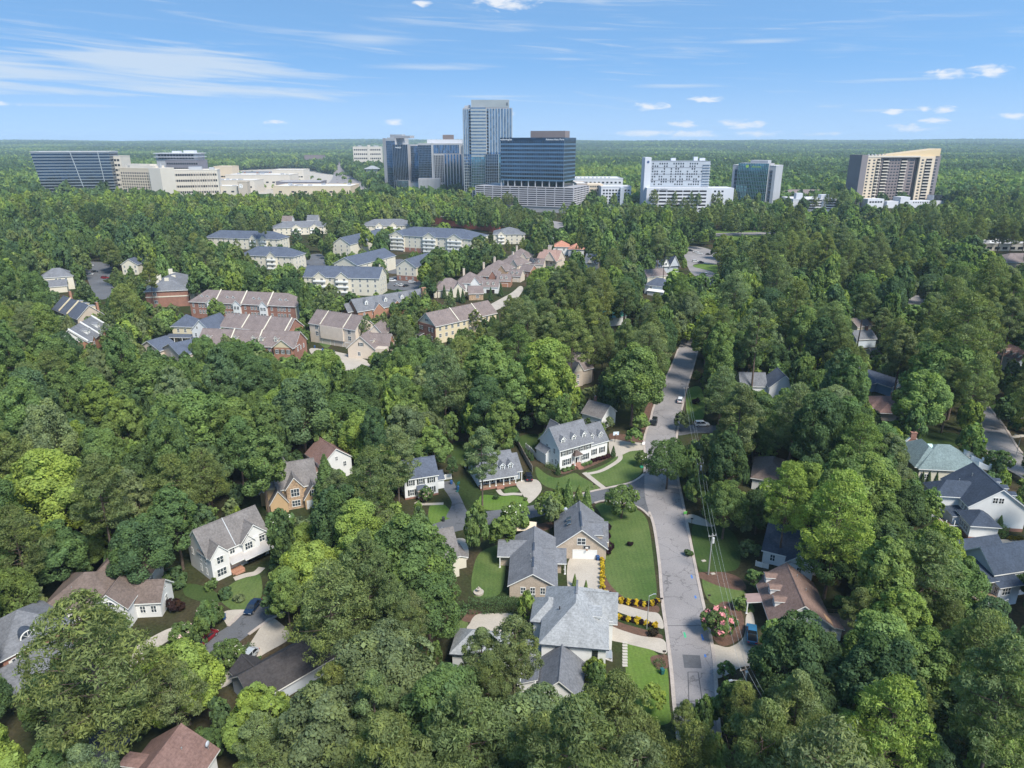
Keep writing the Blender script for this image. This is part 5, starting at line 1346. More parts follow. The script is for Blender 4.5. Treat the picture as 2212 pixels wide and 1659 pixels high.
# red brick apartment house with cream bands
h = TH('brick_apartments', 'red brick apartment house with cream bands, slate hip roofs and cream chimneys', (313, 630), (405, 626), 9.0, 'apartment building')
L = h.L; D = 38
h.box(0, L, 0, D, 0, 9, BRICK); h.hip(0, L, 0, D, 9, 5.6, R_GREY, 0.6)
for y in (6, 16, 26):
    h.box(L + 0.01, L + 2.4, y - 2.4, y + 2.4, 0, 8.6, PALECREAM); h.gable(L - 4, L + 2.6, y - 3, y + 3, 8.8, 2.2, 'x', PALECREAM, R_GREY, 0.3, ends=(0, 1))
    h.row('r', [y - 1, y + 1], 5.4, at=L + 2.4, w=1.2, h=2.0, glass=DARKG); h.row('r', [y - 1, y + 1], 2.0, at=L + 2.4, w=1.2, h=2.0, glass=DARKG)
b = MB(); b.box(-.12, L + .12, -.14, 0, 5.5, 6.1, PALECREAM); b.box(L, L + .14, 0, D, 5.5, 6.1, PALECREAM); b.build('stone_band', h.root)
h.row('f', [L * .22], 6.5, w=1.6, h=1.6); h.win('f', L * .22, 2.2, w=1.6, h=1.6)
h.box(-3, -.01, 12, 24, 0, 8.8, BRICK); h.hip(-3, 8, 11.5, 24.5, 8.8, 3.6, R_GREY, .5)
for (x, y) in ((1.5, 3), (4, 12), (10, 8), (3.5, 20), (12, 16), (10, 26), (7, 34)):
    b = MB(); b.box(-1.1, 1.1, -.6, .6, 8.5, 14.6 if y < 30 else 15.4, PALECREAM); b.build('chimney', h.root, (x, y, 0))
h.done(); kp([(306, 640), (305, 625), (360, 605), (420, 577), (480, 586), (484, 600), (430, 632), (408, 680), (395, 655), (320, 650)], h)
# left edge houses
h = TH('cream_lot_house', 'cream apartment house with grey hip roof by the car park at the left', (87, 601), (157, 596), 8.0, 'apartment building')
L = h.L; h.box(0, L, 0, 13, 0, 8, PALECREAM); h.hip(0, L, 0, 13, 8, 4.6, R_GREY, .5); h.row('f', [L * .47, L * .78], 5.6, w=1, h=1.5); h.win('f', L * .58, 5.0, w=1.3, h=2.0)
h.box(-6, L * .8, -9, -.01, 0, 4.0, PALECREAM); h.gable(-6, L * .8, -9, 0, 4.0, 3.0, 'x', PALECREAM, R_GREY, .4); h.row('b', [3], 3, at=13, w=1, h=1.5)
h.done(); kp([(88, 612), (90, 582), (120, 573), (160, 590), (158, 630), (110, 630)], h)
h = TH('stepped_row', 'slate-roofed townhouse row with cream party walls seen from behind at the left', (114, 666), (167, 688), 5.0)
L = h.L; h.box(0, L, 0, 12, 0, 5, TAN); h.gable(0, L, 0, 12, 5, 5.5, 'x', TAN, R_BLUE, .5)
for q in (.3, .62):
    b = MB(); b.hexa([(-.35, -.5, 5.0), (.35, -.5, 5.0), (.35, 6, 10.6), (-.35, 6, 10.6), (-.35, -.5, 5.6), (.35, -.5, 5.6), (.35, 6, 11.2), (-.35, 6, 11.2)], CREAM); b.build('party_wall', h.root, (L * q, 0, 0))
for q in (.25, .5, .75): h.dormer(L * q, 11.2, 6.4, 3.6, 2.0, .4, 4, CREAM, R_GREY, 'b', win=None, shed=True)
h.chimney(0.4, 9, 5, 12.4, 1.4, 1.0, OBRICK); h.chimney(L - 1, 10, 5, 11, 1.6, 1.0, OBRICK); h.row('f', [2, 6, 10, 14], 1.6, w=1, h=1.5, glass=DARKG)
h.done(); kp([(112, 668), (135, 645), (190, 650), (232, 660), (190, 685), (160, 690)], h)
h = TH('orange_brick_row', 'slate-roofed row of orange brick townhouses with white dormers beside a round light green tree', (189, 738), (236, 707), 5.6)
L = h.L; h.box(0, L, 0, 13, 0, 5.6, OBRICK); h.gable(0, L, 0, 13, 5.6, 5.4, 'x', WHITE, R_GREY, .5)
for q in (.3, .75): 
    for s in (-.9, .9): h.dormer(L * q + s, 1.8, 7.2, 1.4, 1.9, .5, 3, WHITE, R_GREY)
for q in (.15, .6, .95): h.box(L * q - 1.6, L * q + 1.6, -1.0, -.01, 0, 5.4, OBRICK); h.gable(L * q - 1.8, L * q + 1.8, -1, 3, 5.4, 1.8, 'y', OBRICK, R_GREY, .3, ends=(1, 0)); h.win('f', L * q, 3, at=-1, w=1.1, h=1.6); h.win('f', L * q, .6, at=-1, w=1.1, h=1.6)
for q in (.0, .5, 1.0):
    b = MB(); b.hexa([(-.35, -.3, 5.7), (.35, -.3, 5.7), (.35, 6.5, 11.1), (-.35, 6.5, 11.1), (-.35, -.3, 6.2), (.35, -.3, 6.2), (.35, 6.5, 11.6), (-.35, 6.5, 11.6)], WHITE); b.build('party_wall', h.root, (L * q, 0, 0))
h.slope([(L - 1, -2.6, 2.6), (L + 3, -2.6, 2.6), (L + 3, 0, 3.2), (L - 1, 0, 3.2)], R_DARK)
h.done(); kp([(112, 722), (150, 690), (205, 675), (255, 680), (240, 730), (225, 745), (195, 750), (185, 735)], h)
h = TH('yellow_house', 'yellow two-storey house with slate hip roof and wraparound porch', (371, 705), (414, 706), 8.2, 'house')
L = h.L; h.box(0, L, 0, 10, 0, 8.2, CREAM); h.hip(0, L, 0, 10, 8.2, 4.4, R_BLUE, .5); h.row('f', [L * .3, L * .65], 5.6, w=.9, h=1.6, glass=DARKG)
h.slope([(-2, -3, 4.0), (L + .5, -3, 4.0), (L + .5, 0, 4.9), (-2, 0, 4.9)], R_BLUE); h.row('f', [L * .25, L * .5, L * .8], 1.2, w=.9, h=1.8, glass=DARKG)
for q in (0, .33, .66, 1): h.column(-1.8 + (L + 2) * q, -2.8, 0, 3.9)
h.done(); kp([(366, 740), (370, 705), (405, 676), (428, 690), (418, 735)], h)
h = TH('white_gable_townhouse', 'white front-gabled house with slate roof between the yellow house and the beige row', (414, 712), (441, 714), 7.6, 'house')
L = h.L; h.box(0, L, 0, 14, 0, 7.6, WHITE); h.gable(0, L + 3, 0, 14, 7.6, 4.6, 'y', WHITE, R_BLUE, .4); h.box(L + .01, L + 3, 1, 14, 0, 7.6, WHITE); h.win('f', L * .45, 8.2, w=.8, h=1.0, glass=DARKG); h.win('f', L * .3, 4.6, w=.9, h=1.6)
h.slope([(0, -2.4, 3.4), (L + 3, -2.4, 3.4), (L + 3, 0, 4.2), (0, 0, 4.2)], R_BLUE); 
for q in (0.1, .6, 1.2): h.column(L * q, -2.2, 0, 3.3)
h.done(); kp([(412, 735), (416, 708), (440, 676), (472, 695), (472, 712), (440, 738)], h)
for nm, lb, a, b_ in (('small_garage', 'low garage with a slate gable roof and pale end wall nearest the yellow house', (349, 752), (390, 768)), ('wide_garage', 'low garage with slate roof left of the other garage below the yellow house', (299, 750), (345, 757))):
    h = TH(nm, lb, a, b_, 3.2, 'garage'); L = h.L; h.box(0, L, 0, 9, 0, 3.2, BEIGE); h.gable(0, L, 0, 9, 3.2, 3.4, 'y', BEIGE, R_BLUE, .5); h.win('f', L / 2, 1.4, w=.9, h=1.1); h.done()
kp([(298, 752), (355, 722), (385, 728), (415, 742), (385, 768), (345, 760)], h)

# apartments: cream walls, slate roofs
def apartment(label, a, b, z, D, gables=(), ends='gable', rh=4.6, rm=None, rdepth=None, storeys=3, base=None, wm=None, kpoly=None, brow=0, cols=None):
    h = TH('apartment_building', label, a, b, z, 'apartment building', 'cream apartment buildings')
    L = h.L
    wm = wm or PALECREAM; rm = rm or R_BLUE
    if base: h.box(0, L, 0, D, 0, 3.4, base); h.wall.box(0.02, L - .02, .02, D - .02, 3.4, z, wm)
    else: h.box(0, L, 0, D, 0, z, wm)
    if ends == 'y': h.gable(0, L, 0, D, z, rh, 'y', wm, rm, .5)
    elif ends == 'hip': h.hip(0, L, 0, D, z, rh, rm, .6)
    else: h.gable(0, L, 0, D, z, rh, 'x', wm, rm, .5)
    for q, wd in gables:
        h.box(L * q - wd / 2, L * q + wd / 2, -1.2, -.01, 0, z, wm); h.gable(L * q - wd / 2, L * q + wd / 2, -1.2, D * .45, z, rh * .62, 'y', wm, rm, .4, ends=(1, 0))
    nc = cols or max(3, int(L / 4.5))
    for s in range(storeys):
        zz = z - 2.4 - s * 3.05
        for i in range(nc):
            x = L * (i + .5) / nc
            on = any(abs(x - L * q) < wd / 2 for q, wd in gables)
            if on: 
                h.win('f', x, zz, at=-1.2, w=1.5, h=1.7, glass=DARKG)
            else: h.win('f', x, zz, w=1.0, h=1.6)
        for y in (D * .25, D * .5, D * .75): h.win('r', y, zz, at=L, w=1.0, h=1.6)
    for q, wd in gables:
        for s in range(storeys):
            zz = z - 2.5 - s * 3.05
            b = MB(); b.box(-wd / 2 + .3, wd / 2 - .3, -.9, 0, 0, .9, TRIM); b.build('balcony', h.root, (L * q, -1.2, zz - .3))
    h.done()
    if kpoly: kp(kpoly, h)
    return h
apartment('cream apartment block with slate roof and two front gables nearest the brick chimney row', (656, 597), (818, 601), 10.5, 15, ((.22, 8), (.52, 8)), rh=5.2, base=None, kpoly=[(656, 605), (665, 588), (712, 574), (780, 574), (822, 586), (838, 592), (836, 620), (815, 628), (740, 628)])
apartment('cream apartment block receding between the pool and its parked cars, gable end facing front', (721, 569), (771, 573), 9.5, 46, (), 'y', 4.6, kpoly=[(722, 575), (745, 550), (780, 535), (822, 545), (820, 570), (790, 580), (760, 578)])
apartment('cream apartment block with slate gables behind the one with parked cars', (718, 526), (756, 528), 9.5, 60, (), 'y', 5.0, kpoly=[(718, 545), (720, 522), (770, 492), (808, 504), (805, 530), (756, 545)])
apartment('four-storey cream apartment block on a red brick ground floor, the largest of the group', (841, 507), (1020, 517), 13.0, 30, ((.10, 13), (.50, 12), (.80, 13)), 'hip', 5.8, storeys=4, base=BRICK, kpoly=[(842, 540), (842, 505), (880, 485), (1000, 486), (1028, 512), (1010, 535), (900, 545)], cols=14)
apartment('cream apartment block on a brick footing half hidden by tall pines beside the car park', (856, 574), (898, 577), 9.5, 34, (), 'y', 4.6, base=BRICK, kpoly=[(856, 600), (856, 572), (880, 555), (900, 560), (896, 605)])
apartment('long slate-roofed cream apartment block at the edge of the left wood', (443, 513), (602, 517), 9.0, 18, ((.66, 6), (.80, 6)), 'hip', 5.4, kpoly=[(444, 512), (470, 498), (560, 495), (618, 508), (620, 528), (600, 530), (510, 525)])
apartment('cream apartment block with slate roof standing in front of the long slate-roofed block', (519, 551), (633, 555), 9.5, 18, ((.60, 7),), 'hip', 5.4, kpoly=[(520, 545), (540, 532), (620, 535), (650, 545), (645, 565), (595, 578), (560, 560)])
apartment('slate-roofed apartment house showing one cream gable at the left edge of the wood', (262, 571), (297, 571), 7.0, 50, (), 'y', 3.6, kpoly=[(262, 565), (275, 548), (340, 530), (330, 548), (298, 570), (296, 585), (268, 585)], storeys=2)
apartment('low grey-roofed apartment block with two small front gables at the top of the estate', (590, 493), (713, 489), 7.0, 22, ((.40, 9), (.72, 9)), 'hip', 5.0, R_GREY, kpoly=[(585, 492), (605, 478), (690, 475), (714, 487), (700, 496), (600, 500)], storeys=2)
apartment('low grey-roofed apartment block beside the brick retaining wall', (780, 488), (893, 487), 7.0, 24, ((.35, 8), (.62, 8)), 'hip', 5.4, R_GREY, kpoly=[(780, 487), (800, 476), (850, 473), (893, 485), (880, 494), (800, 492)], storeys=2)
apartment('grey-roofed cream apartment block at the right end of the brick retaining wall', (1066, 506), (1134, 506), 8.5, 26, ((.25, 6),), 'hip', 4.8, R_GREY, kpoly=[(1064, 506), (1085, 491), (1125, 494), (1147, 503), (1145, 518), (1070, 518)])
for lb, a, b_ in (('small pale clubhouse with a tan roof behind the low grey-roofed block', (609, 477), (630, 477)), ('small white clubhouse with a grey gable roof behind the low grey-roofed block', (663, 475), (686, 475))):
    h = TH('clubhouse', lb, a, b_, 9, 'clubhouse'); h.box(0, h.L, 0, 9, 0, 9, WHITE); h.gable(0, h.L, 0, 9, 9, 4.5, 'x', WHITE, R_TAUPE if 'tan' in lb else R_GREY, .5); h.row('f', [h.L * .2, h.L * .5, h.L * .8], 7, w=1.2, h=1.3); h.done()
kp([(608, 482), (610, 466), (632, 466), (640, 475), (662, 475), (664, 463), (687, 463), (687, 480)], h)
# brick retaining wall
a, b_ = G(931, 482), G(1079, 503)
w_ = MB(); d_ = (b_ - a); 
w_.box(0, d_.length, 0, 1.2, 0, 8.5, brickmat('rust_brick', (0.55, 0.17, 0.12))); w_.box(0, d_.length, -.15, 1.35, 8.5, 8.8, PALECREAM)
o = w_.build('retaining_wall', None, a, (0, 0, math.atan2(d_.y, d_.x))); tag(o, 'long rust-red brick retaining wall stepping down behind the apartment blocks', 'wall')
keep([(931, 480), (940, 474), (1000, 480), (1079, 492), (1060, 502), (1000, 496)], a.y)

# estate of hip-roofed houses
EST = [('estate house with taupe pyramid roof and small garage wing, nearest the townhouse row', (937, 627), (1005, 625), 4.5, R_TAUPE, PALECREAM, (1013, 634), (1042, 636), STONE),
       ('white gabled estate house whose dark-doored garage has two dormers', (985, 611), (1038, 612), 5.5, R_TAUPE, WHITE, (1043, 619), (1076, 619), WHITE),
       ('brick estate house with twin dormers next behind the white gabled one', (1030, 596), (1074, 597), 5.5, R_TAUPE, BRICK, (1073, 606), (1101, 604), OBRICK),
       ('stone estate house with a two-dormer garage in the middle of the row', (1045, 582), (1095, 585), 5.5, R_TAUPE, STONE, (1097, 595), (1125, 594), BEIGE),
       ('brick estate house with a plain brick garage gable further up the row', (1078, 568), (1120, 573), 5.5, R_TAUPE, BEIGE, (1122, 583), (1147, 581), OBRICK),
       ('estate house with a pale two-dormer garage at the top of the row', (1098, 555), (1140, 557), 5.5, R_TAUPE, BEIGE, (1142, 570), (1168, 567), BEIGE)]
for i, (lb, a, b_, z, rm, wm, ga, gb, gm) in enumerate(EST):
    h = TH('estate_house', lb, a, b_, z, 'house', 'hip-roofed houses along the estate street')
    L = h.L; h.box(0, L, 0, 14, 0, z, wm); h.hip(0, L, 0, 15, z, 5.6, rm, .5)
    h.crossgable(L * .78, L * .36, -.7, 8, z, 3.6, wm, rm); h.box(L * .6, L * .96, -.7, -.01, 0, z, wm); h.row('f', [L * .25, L * .5], z - 2.2, w=1.2, h=1.5)
    g0, g1 = G(*ga, 4.0), G(*gb, 4.0)
    c, s = math.cos(h.th), math.sin(h.th)
    lx = (g0.x - h.O.x) * c + (g0.y - h.O.y) * s; ly = -(g0.x - h.O.x) * s + (g0.y - h.O.y) * c; lw = (g1 - g0).length
    h.box(lx, lx + lw, ly, ly + 9, 0, 4.0, gm); h.gable(lx, lx + lw, ly, ly + 9, 4.0, 3.4, 'x', gm, rm, .4)
    if i: h.garage('f', lx + lw / 2, 0, ly, 5, 2.3, DOORB if i == 1 else gm)
    if i in (1, 2, 3, 5):
        for q in (.32, .68): h.dormer(lx + lw * q, ly + 1.0, 4.9, 1.5, 1.3, .8, 2.2, PALECREAM, rm)
    elif i == 0: h.row('f', [lx + lw * .6], 1.4, at=ly, w=1.6, h=1.6, nx=3)
    if i: h.chimney(L * .2, 12, z, z + 6.5, 1.2, .9, BEIGE)
    h.done()
keep([(936, 630), (960, 606), (985, 600), (1030, 580), (1060, 566), (1100, 548), (1130, 546), (1168, 560), (1168, 578), (1148, 590), (1126, 610), (1100, 620), (1078, 638), (1045, 650), (1010, 650), (940, 635)], 560)
h = TH('pink_tile_house', 'large house with steep pinkish-brown tile roofs and a broad chimney on the estate', (1160, 560), (1204, 563), 6, 'house'); L = h.L
PKT = roofmat('pink_brown_tile', (0.30, 0.20, 0.17))
h.box(0, L, 0, 16, 0, 6, BEIGE); h.gable(0, L, 0, 16, 6, 6.0, 'x', BEIGE, PKT, .5); h.gable(L * .4, L, -3, 10, 6, 6.5, 'y', BEIGE, PKT, .4, ends=(1, 0)); h.chimney(L * .4, 9, 6, 15, 2.2, 1.2, BEIGE); h.win('f', L * .7, 3, at=0, w=1.4, h=1.6); h.done()
h = TH('terracotta_house', 'white stucco house with terracotta hip roofs and a tall white chimney on the estate', (1195, 533), (1262, 534), 6.4, 'house'); L = h.L
h.box(0, L * .5, 0, 14, 0, 6.4, WBRICK); h.hip(0, L * .5, 0, 14, 6.4, 4.2, R_TERRA, .6); h.box(L * .5 + .01, L, -6, 8, 0, 5.4, WBRICK); h.hip(L * .5, L, -6, 8, 5.4, 4.0, R_TERRA, .6); h.chimney(-1, 6, 0, 12.5, 1.6, 1.4, WBRICK); h.row('f', [L * .6, L * .75, L * .9], 1.4, at=-6, w=1.1, h=1.8); h.row('f', [L * .12, L * .35], 3.6, w=1.1, h=1.6); h.done()
kp([(1160, 565), (1170, 548), (1195, 530), (1200, 518), (1240, 520), (1265, 530), (1264, 548), (1235, 548), (1205, 570)], h)
h = TH('grey_lane_house', 'grey-roofed house half hidden by trees right of the terracotta house', (1262, 566), (1292, 568), 6, 'house'); L = h.L; h.box(0, L, 0, 12, 0, 6, PALECREAM); h.gable(0, L, 0, 12, 6, 5, 'x', PALECREAM, R_GREY, .5); h.gable(L * .3, L * .8, -2, 8, 6, 4, 'y', PALECREAM, R_TAUPE, .5, ends=(1, 0)); h.done()
kp([(1262, 562), (1270, 550), (1290, 552), (1292, 575), (1272, 578)], h)
# ---------------------------------------------------------------- commercial district
GB = glassmat('blue_curtain_glass', (0.055, 0.11, 0.185), 0.05, 0.85, 0.8, (2.8, 4.2), 0.5)
GT = glassmat('teal_curtain_glass', (0.09, 0.20, 0.235), 0.06, 0.85, 0.8, (2.4, 4.2), 0.45)
GD = glassmat('dark_curtain_glass', (0.02, 0.045, 0.075), 0.06, 0.8, 0.8, (3.0, 4.2), 0.5)
GL = glassmat('pale_curtain_glass', (0.16, 0.20, 0.24), 0.08, 0.8, 0.8, (2.4, 4.2), 0.3)
SPAN = mat('spandrel_panel', (0.10, 0.14, 0.19), 0.35, 0.08, 0.05, metal=0.3)
SPANL = mat('pale_spandrel', (0.30, 0.32, 0.32), 0.5, 0.08, 0.05, metal=0.2)
BBAND = mat('blue_spandrel', (0.11, 0.20, 0.30), 0.3, 0.25, 0.03, metal=0.4)
FIN = mat('pale_mullion', (0.33, 0.36, 0.38), 0.5, 0.05, 0.05)
TEALF = mat('teal_mullion', (0.20, 0.32, 0.33), 0.4, 0.05, 0.05)
FIND = mat('dark_mullion', (0.16, 0.19, 0.23), 0.5, 0.05, 0.05)
PRECAST = mat('pale_precast', (0.33, 0.335, 0.35), 0.8, 0.06, 0.08)
GREYC = mat('garage_concrete', (0.29, 0.285, 0.295), 0.85, 0.08, 0.08)
SANDP = mat('sand_stucco', (0.56, 0.46, 0.34), 0.8, 0.05, 0.05)
IVORY = mat('ivory_stucco', (0.53, 0.48, 0.41), 0.8, 0.05, 0.05)
WHITEC = mat('white_render', (0.52, 0.53, 0.565), 0.8, 0.05, 0.05)
WROOF = mat('white_flat_roof', (0.54, 0.525, 0.51), 0.85, 0.08, 0.06, 0.06, 0.5)
DGREY = mat('dark_grey_brick', (0.17, 0.16, 0.18), 0.85, 0.1, 0.1)
MAUVE = mat('mauve_brick', (0.19, 0.155, 0.15), 0.85, 0.08, 0.08)
VOID = mat('dark_opening', (0.012, 0.012, 0.015), 0.9, 0.1)
GOLD = mat('tan_metal_crown', (0.55, 0.42, 0.25), 0.5, 0.06, 0.05)

class Bld(House):
    def __init__(s, name, label, a, b, Y0, Y1=None, cat='office building', group=None):
        """a, b: photo positions of the top left and top right of the front; Y0, Y1 their distances"""
        p, q = PY(a[0], a[1], Y0), PY(b[0], b[1], Y1 or Y0)
        s.H = (p.z + q.z) / 2
        super().__init__(name, label, (p.x, p.y, 0), (q.x, q.y, 0), cat, group, near=False)
        s.nw = 0; s.rest = MB()
    def grid(s, face, a0, a1, z0, z1, nx, nz, w, hh, at=0.0, skip=None, frame=None, glass=None):
        for j in range(nz):
            for i in range(nx):
                if skip and skip(i, j): continue
                x = a0 + (a1 - a0) * (i + .5) / nx; z = z0 + (z1 - z0) * (j + .5) / nz - hh / 2
                s.nw += 1
                if s.nw <= 98: s.win(face, x, z, w, hh, 1, 1, at, frame=frame or s.wm, glass=glass or DARKG)
                else:
                    p = {'f': lambda u, d, zz: (u, at - d, zz), 'b': lambda u, d, zz: (u, at + d, zz), 'l': lambda u, d, zz: (at - d, u, zz), 'r': lambda u, d, zz: (at + d, u, zz)}[face]
                    s.rest.poly([p(x - w / 2, .05, z), p(x + w / 2, .05, z), p(x + w / 2, .05, z + hh), p(x - w / 2, .05, z + hh)], glass or DARKG)
    def curtain(s, face, a0, a1, z0, z1, nf, nb, at, glass, span=None, fin=None, sh=1.2, fw=0.25, fp=0.3, hw=0.0, name='curtain_wall'):
        b = MB()
        def P(u, d, z): return {'f': (u, at - d, z), 'b': (u, at + d, z), 'l': (at - d, u, z), 'r': (at + d, u, z)}[face]
        def slab(u0, u1, d0, d1, za, zb, m):
            c = [P(u0, d0, za), P(u1, d0, za), P(u1, d1, za), P(u0, d1, za)]
            c += [(x, y, zb) for x, y, _ in c]
            b.hexa(c, m)
        slab(a0, a1, 0.0, 0.12, z0, z1, glass)
        fh = (z1 - z0) / nf
        if span:
            for i in range(nf): slab(a0, a1, 0.0, 0.32, z0 + fh * i, z0 + fh * i + sh, span)
        if fin:
            for i in range(nb + 1):
                u = a0 + (a1 - a0) * i / nb
                slab(u - fw / 2, u + fw / 2, 0.0, 0.32 + fp, z0, z1, fin)
        return b.build(name, s.root)
    def decks(s, face, a0, a1, z0, z1, n, at, m, sh=1.3, nc=0, depth=0.4, name='parking_deck'):
        b = MB()
        def P(u, d, z): return {'f': (u, at - d, z), 'l': (at - d, u, z), 'r': (at + d, u, z), 'b': (u, at + d, z)}[face]
        def slab(u0, u1, d0, d1, za, zb, mm):
            c = [P(u0, d0, za), P(u1, d0, za), P(u1, d1, za), P(u0, d1, za)]; c += [(x, y, zb) for x, y, _ in c]; b.hexa(c, mm)
        slab(a0, a1, -.3, .05, z0, z1, VOID)
        fh = (z1 - z0) / n
        for i in range(n): slab(a0, a1, 0, depth, z0 + fh * i, z0 + fh * i + fh * .5, m)
        for i in range(nc + 1 if nc else 0):
            u = a0 + (a1 - a0) * i / nc; slab(u - .4, u + .4, 0, depth - .05, z0, z1, m)
        return b.build(name, s.root)
    def part(s, name, fn):
        b = MB(); fn(b); return b.build(name, s.root)
    def done(s):
        if s.rest.f:
            o = s.rest.build('small_windows', s.root); o['kind'] = 'stuff'
        return super().done()
def sign(text, size, m, parent, loc, rz=0.0, name='sign_lettering'):
    c = bpy.data.curves.new(name, 'FONT'); c.body = text; c.size = size; c.extrude = 0.08; c.align_x = 'CENTER'
    c.materials.append(m)
    o = bpy.data.objects.new(name, c); C.objects.link(o)
    me = bpy.data.meshes.new_from_object(o.evaluated_get(bpy.context.evaluated_depsgraph_get()))
    bpy.data.objects.remove(o)
    return link(name, me, parent, loc, (math.pi / 2, 0, rz))
SIGNW = mat('white_sign', (0.85, 0.85, 0.85), 0.5, 0.01)
SIGNG = mat('green_sign', (0.35, 0.55, 0.12), 0.5, 0.01)
SIGND = mat('dark_sign', (0.05, 0.06, 0.08), 0.5, 0.01)

DECKC = mat('deck_concrete', (0.40, 0.385, 0.40), 0.85, 0.08, 0.08)
BRZ = mat('bronze_spandrel', (0.17, 0.19, 0.205), 0.3, 0.2, 0.03, metal=0.4)
# sloping glass office on the left
B = Bld('sloping_glass_office', 'dark banded glass office building with an outward-leaning end and two slanting white fins, far left', (65, 328), (235, 329.5), 1130, 1150)
L, Ht = B.L, B.H
nf = 16; b = MB(); Dp = 40
lean = lambda z: 9.0 * (1 - z / Ht)
def band(z0, z1, d, m):
    xa, xb = lean(z0), lean(z1)
    b.hexa([(xa - d, -d, z0), (L + d, -d, z0), (L + d, Dp, z0), (xa - d, Dp, z0), (xb - d, -d, z1), (L + d, -d, z1), (L + d, Dp, z1), (xb - d, Dp, z1)], m)
fh = Ht / nf
for i in range(nf):
    band(fh * i, fh * (i + 0.62), 0.0, GD); band(fh * (i + 0.62), fh * (i + 1), 0.35, BRZ)
    band(fh * (i + .60), fh * (i + 0.66), 0.6, FIN)
b.build('curtain_wall', B.root)
def fins(b):
    for x0, x1 in ((L * .50, L * .62), (L * .855, L * .89)):
        b.hexa([(x1, -1.3, 0), (x1 + .7, -1.3, 0), (x1 + .7, 0, 0), (x1, 0, 0), (x0, -1.3, Ht), (x0 + .7, -1.3, Ht), (x0 + .7, 0, Ht), (x0, 0, Ht)], FIN)
B.part('facade_fin', fins)
B.part('roof_parapet', lambda b: b.box(-.6, L + .6, -.6, Dp + .5, Ht + .02, Ht + 1.2, PRECAST, WROOF))
B.foot.append((0, L, 0, Dp)); B.done(); keep([(65, 328), (236, 328), (250, 413), (97, 414)], 1120)
def block(name, label, a, b_, Y, D, wm, nx, nz, ww, wh, z0=2.0, top=1.5, side=None, roof=None, cat='office building', group=None, parapet=1.0, Y1=None, glass=None):
    B = Bld(name, label, a, b_, Y, Y1, cat, group)
    B.wm = wm
    B.box(0, B.L, 0, D, 0, B.H, wm)
    if nx: B.grid('f', 1.5, B.L - 1.5, z0, B.H - top, nx, nz, ww, wh, glass=glass)
    if side:
        B.grid(side[0], 2, D - 2, z0, B.H - top, side[1], nz, ww, wh, at=0 if side[0] == 'l' else B.L, glass=glass)
    B.part('flat_roof', lambda b: (b.box(-.2, B.L + .2, -.2, D + .2, B.H + .003, B.H + .3, wm, roof or WROOF),
        b.box(-.25, B.L + .25, -.25, .15, B.H + .3, B.H + .3 + parapet, wm), b.box(-.25, B.L + .25, D - .15, D + .25, B.H + .3, B.H + .3 + parapet, wm),
        b.box(-.25, .15, .15, D - .15, B.H + .3, B.H + .3 + parapet, wm), b.box(B.L - .15, B.L + .25, .15, D - .15, B.H + .3, B.H + .3 + parapet, wm)))
    return B
def rooftop(B, items, m=None):
    for i, (x, y, wx, wy, hz) in enumerate(items):
        bb = MB(); bb.box(-wx / 2, wx / 2, -wy / 2, wy / 2, 0, hz, m or PRECAST); bb.box(-wx / 2 + .3, wx / 2 - .3, -wy / 2 + .3, wy / 2 - .3, hz, hz + .25, METAL)
        bb.build('rooftop_unit', B.root, (x, y, B.H + .3))
B = block('ivory_office', 'narrow ivory office with large square dark windows tucked behind the sloping glass office', (235.5, 339), (259, 338), 1165, 30, IVORY, 3, 8, 3.6, 3.4, Y1=1165); B.done(); keep([(236, 338), (260, 338), (262, 412), (245, 412)], 1160)
B = block('sand_hotel', 'sand-coloured hotel with a fine window grid and a blank cream end wall', (257, 365), (325, 365), 1140, 26, SANDP, 13, 9, 2.4, 2.6, 4, 4, Y1=1120)
B.box(B.L + .02, B.L + 22, -4, 24, 0, B.H + 2, IVORY); B.box(8, B.L * .9, 6, 20, B.H, B.H + 7, IVORY); B.box(B.L * .55, B.L + 6, 4, 22, B.H, B.H + 5, IVORY)
rooftop(B, ((B.L + 6, 12, 5, 5, 6), (B.L + 12, 8, 2, 2, 8))); sign('H', 5, SIGND, B.root, (14, 5.9, B.H + 2)); B.done(); keep([(257, 362), (300, 356), (362, 364), (362, 413), (268, 413)], 1115)
B = block('tan_offices', 'long low cream office block with dark window strips beside the sand hotel', (361, 369), (469, 368), 1180, 40, IVORY, 22, 4, 2.6, 3.4, 3, 2, Y1=1200)
B.part('brown_rib', lambda b: [b.box(B.L * .45 + i * 4, B.L * .45 + i * 4 + .9, -.5, 0, 3, B.H - 2, TAN) for i in range(10)]); rooftop(B, ((40, 20, 20, 10, 5), (65, 18, 8, 8, 4))); B.done(); keep([(362, 368), (470, 366), (470, 406), (362, 408)], 1175)
B = block('grey_condo', 'stepped grey condominium with white terraces behind the tan office block', (357, 347), (428, 347), 1350, 40, DGREY, 14, 5, 3.2, 3.0, 8, 1)
B.box(-22, B.L - 8, 12, 50, B.H + .2, B.H + 12, PRECAST); B.grid('f', -18, B.L - 12, B.H + 2, B.H + 11, 12, 2, 4.5, 3.4, at=12)
B.part('terrace_slab', lambda b: [b.box(-24, B.L - 4, 8, 50, B.H + z, B.H + z + .9, WHITEC) for z in (5.6, 12.1)]); B.box(-22, -.01, 12, 45, 0, B.H, PRECAST); rooftop(B, ((10, 30, 14, 10, 16), (35, 30, 20, 12, 17)), WHITEC); B.done(); keep([(330, 336), (425, 334), (430, 365), (335, 362)], 1345)
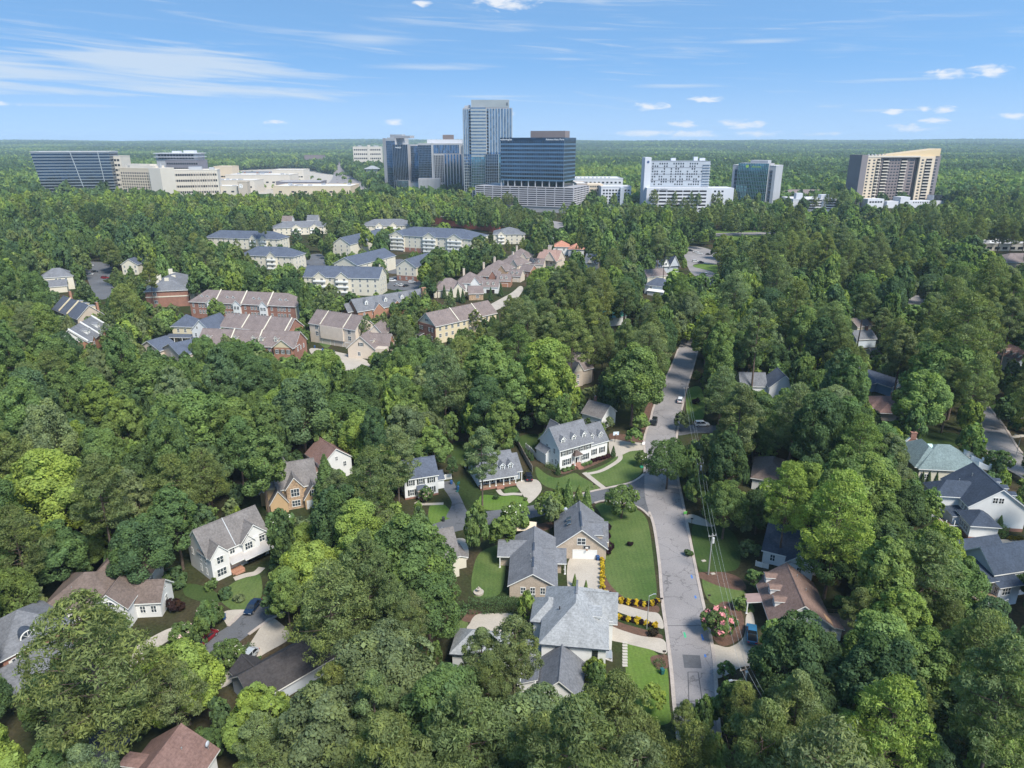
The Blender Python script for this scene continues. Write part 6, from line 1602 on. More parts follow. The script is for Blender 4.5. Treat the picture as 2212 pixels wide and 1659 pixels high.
RET = [('long white-roofed shop hall at the front of the shopping centre', (405, 405), (512, 402), 1215, 45, IVORY), ('white-roofed shop hall behind the brown emblem tower', (454, 391), (549, 390), 1290, 50, IVORY),
       ('flat white-roofed hall with a dark window strip behind the shop halls', (486, 379), (625, 378), 1400, 60, IVORY), ('broad white-roofed store with roof vents nearest the wood', (589, 404), (757, 403), 1205, 70, SANDP),
       ('dark-fronted shop with flat roof between two white halls', (596, 394), (692, 393), 1320, 45, DGREY), ('distant cream flat-roofed building left of the boulevard', (587, 368), (655, 367), 1600, 50, IVORY),
       ('cream gabled mall block behind the tan office block', (461, 360), (500, 361), 1500, 40, SANDP), ('low brown building in the woods left of the boulevard', (657, 336), (696, 336), 2600, 40, MAUVE)]
for i, (lb, a, b_, Y, D, wm) in enumerate(RET):
    B = block('shop_hall', lb, a, b_, Y, D, wm, 10 if i in (2, 5) else 6, 1, 5.0, 2.6, 2, 3, cat='shop building', group='shop halls of the shopping centre')
    if i in (0, 1, 2, 3): rooftop(B, [(rng.uniform(6, B.L - 6), rng.uniform(8, D - 8), rng.uniform(3, 7), rng.uniform(3, 5), rng.uniform(1.5, 2.6)) for k in range(9 if i == 3 else 5)])
    B.done()
keep([(360, 395), (500, 358), (560, 372), (655, 364), (700, 392), (758, 402), (757, 419), (590, 419), (500, 419), (400, 418), (362, 412)], 1200)
B = block('emblem_tower', 'small brown tower with a round emblem rising from the shop halls', (513, 394), (533, 394), 1208, 14, TAN, 0, 0, 0, 0, cat='shop building')
ring = MB()
for k in range(20):
    a0, a1 = 2 * math.pi * k / 20, 2 * math.pi * (k + 1) / 20
    for r0, r1 in ((2.4, 3.4), (0, 1.3)): ring.poly([(r0 * math.cos(a0), -.2, r0 * math.sin(a0)), (r1 * math.cos(a0), -.2, r1 * math.sin(a0)), (r1 * math.cos(a1), -.2, r1 * math.sin(a1)), (r0 * math.cos(a1), -.2, r0 * math.sin(a1))], SIGNW)
ring.build('round_emblem', B.root, (5, -.2, B.H - 6)); B.done()
h = House('brick_villas', 'row of small brick houses with grey gables in the woods behind the shopping centre', tuple(PY(520, 368, 1750))[:2] + (0,), tuple(PY(610, 368, 1750))[:2] + (0,), 'house', near=False)
h.box(0, h.L, 0, 20, 0, 12, BRICK); h.gable(0, h.L, 0, 20, 12, 6, 'x', BRICK, R_GREY, .5)
for q in (.1, .4, .7, .92): h.crossgable(h.L * q, 14, -2, 10, 12, 6, BRICK, R_GREY)
h.done(); keep([(520, 358), (612, 358), (612, 369), (520, 369)], 1745)
B = block('distant_hotel', 'white slab hotel with vertical window strips beyond the boulevard, left of the blue glass towers', (762, 318), (823, 317), 2300, 25, IVORY, 14, 5, 4.2, 4.6, 4, 2, cat='hotel')
B.box(B.L * .52, B.L * .60, -1.5, 10, 0, B.H + 6, IVORY); rooftop(B, ((20, 10, 12, 6, 4), (70, 10, 14, 6, 4))); B.done(); keep([(762, 316), (824, 314), (824, 336), (762, 334)], 2290)
B = block('pavilion_hall', 'low hall with a broad pale hip roof beside the boulevard', (790, 366), (815, 366), 2000, 26, IVORY, 4, 1, 5, 3, cat='hall'); B.hip(-3, B.L + 3, -3, 29, B.H + 1.5, 8, R_LIGHT, 2); B.done(); keep([(785, 360), (818, 360), (818, 372), (785, 372)], 1990)

# twin blue glass blocks
B = Bld('blue_glass_hotel', 'blue glass block with a grey slab end, leftmost of the tower cluster', (826.5, 299), (852.5, 299), 1300, 1290)
L, Ht = B.L, B.H; D = 45
B.box(0, L, 0, D, 0, Ht, PRECAST, None); B.wall.box(0, L * .25, -.6, 0, 0, Ht + .5, GREYC)
B.curtain('f', L * .27, L, 6, Ht - 4, 20, 8, 0, GB, SPAN, FIND, .5, .2, .15)
L2 = L + 30
B.box(L + .01, L2, -8, D - 4, 0, Ht - 10, GREYC); B.curtain('f', L, L2, 4, Ht - 10, 20, 9, -8, GD, None, FIND, fw=.3)
B.curtain('l', -8, -.1, 4, Ht - 10, 20, 2, L, GD, None, FIND)
B.box(L2 + .01, L2 + 16, 2, D, 0, Ht - 12, GREYC); B.curtain('f', L2, L2 + 16, 20, Ht - 12, 16, 6, 2, GB, SPAN, FIND, .6)
B.box(L * .25, L * 1.2, 4, 30, Ht, Ht + 1.5, PRECAST); rooftop(B, ((L * .9, 14, 24, 12, 6), (L + 14, 10, 30, 14, 4)), GREYC)
B.box(L + 10, L + 34, -16, -8.01, 0, 22, GREYC); B.curtain('f', L + 10, L + 34, 1, 22, 1, 10, -16, GT, None, FIND); B.box(L2 + 4, L2 + 26, -10, 1.9, 0, 18, PRECAST)
sign('westin', 4.5, SIGNW, B.root, (L + 12, -8.9, Ht - 16)); B.done(); keep([(826, 298), (890, 302), (903, 305), (905, 404), (832, 402)], 1280)
B = Bld('grid_office', 'office block with glass grid, pale pier and grey ribs left of the tallest tower', (902.5, 310), (998, 309), 1245)
L, Ht = B.L, B.H; D = 40
B.box(0, L, 0, D, 0, Ht, PRECAST)
B.curtain('f', 0.3, L * .30, 24, Ht - 3, 15, 9, 0, GD, SPAN, FIND, .5, .25, .1)
B.box(L * .30, L * .345, -1.2, -.01, 0, Ht + .5, PRECAST)
B.curtain('f', L * .35, L * .93, Ht - 16, Ht - 2.5, 3, 16, -.2, GB, None, FIN, fw=.3)
B.wm = PRECAST
B.box(L * .35, L * .58, -2.6, -.01, 0, Ht - 17, PRECAST); B.grid('f', L * .36, L * .575, 20, Ht - 19, 6, 12, 1.8, 3.6, at=-2.6)
B.box(L * .58 + .01, L, -2.0, -.01, 0, Ht - 17, GREYC); B.curtain('f', L * .585, L - .3, 3, Ht - 17.5, 16, 6, -2, GB, None, GREYC, fw=2.0, fp=.5)
B.curtain('r', -2, D, 3, Ht - 3, 16, 8, L, GB, SPAN, FIND)
B.box(0.5, L * .5, -16, -2.7, 0, 27, GREYC); B.curtain('f', 1, L * .5 - .5, 1, 26, 1, 16, -16, GREYC, None, PRECAST, fw=.9, fp=.4)
B.box(L * .2, L, 6, 30, Ht, Ht + 6, WHITEC); rooftop(B, ((L * .68, 12, 18, 10, 13),), MAUVE); B.done(); keep([(902, 308), (1000, 304), (1000, 415), (905, 400)], 1220)
# the tall tower
B = Bld('tall_tower', 'tallest tower, pale fins above and blue glass below, with a louvred crown', (1000, 233), (1106, 233), 1150, 1150)
L, Ht = B.L, B.H; D = 40
xa, xb = L * .29, L * .47
B.box(0, L, 0, D, 0, Ht, GREYC)
B.curtain('f', 0.2, L * .15, Ht * .5, Ht - 2, 13, 4, 0, GL, None, FIN, fw=.8, fp=.3); B.curtain('f', .2, L * .15, 3, Ht * .5, 15, 4, 0, GB, SPANL, FIN, .6, .4, .1)
B.box(L * .155, xb, -5, -.01, 0, Ht + 1, GREYC)
B.curtain('f', L * .16, xb - .3, Ht * .47, Ht + .5, 15, 9, -5, GL, SPANL, None, 2.6); B.curtain('f', L * .16, xb - .3, 3, Ht * .47, 15, 9, -5, GT, SPAN, FIN, .8, .2, .05)
def band2(b):
    for i in range(15):
        z = Ht * .47 + (Ht * .53) * i / 15; b.box(L * .155, xb + .2, -5.9, -5.4, z, z + .5, FIND)
B.part('balcony_edge', band2)
B.curtain('f', xb + .4, L - .2, Ht * .52, Ht - 1, 15, 9, 0, GL, None, FIN, fw=1.1, fp=.4); B.curtain('f', xb + .4, L - .2, 3, Ht * .52, 18, 9, 0, GB, SPANL, FIN, .9, .6, .2)
B.curtain('r', 0, D, 3, Ht - 1, 34, 8, L, GL, SPANL, FIN); B.curtain('l', 0, D, 3, Ht - 1, 34, 8, 0, GB, SPANL, FIN)
B.part('balcony_recess', lambda b: [b.box(x, x + L * .035, -.75, -.65, Ht * .5 + i * (Ht * .48) / 14, Ht * .5 + i * (Ht * .48) / 14 + 2.9, VOID) for i in range(14) for x in (L * .118, xb + L * .01)])
cz = PY(1058, 215.5, 1150).z
B.box(L * .17, L * .94, 0.5, D - 4, Ht + .2, cz, PRECAST); B.curtain('f', L * .17, L * .94, Ht + 1, cz, 1, 44, .5, SPANL, None, FIN, fw=.35, fp=.1, name='louvred_crown')
rooftop(B, ((L * .06, 8, 5, 5, 3), (L * .12, 10, 4, 4, 4)))
B.box(L * .45, L * .98, -7, -.8, 0, Ht * .50, GREYC); B.curtain('f', L * .45, L * .72, 3, Ht * .50, 15, 7, -7, GD, SPAN, FIN, .7, .25, .1); B.curtain('f', L * .725, L * .98, 3, Ht * .5, 15, 5, -7, GT, SPAN, FIN, .8, .5, .1)
sign('B', 6, SIGND, B.root, (L * .90, 0.0, cz - 8)); B.done(); keep([(1000, 232), (1018, 215), (1098, 215), (1106, 232), (1106, 300), (1082, 410), (1003, 418)], 1130)
# wide glass office on its garage
B = Bld('wide_glass_office', 'wide dark blue glass office raised on a broad grey parking garage', (1081.7, 298), (1219, 296.5), 955, 922)
L, Ht = B.L, B.H; D = 46
zg = PY(1100, 391, 935).z; zc = PY(1100, 404, 935).z
B.box(0, L, 0, D, zg, Ht, GREYC); B.foot.append((-30, L + 20, -10, 60))
B.curtain('f', 0, L, zg, Ht - 4, 10, 36, 0, GD, BBAND, FIND, 1.9, .12, .1); B.curtain('r', 0, D, zg, Ht - 4, 10, 12, L, GD, BBAND, FIND, 1.9, .12, .1); B.curtain('l', 0, D, zg, Ht - 4, 10, 12, 0, GD, BBAND, FIND, 1.9, .12, .1)
B.part('roof_band', lambda b: (b.box(-.5, L + .5, -.5, D + .5, Ht - 4, Ht, GD, WROOF), b.box(-.6, L + .6, -.62, D + .6, Ht - 4.2, Ht - 3.9, SPAN)))
B.part('penthouse', lambda b: (b.box(L * .44, L * .98, 8, 26, Ht + .02, Ht + 8, MAUVE, WROOF)))
B.part('podium_column', lambda b: [b.box(x - .6, x + .6, .5, 1.7, zc, zg, PRECAST) for x in [L * i / 9 for i in range(10)]] + [b.box(2, L - 2, 6, D, zc, zg, GD)])
gx0, gx1 = -34, L + 16
B.box(gx0, gx1, -7, 58, 0, zc - .2, GREYC); B.decks('f', gx0 + 1, gx1, 7, zc - .2, 9, -7, DECKC, nc=11, depth=.9); B.decks('r', -7, 58, 7, zc - .2, 9, gx1, DECKC, nc=5, depth=.9)
B.box(-40, -12, -3, 40, 0, zc * .8, GREYC); B.decks('f', -40, -12, 5, zc * .8, 7, -3, GREYC, nc=3, depth=.7)
B.part('garage_deck', lambda b: b.box(gx0, gx1, -7.2, 58, zc - .15, zc + .2, GREYC))
sign('Advance Auto Parts', 3.0, SIGNW, B.root, (L * .86, -.7, Ht - 3.2)); sign('walkerhughes', 3.0, SIGNW, B.root, (L * .09, -.7, Ht - 3.2)); B.done(); keep([(1082, 297), (1150, 290), (1237, 297), (1247, 448), (1175, 456), (1085, 440), (1035, 414), (1082, 400)], 920)
# apartments and garage to the right of it
B = block('tan_block', 'tan apartment block with a blank end wall right of the wide glass office', (1246, 399), (1269, 397), 985, 50, mat('tan_render', (0.48, 0.41, 0.36), .8, .05, .05), 0, 0, 0, 0)
B.wm = IVORY; B.grid('f', 2, 8, 4, B.H - 3, 1, 6, 2.2, 2.0); B.box(B.L + .02, B.L + 22, 4, 44, 0, B.H - .5, SANDP); B.grid('f', B.L + 1, B.L + 21, 3, B.H - 1, 7, 6, 2.0, 2.0, at=4, frame=TRIM); B.done()
B = block('white_deck_block', 'white block with a car-filled roof deck behind the tan apartment block', (1233, 388), (1346, 386), 1060, 55, WHITEC, 12, 4, 3, 2.4, 10, 2); rooftop(B, [(10 + i * 6, 20, 2, 4.4, 1.5) for i in range(9)], METAL); B.done()
B = block('white_apartments', 'white four-storey apartment block with small dark windows left of the striped garage', (1299, 405), (1364, 404), 960, 30, WHITEC, 9, 6, 2.6, 2.2, 3, 2, glass=DARKG); B.box(B.L * .62, B.L * .74, -.01 - 6, -.01, 0, B.H, GREYS); B.done()
keep([(1236, 388), (1345, 385), (1350, 402), (1402, 404), (1402, 438), (1300, 442), (1250, 436)], 950)
# condo with striped garage
B = Bld('white_condo_tower', 'pale grey condominium tower with a white slab end above a white striped garage', (1407, 348), (1535, 348), 930)
L, Ht = B.L, B.H; zc = PY(1450, 406, 915).z; B.wm = WHITEC
GREYP = mat('pale_grey_panel', (0.36, 0.39, 0.43), .7, .1, .05); B.box(0, L, 0, 26, 0, Ht, GREYP)
B.box(-8, -.01, -1, 22, 0, Ht + 4.5, WHITEC); B.part('emblem', lambda b: b.tube((-4, -1.05, Ht - 1), (-4, -1.3, Ht - 1), 1.5, 1.5, mat('blue_emblem', (.06, .09, .2), .5, .02), 16))
rg = random.Random(3)
B.grid('f', 1, L - 9, zc + 2, Ht - 1.5, 22, 9, 1.7, 2.0, skip=lambda i, j: rg.random() < .4 or i in (7, 14))
B.part('floor_line', lambda b: [b.box(0, L, -.25, 0, zc + (Ht - zc) * k / 4, zc + (Ht - zc) * k / 4 + .35, DGREY) for k in range(5)])
for k in range(9):
    z = zc + 1 + (Ht - zc - 2) * k / 9
    bb = MB(); bb.box(0, 9, -1.5, 0, 0, .3, WHITEC); bb.box(0, 9, -1.5, -1.42, .3, 1.1, GREYP); bb.build('balcony', B.root, (L - 9, 0, z)); bb2 = MB(); bb2.box(0, 1.6, 0, 20, 0, .3, WHITEC); bb2.box(1.52, 1.6, 0, 20, .3, 1.1, GREYP); bb2.build('balcony', B.root, (L, 2, z))
B.box(-6, L + 1, -14, -.01, 0, zc, WHITEC); B.decks('f', -1, L - 5, 2, zc - 3, 6, -14, WHITEC, nc=7, depth=.5)
sign('PARK CENTRAL', 2.4, GREYC, B.root, (12, -14.2, zc - 2.6)); rooftop(B, ((L * .4, 12, 6, 5, 3), (L * .78, 12, 5, 5, 4.5), (L * .9, 14, 7, 5, 3)), WHITEC)
B.box(L + 1.02, L + 30, -10, 22, 0, zc - .5, WHITEC); B.grid('f', L + 4, L + 18, 4, zc - 2, 3, 5, 2.6, 2.2, at=-10); B.done(); keep([(1394, 341), (1548, 347), (1550, 405), (1572, 408), (1570, 438), (1500, 446), (1400, 440)], 900)
# teal glass office
B = Bld('teal_glass_office', 'teal glass office framed by pale piers with a white side wall', (1583.5, 359), (1677, 357), 950, 918)
L, Ht = B.L, B.H
B.box(0, L, 0, 30, 0, Ht, PRECAST, None); B.curtain('f', 3.5, L * .13, 2, Ht - 5, 10, 2, 0, GD, SPAN, FIND); B.curtain('f', L * .88, L - 3.5, 2, Ht - 5, 10, 2, 0, GD, SPAN, FIND)
B.box(L * .15, L * .85, -3, 20, 0, Ht + 3.0, GREYC); B.curtain('f', L * .15, L * .85, 2, Ht + 3, 13, 18, -3, GT, SPAN, TEALF, .7, .2, .15)
B.part('penthouse', lambda b: (b.box(L * .38, L * .78, 4, 18, Ht + 3.02, Ht + 6.5, PRECAST, WROOF))); B.part('roof_deck', lambda b: b.box(-.2, L + .2, -.2, 30.2, Ht + .01, Ht + .8, PRECAST, WROOF))
sign('allscripts', 3.4, SIGNG, B.root, (L * .57, -3.7, Ht - 2.0)); B.part('round_logo', lambda b: b.tube((L * .36, -3.6, Ht - .8), (L * .36, -3.9, Ht - .8), 1.9, 1.9, SIGNG, 16)); B.done(); keep([(1584, 358), (1600, 353), (1664, 353), (1694, 357), (1688, 432), (1582, 432)], 915)
for nm, lb, a, b_, Y, D in (('brown_roof_lodge', 'long brown-roofed lodge with cream walls right of the teal office', (1690, 420), (1798, 424), 1000, 28),):
    B = Bld(nm, lb, a, b_, Y, None, 'hotel'); B.wm = SANDP; B.box(0, B.L, 0, D, 0, B.H, SANDP); B.hip(0, B.L, 0, D, B.H, 7, R_TAUPE, 1); B.grid('f', 2, B.L - 2, 2, B.H, 12, 3, 2, 2); B.box(4, B.L * .5, -16, -.01, 0, B.H - 5, SANDP); B.hip(3, B.L * .55, -17, 3, B.H - 5, 6, R_TAUPE, 1); B.done()
B = block('white_garage', 'white stepped parking garage in front of the brown-roofed lodge', (1714, 428), (1806, 436), 905, 40, WHITEC, 0, 0, 0, 0); B.box(4, 12, 2, 10, B.H, B.H + 8, WHITEC); B.box(36, 46, 4, 14, B.H, B.H + 6, WHITEC); B.decks('f', 16, 36, 4, B.H, 4, 0, WHITEC); B.decks('f', 42, B.L, 4, B.H - 1, 4, 0, WHITEC); B.done()
keep([(1690, 412), (1800, 410), (1808, 444), (1760, 452), (1690, 444)], 890)
# tan residential tower
B = Bld('tan_residential_tower', 'tan residential tower with dark end walls, stacked white balconies and a sloping crown', (1874, 337.5), (2021, 338), 1000, 1015)
L, Ht = B.L, B.H; B.wm = SANDP; D = 26
x1, x2, x3 = L * .20, L * .735, L * .775
B.box(0, x1, 0, D, 0, Ht, SANDP); B.box(x1 + .01, x3, 3, D, 0, Ht - 1, MAUVE); B.box(x3 + .01, L, -.5, D, 0, Ht, SANDP)
B.box(-9, -.01, -2, D, 0, Ht + 2, mat('mauve_end_wall', (0.185, 0.165, 0.17), .85, .05, .05)); B.box(L + .01, L + 11, 3, D + 3, 0, Ht + 1.5, MATS['mauve_end_wall'])
B.part('roof_edge', lambda b: b.box(-.3, x3, -.6, 4, Ht - 1.2, Ht + .8, IVORY))
nfl = 14; fz0 = 8; fh = (Ht - 3 - fz0) / nfl
B.grid('f', .5, x1 * .72, fz0, Ht - 3, 2, nfl, 3.0, 2.0); B.grid('f', x1 + 14, x1 + 32, fz0, Ht - 3, 4, nfl, 2.8, 1.9, at=3, frame=MAUVE); B.grid('f', x1 + .5, x1 + 5, fz0, Ht - 3, 1, nfl, 3.6, 1.9, at=3); B.grid('f', x2 - 9, x2 - 1, fz0, Ht - 3, 1, nfl, 6, 1.9, at=3); B.grid('f', x3 + .8, x3 + 8, fz0, Ht - 3, 1, nfl, 3.4, 2.0, at=-.5); B.grid('f', L + 2, L + 7, fz0, Ht - 3, 1, nfl, 4, 2.0, at=3)
for k in range(nfl):
    z = fz0 + fh * k
    for (xx, ww, yy) in ((x1 * .74, x1 * .24, 0), (x1 + 6, 8.5, 3), (x1 + 33, 8.5, 3), (x3 + 9, 9.5, -.5)):
        bb = MB(); bb.box(0, ww, -1.8, 0, 0, 1.25, IVORY); bb.box(.2, ww - .2, -.08, -.01, 1.3, fh - .1, VOID); bb.build('balcony', B.root, (xx, yy, z))
B.part('dark_slot', lambda b: b.box(x2 + .2, x3 - .2, 2.2, 2.95, 3, Ht - 2, VOID))
def crown(b):
    b.hexa([(x1, 2, Ht), (L + 8, 2, Ht), (L + 8, D, Ht), (x1, D, Ht), (x1, 2, Ht + .6), (L + 8, 2, Ht + 10), (L + 8, D, Ht + 10), (x1, D, Ht + .6)], GOLD)
B.part('sloping_crown', crown); rooftop(B, [(x1 * .4 + i * 5, 10, 2, 2, 2.2) for i in range(6)])
B.box(0, 24, -16, -3, 0, 12, WHITEC); B.box(26, 120, -20, -6, 0, 9, WHITEC); B.box(44, 58, -22, -5.9, 0, 14.5, WHITEC); B.box(96, 112, -18, -5, 9, 16, WHITEC)
B.part('glass_dome', lambda b: b.box(96.5, 111.5, -18.2, -6, 9.2, 16.4, GL)); B.grid('f', 64, 92, 5, 9, 8, 1, 1.6, 1.6, at=-20); B.grid('f', 2, 22, 5, 11, 5, 1, 3, 2.2, at=-16); B.done(); keep([(1858, 334), (2030, 324), (2038, 336), (2026, 420), (2052, 428), (2050, 444), (1842, 446)], 985)
for lb, a, b_, Y, wm in (('white flat-roofed building among trees at the right edge', (2127, 529), (2235, 527), 590, IVORY),):
    B = block('low_store', lb, a, b_, Y, 30, wm, 6, 1, 4, 2.2, 1, 2, cat='shop building', parapet=.6); rooftop(B, ((8, 10, 3, 3, 1.6), (24, 12, 3, 3, 1.6), (36, 16, 4, 3, 2))); B.done()
keep([(2124, 526), (2212, 520), (2212, 542), (2130, 542)], 585)
h = House('taupe_store', 'low building with a taupe roof cut by the right edge', tuple(PY(2170, 566, 500))[:2] + (0,), tuple(PY(2270, 566, 500))[:2] + (0,), 'shop building', near=False); h.box(0, h.L, 0, 20, 0, 5, TAN); h.hip(0, h.L, 0, 20, 5, 5, R_TAUPE, .6); h.done(); keep([(2168, 572), (2180, 556), (2212, 556), (2212, 575)], 498)
# ---------------------------------------------------------------- trees
def leaf_mat():
    m = bpy.data.materials.new('foliage'); m.use_nodes = True
    t = m.node_tree; t.nodes.clear()
    o = t.nodes.new('ShaderNodeOutputMaterial')
    a = t.nodes.new('ShaderNodeAttribute'); a.attribute_type = 'INSTANCER'; a.attribute_name = 'tint'
    f = t.nodes.new('ShaderNodeAttribute'); f.attribute_type = 'GEOMETRY'; f.attribute_name = 'lv'
    sp = t.nodes.new('ShaderNodeSeparateColor'); t.links.new(f.outputs['Color'], sp.inputs[0])
    # r: leaf value, g: hue shift towards yellow
    c = nmix(t, 1.0, a.outputs['Color'], nramp(t, sp.outputs[0], [(0.0, (0.58,) * 3), (1.0, (1.5,) * 3)]), 'MULTIPLY')
    c = nmix(t, sp.outputs[1], c, nmix(t, 1.0, c, (1.22, 1.12, 0.70), 'MULTIPLY'))
    d = t.nodes.new('ShaderNodeBsdfDiffuse'); t.links.new(c, d.inputs[0])
    tr = t.nodes.new('ShaderNodeBsdfTranslucent'); t.links.new(nmix(t, 1.0, c, (1.05, 1.2, 0.5), 'MULTIPLY'), tr.inputs[0])
    mx = t.nodes.new('ShaderNodeMixShader'); mx.inputs[0].default_value = 0.38
    t.links.new(d.outputs[0], mx.inputs[1]); t.links.new(tr.outputs[0], mx.inputs[2])
    t.links.new(mx.outputs[0], o.inputs[0])
    return m
LEAF = leaf_mat()
BLOSW = mat('white_blossom', (0.72, 0.70, 0.62), .8, .1); BLOSP = mat('pink_blossom', (0.62, 0.24, 0.25), .8, .15); BLOSL = mat('pale_pink_blossom', (0.58, 0.42, 0.40), .8, .15)

def np_mesh(name, verts, nq, mats, mi=None, lv=None):
    """verts: (4*nq, 3) quads"""
    me = bpy.data.meshes.new(name)
    n = nq * 4
    me.vertices.add(n); me.vertices.foreach_set('co', verts.astype(np.float32).ravel())
    me.loops.add(n); me.loops.foreach_set('vertex_index', np.arange(n, dtype=np.int32))
    me.polygons.add(nq); me.polygons.foreach_set('loop_start', np.arange(0, n, 4, dtype=np.int32))
    for m in mats: me.materials.append(m)
    if mi is not None: me.polygons.foreach_set('material_index', mi.astype(np.int32))
    if lv is not None:
        at = me.attributes.new('lv', 'FLOAT_COLOR', 'FACE')
        at.data.foreach_set('color', lv.astype(np.float32).ravel())
    me.update(calc_edges=True)
    return me
def unit(v): return v / np.maximum(1e-9, np.linalg.norm(v, axis=-1, keepdims=True))
def leaf_quads(P, N, S, rs, asp=0.62, jit=0.55):
    n = len(P)
    N = unit(N + rs.normal(0, jit, (n, 3)))
    T = unit(np.cross(N, rs.normal(0, 1, (n, 3)))); B = np.cross(N, T)
    a = S[:, None] * T; b = (S * asp)[:, None] * B
    v = np.stack([P - a, P + b * rs.uniform(.7, 1.2, (n, 1)) - a * .15, P + a, P - b * rs.uniform(.7, 1.2, (n, 1)) + a * .1], 1)
    v[:, 1] += N * (S * .18)[:, None]; v[:, 3] += N * (S * .12)[:, None]
    return v.reshape(-1, 3)
def sph(n, rs):
    return unit(rs.normal(0, 1, (n, 3)))

def lobes_crown(rs, lobes, nleaf, leaf, flat=0.8, up=0.35, jit=0.55, asp=.62, shell=(0.72, 1.05), clump=0.5):
    """lobes: list of (center, radius); leaves on the outer shells"""
    Cn = np.array([c for c, r in lobes]); Rr = np.array([r for c, r in lobes])
    wts = Rr ** 2; cnt = np.maximum(12, (nleaf * wts / wts.sum()).astype(int))
    mid = Cn.mean(0)
    Ps, Ns, Vs, Gs = [], [], [], []
    for c, r, k in zip(Cn, Rr, cnt):
        d = sph(k, rs)
        outw = unit((c - mid)[None] + np.array([0, 0, .8 * r]))
        d = unit(d + outw * up * 1.4)
        # sub-clumps
        ns = max(3, int(k / 28)); sd = unit(sph(ns, rs) + outw * up * 1.4); which = rs.integers(0, ns, k)
        d = unit(d * (1 - clump) + sd[which] * clump * 1.2)
        rad = rs.uniform(shell[0], shell[1], (k, 1)) * r
        p = c + d * rad * np.array([1, 1, flat])
        Ps.append(p); Ns.append(d + np.array([0, 0, .25]))
        base = rs.uniform(.3, .7); sb = rs.normal(0, .10, ns)
        Vs.append(np.clip(base + sb[which] + rs.normal(0, .16, k), 0, 1)); Gs.append(np.clip(rs.normal(.25, .2) + sb[which] + rs.normal(0, .15, k), 0, 1))
    P = np.concatenate(Ps); N = np.concatenate(Ns); V = np.concatenate(Vs); Gx = np.concatenate(Gs)
    # drop leaves buried deep inside other lobes
    keepm = np.ones(len(P), bool)
    for c, r in zip(Cn, Rr):
        q = (P - c) / np.array([1, 1, flat]); keepm &= ~((np.linalg.norm(q, axis=1) < r * .62))
    P, N, V, Gx = P[keepm], N[keepm], V[keepm], Gx[keepm]
    S = leaf * np.exp(rs.normal(0, .33, len(P)))
    q = leaf_quads(P, N, S, rs, asp, jit)
    lv = np.stack([V, Gx, np.zeros_like(V), np.ones_like(V)], 1)
    return q, lv
def trunk_mb(h, r0, r1, limbs, rs, lean=0.0, m=None):
    b = MB(); m = m or BARK
    p = Vector((0, 0, -0.3)); n = 6
    pts = [Vector((math.sin(i * 1.3 + lean) * lean * .3, math.cos(i * 1.7) * lean * .3, -.3 + (h + .3) * i / n)) for i in range(n + 1)]
    for i in range(n):
        b.tube(pts[i], pts[i + 1], r0 + (r1 - r0) * i / n, r0 + (r1 - r0) * (i + 1) / n, m, 8, False)
    for (z, d, r) in limbs:
        a = Vector((0, 0, z)); mid = a + Vector((d[0] * .5, d[1] * .5, d[2] * .35)); e = a + Vector(d)
        b.tube(a, mid, r, r * .7, m, 6, False); b.tube(mid, e, r * .7, r * .25, m, 6, False)
    return b
PROTO = {}
def broadleaf(seed, H=18.0, Rx=6.5, nl=34, nleaf=8500, leaf=.34, tall=1.0, narrow=1.0, jit=.5, clump=.5):
    rs = np.random.default_rng(seed)
    hc = H * .58; Rz = H * .42
    lobes = []
    for i in range(nl):
        k = (i + .5) / nl
        z = 1 - 1.65 * k
        rr = math.sqrt(max(0, 1 - min(1, abs(z)) ** 2)); a = i * 2.39996 + rs.uniform(-.5, .5)
        rad = rs.uniform(.60, .86)
        taper = 1.0 if z < 0 else 1 - .12 * z
        c = np.array([rr * math.cos(a) * Rx * rad * taper * narrow, rr * math.sin(a) * Rx * rad * taper * narrow, hc + z * Rz * rad * .95])
        lobes.append((c, rs.uniform(.20, .40) * Rx * (1.0 if z < .3 else .85)))
    for i in range(5):
        a = rs.uniform(0, 6.28); lobes.append((np.array([math.cos(a) * Rx * .25, math.sin(a) * Rx * .25, hc + rs.uniform(-.2, .5) * Rz]), Rx * .42))
    q, lv = lobes_crown(rs, lobes, nleaf, leaf, 1.0, .4, jit, clump=clump)
    limbs = []
    for i in range(7):
        c, r = lobes[rs.integers(4, nl)]; z0 = H * rs.uniform(.28, .5); limbs.append((z0, (c[0] * .85, c[1] * .85, max(1.0, c[2] - z0)), .16))
    return q, lv, trunk_mb(H * .72, .34, .10, limbs, rs, .3)
def pine(seed, H=24.0, Rx=4.6, lo=.42, nb=44, nleaf=8000, leaf=.36, gap=0.0):
    rs = np.random.default_rng(seed)
    lobes, limbs = [], []
    for i in range(nb):
        k = (i + .5) / nb
        z = H * (lo + (0.985 - lo) * k)
        prof = math.sin(math.pi * min(1, .20 + .80 * k) ** .9) ** .75 if k < .97 else .25
        prof = max(.18, prof)
        a = i * 2.39996 + rs.uniform(-.6, .6)
        rad = Rx * prof * rs.uniform(.55, 1.0)
        if k > .93: rad *= .4
        if rs.uniform() < gap: continue
        c = np.array([math.cos(a) * rad, math.sin(a) * rad, z + rad * .10])
        lobes.append((c, Rx * rs.uniform(.24, .38)))
        limbs.append((z - rad * .16, (c[0], c[1], rad * .22), .075))
        if rs.uniform() < .55:
            b2 = a + rs.uniform(-.7, .7); lobes.append((np.array([math.cos(b2) * rad * .55, math.sin(b2) * rad * .55, z + rs.uniform(-.4, .8)]), Rx * rs.uniform(.22, .32)))
    lobes.append((np.array([0, 0, H * .975]), Rx * .26))
    q, lv = lobes_crown(rs, lobes, nleaf, leaf, .62, .3, .75, .34, (.45, 1.1), .6)
    return q, lv, trunk_mb(H * .96, .30, .05, limbs, rs, .35)
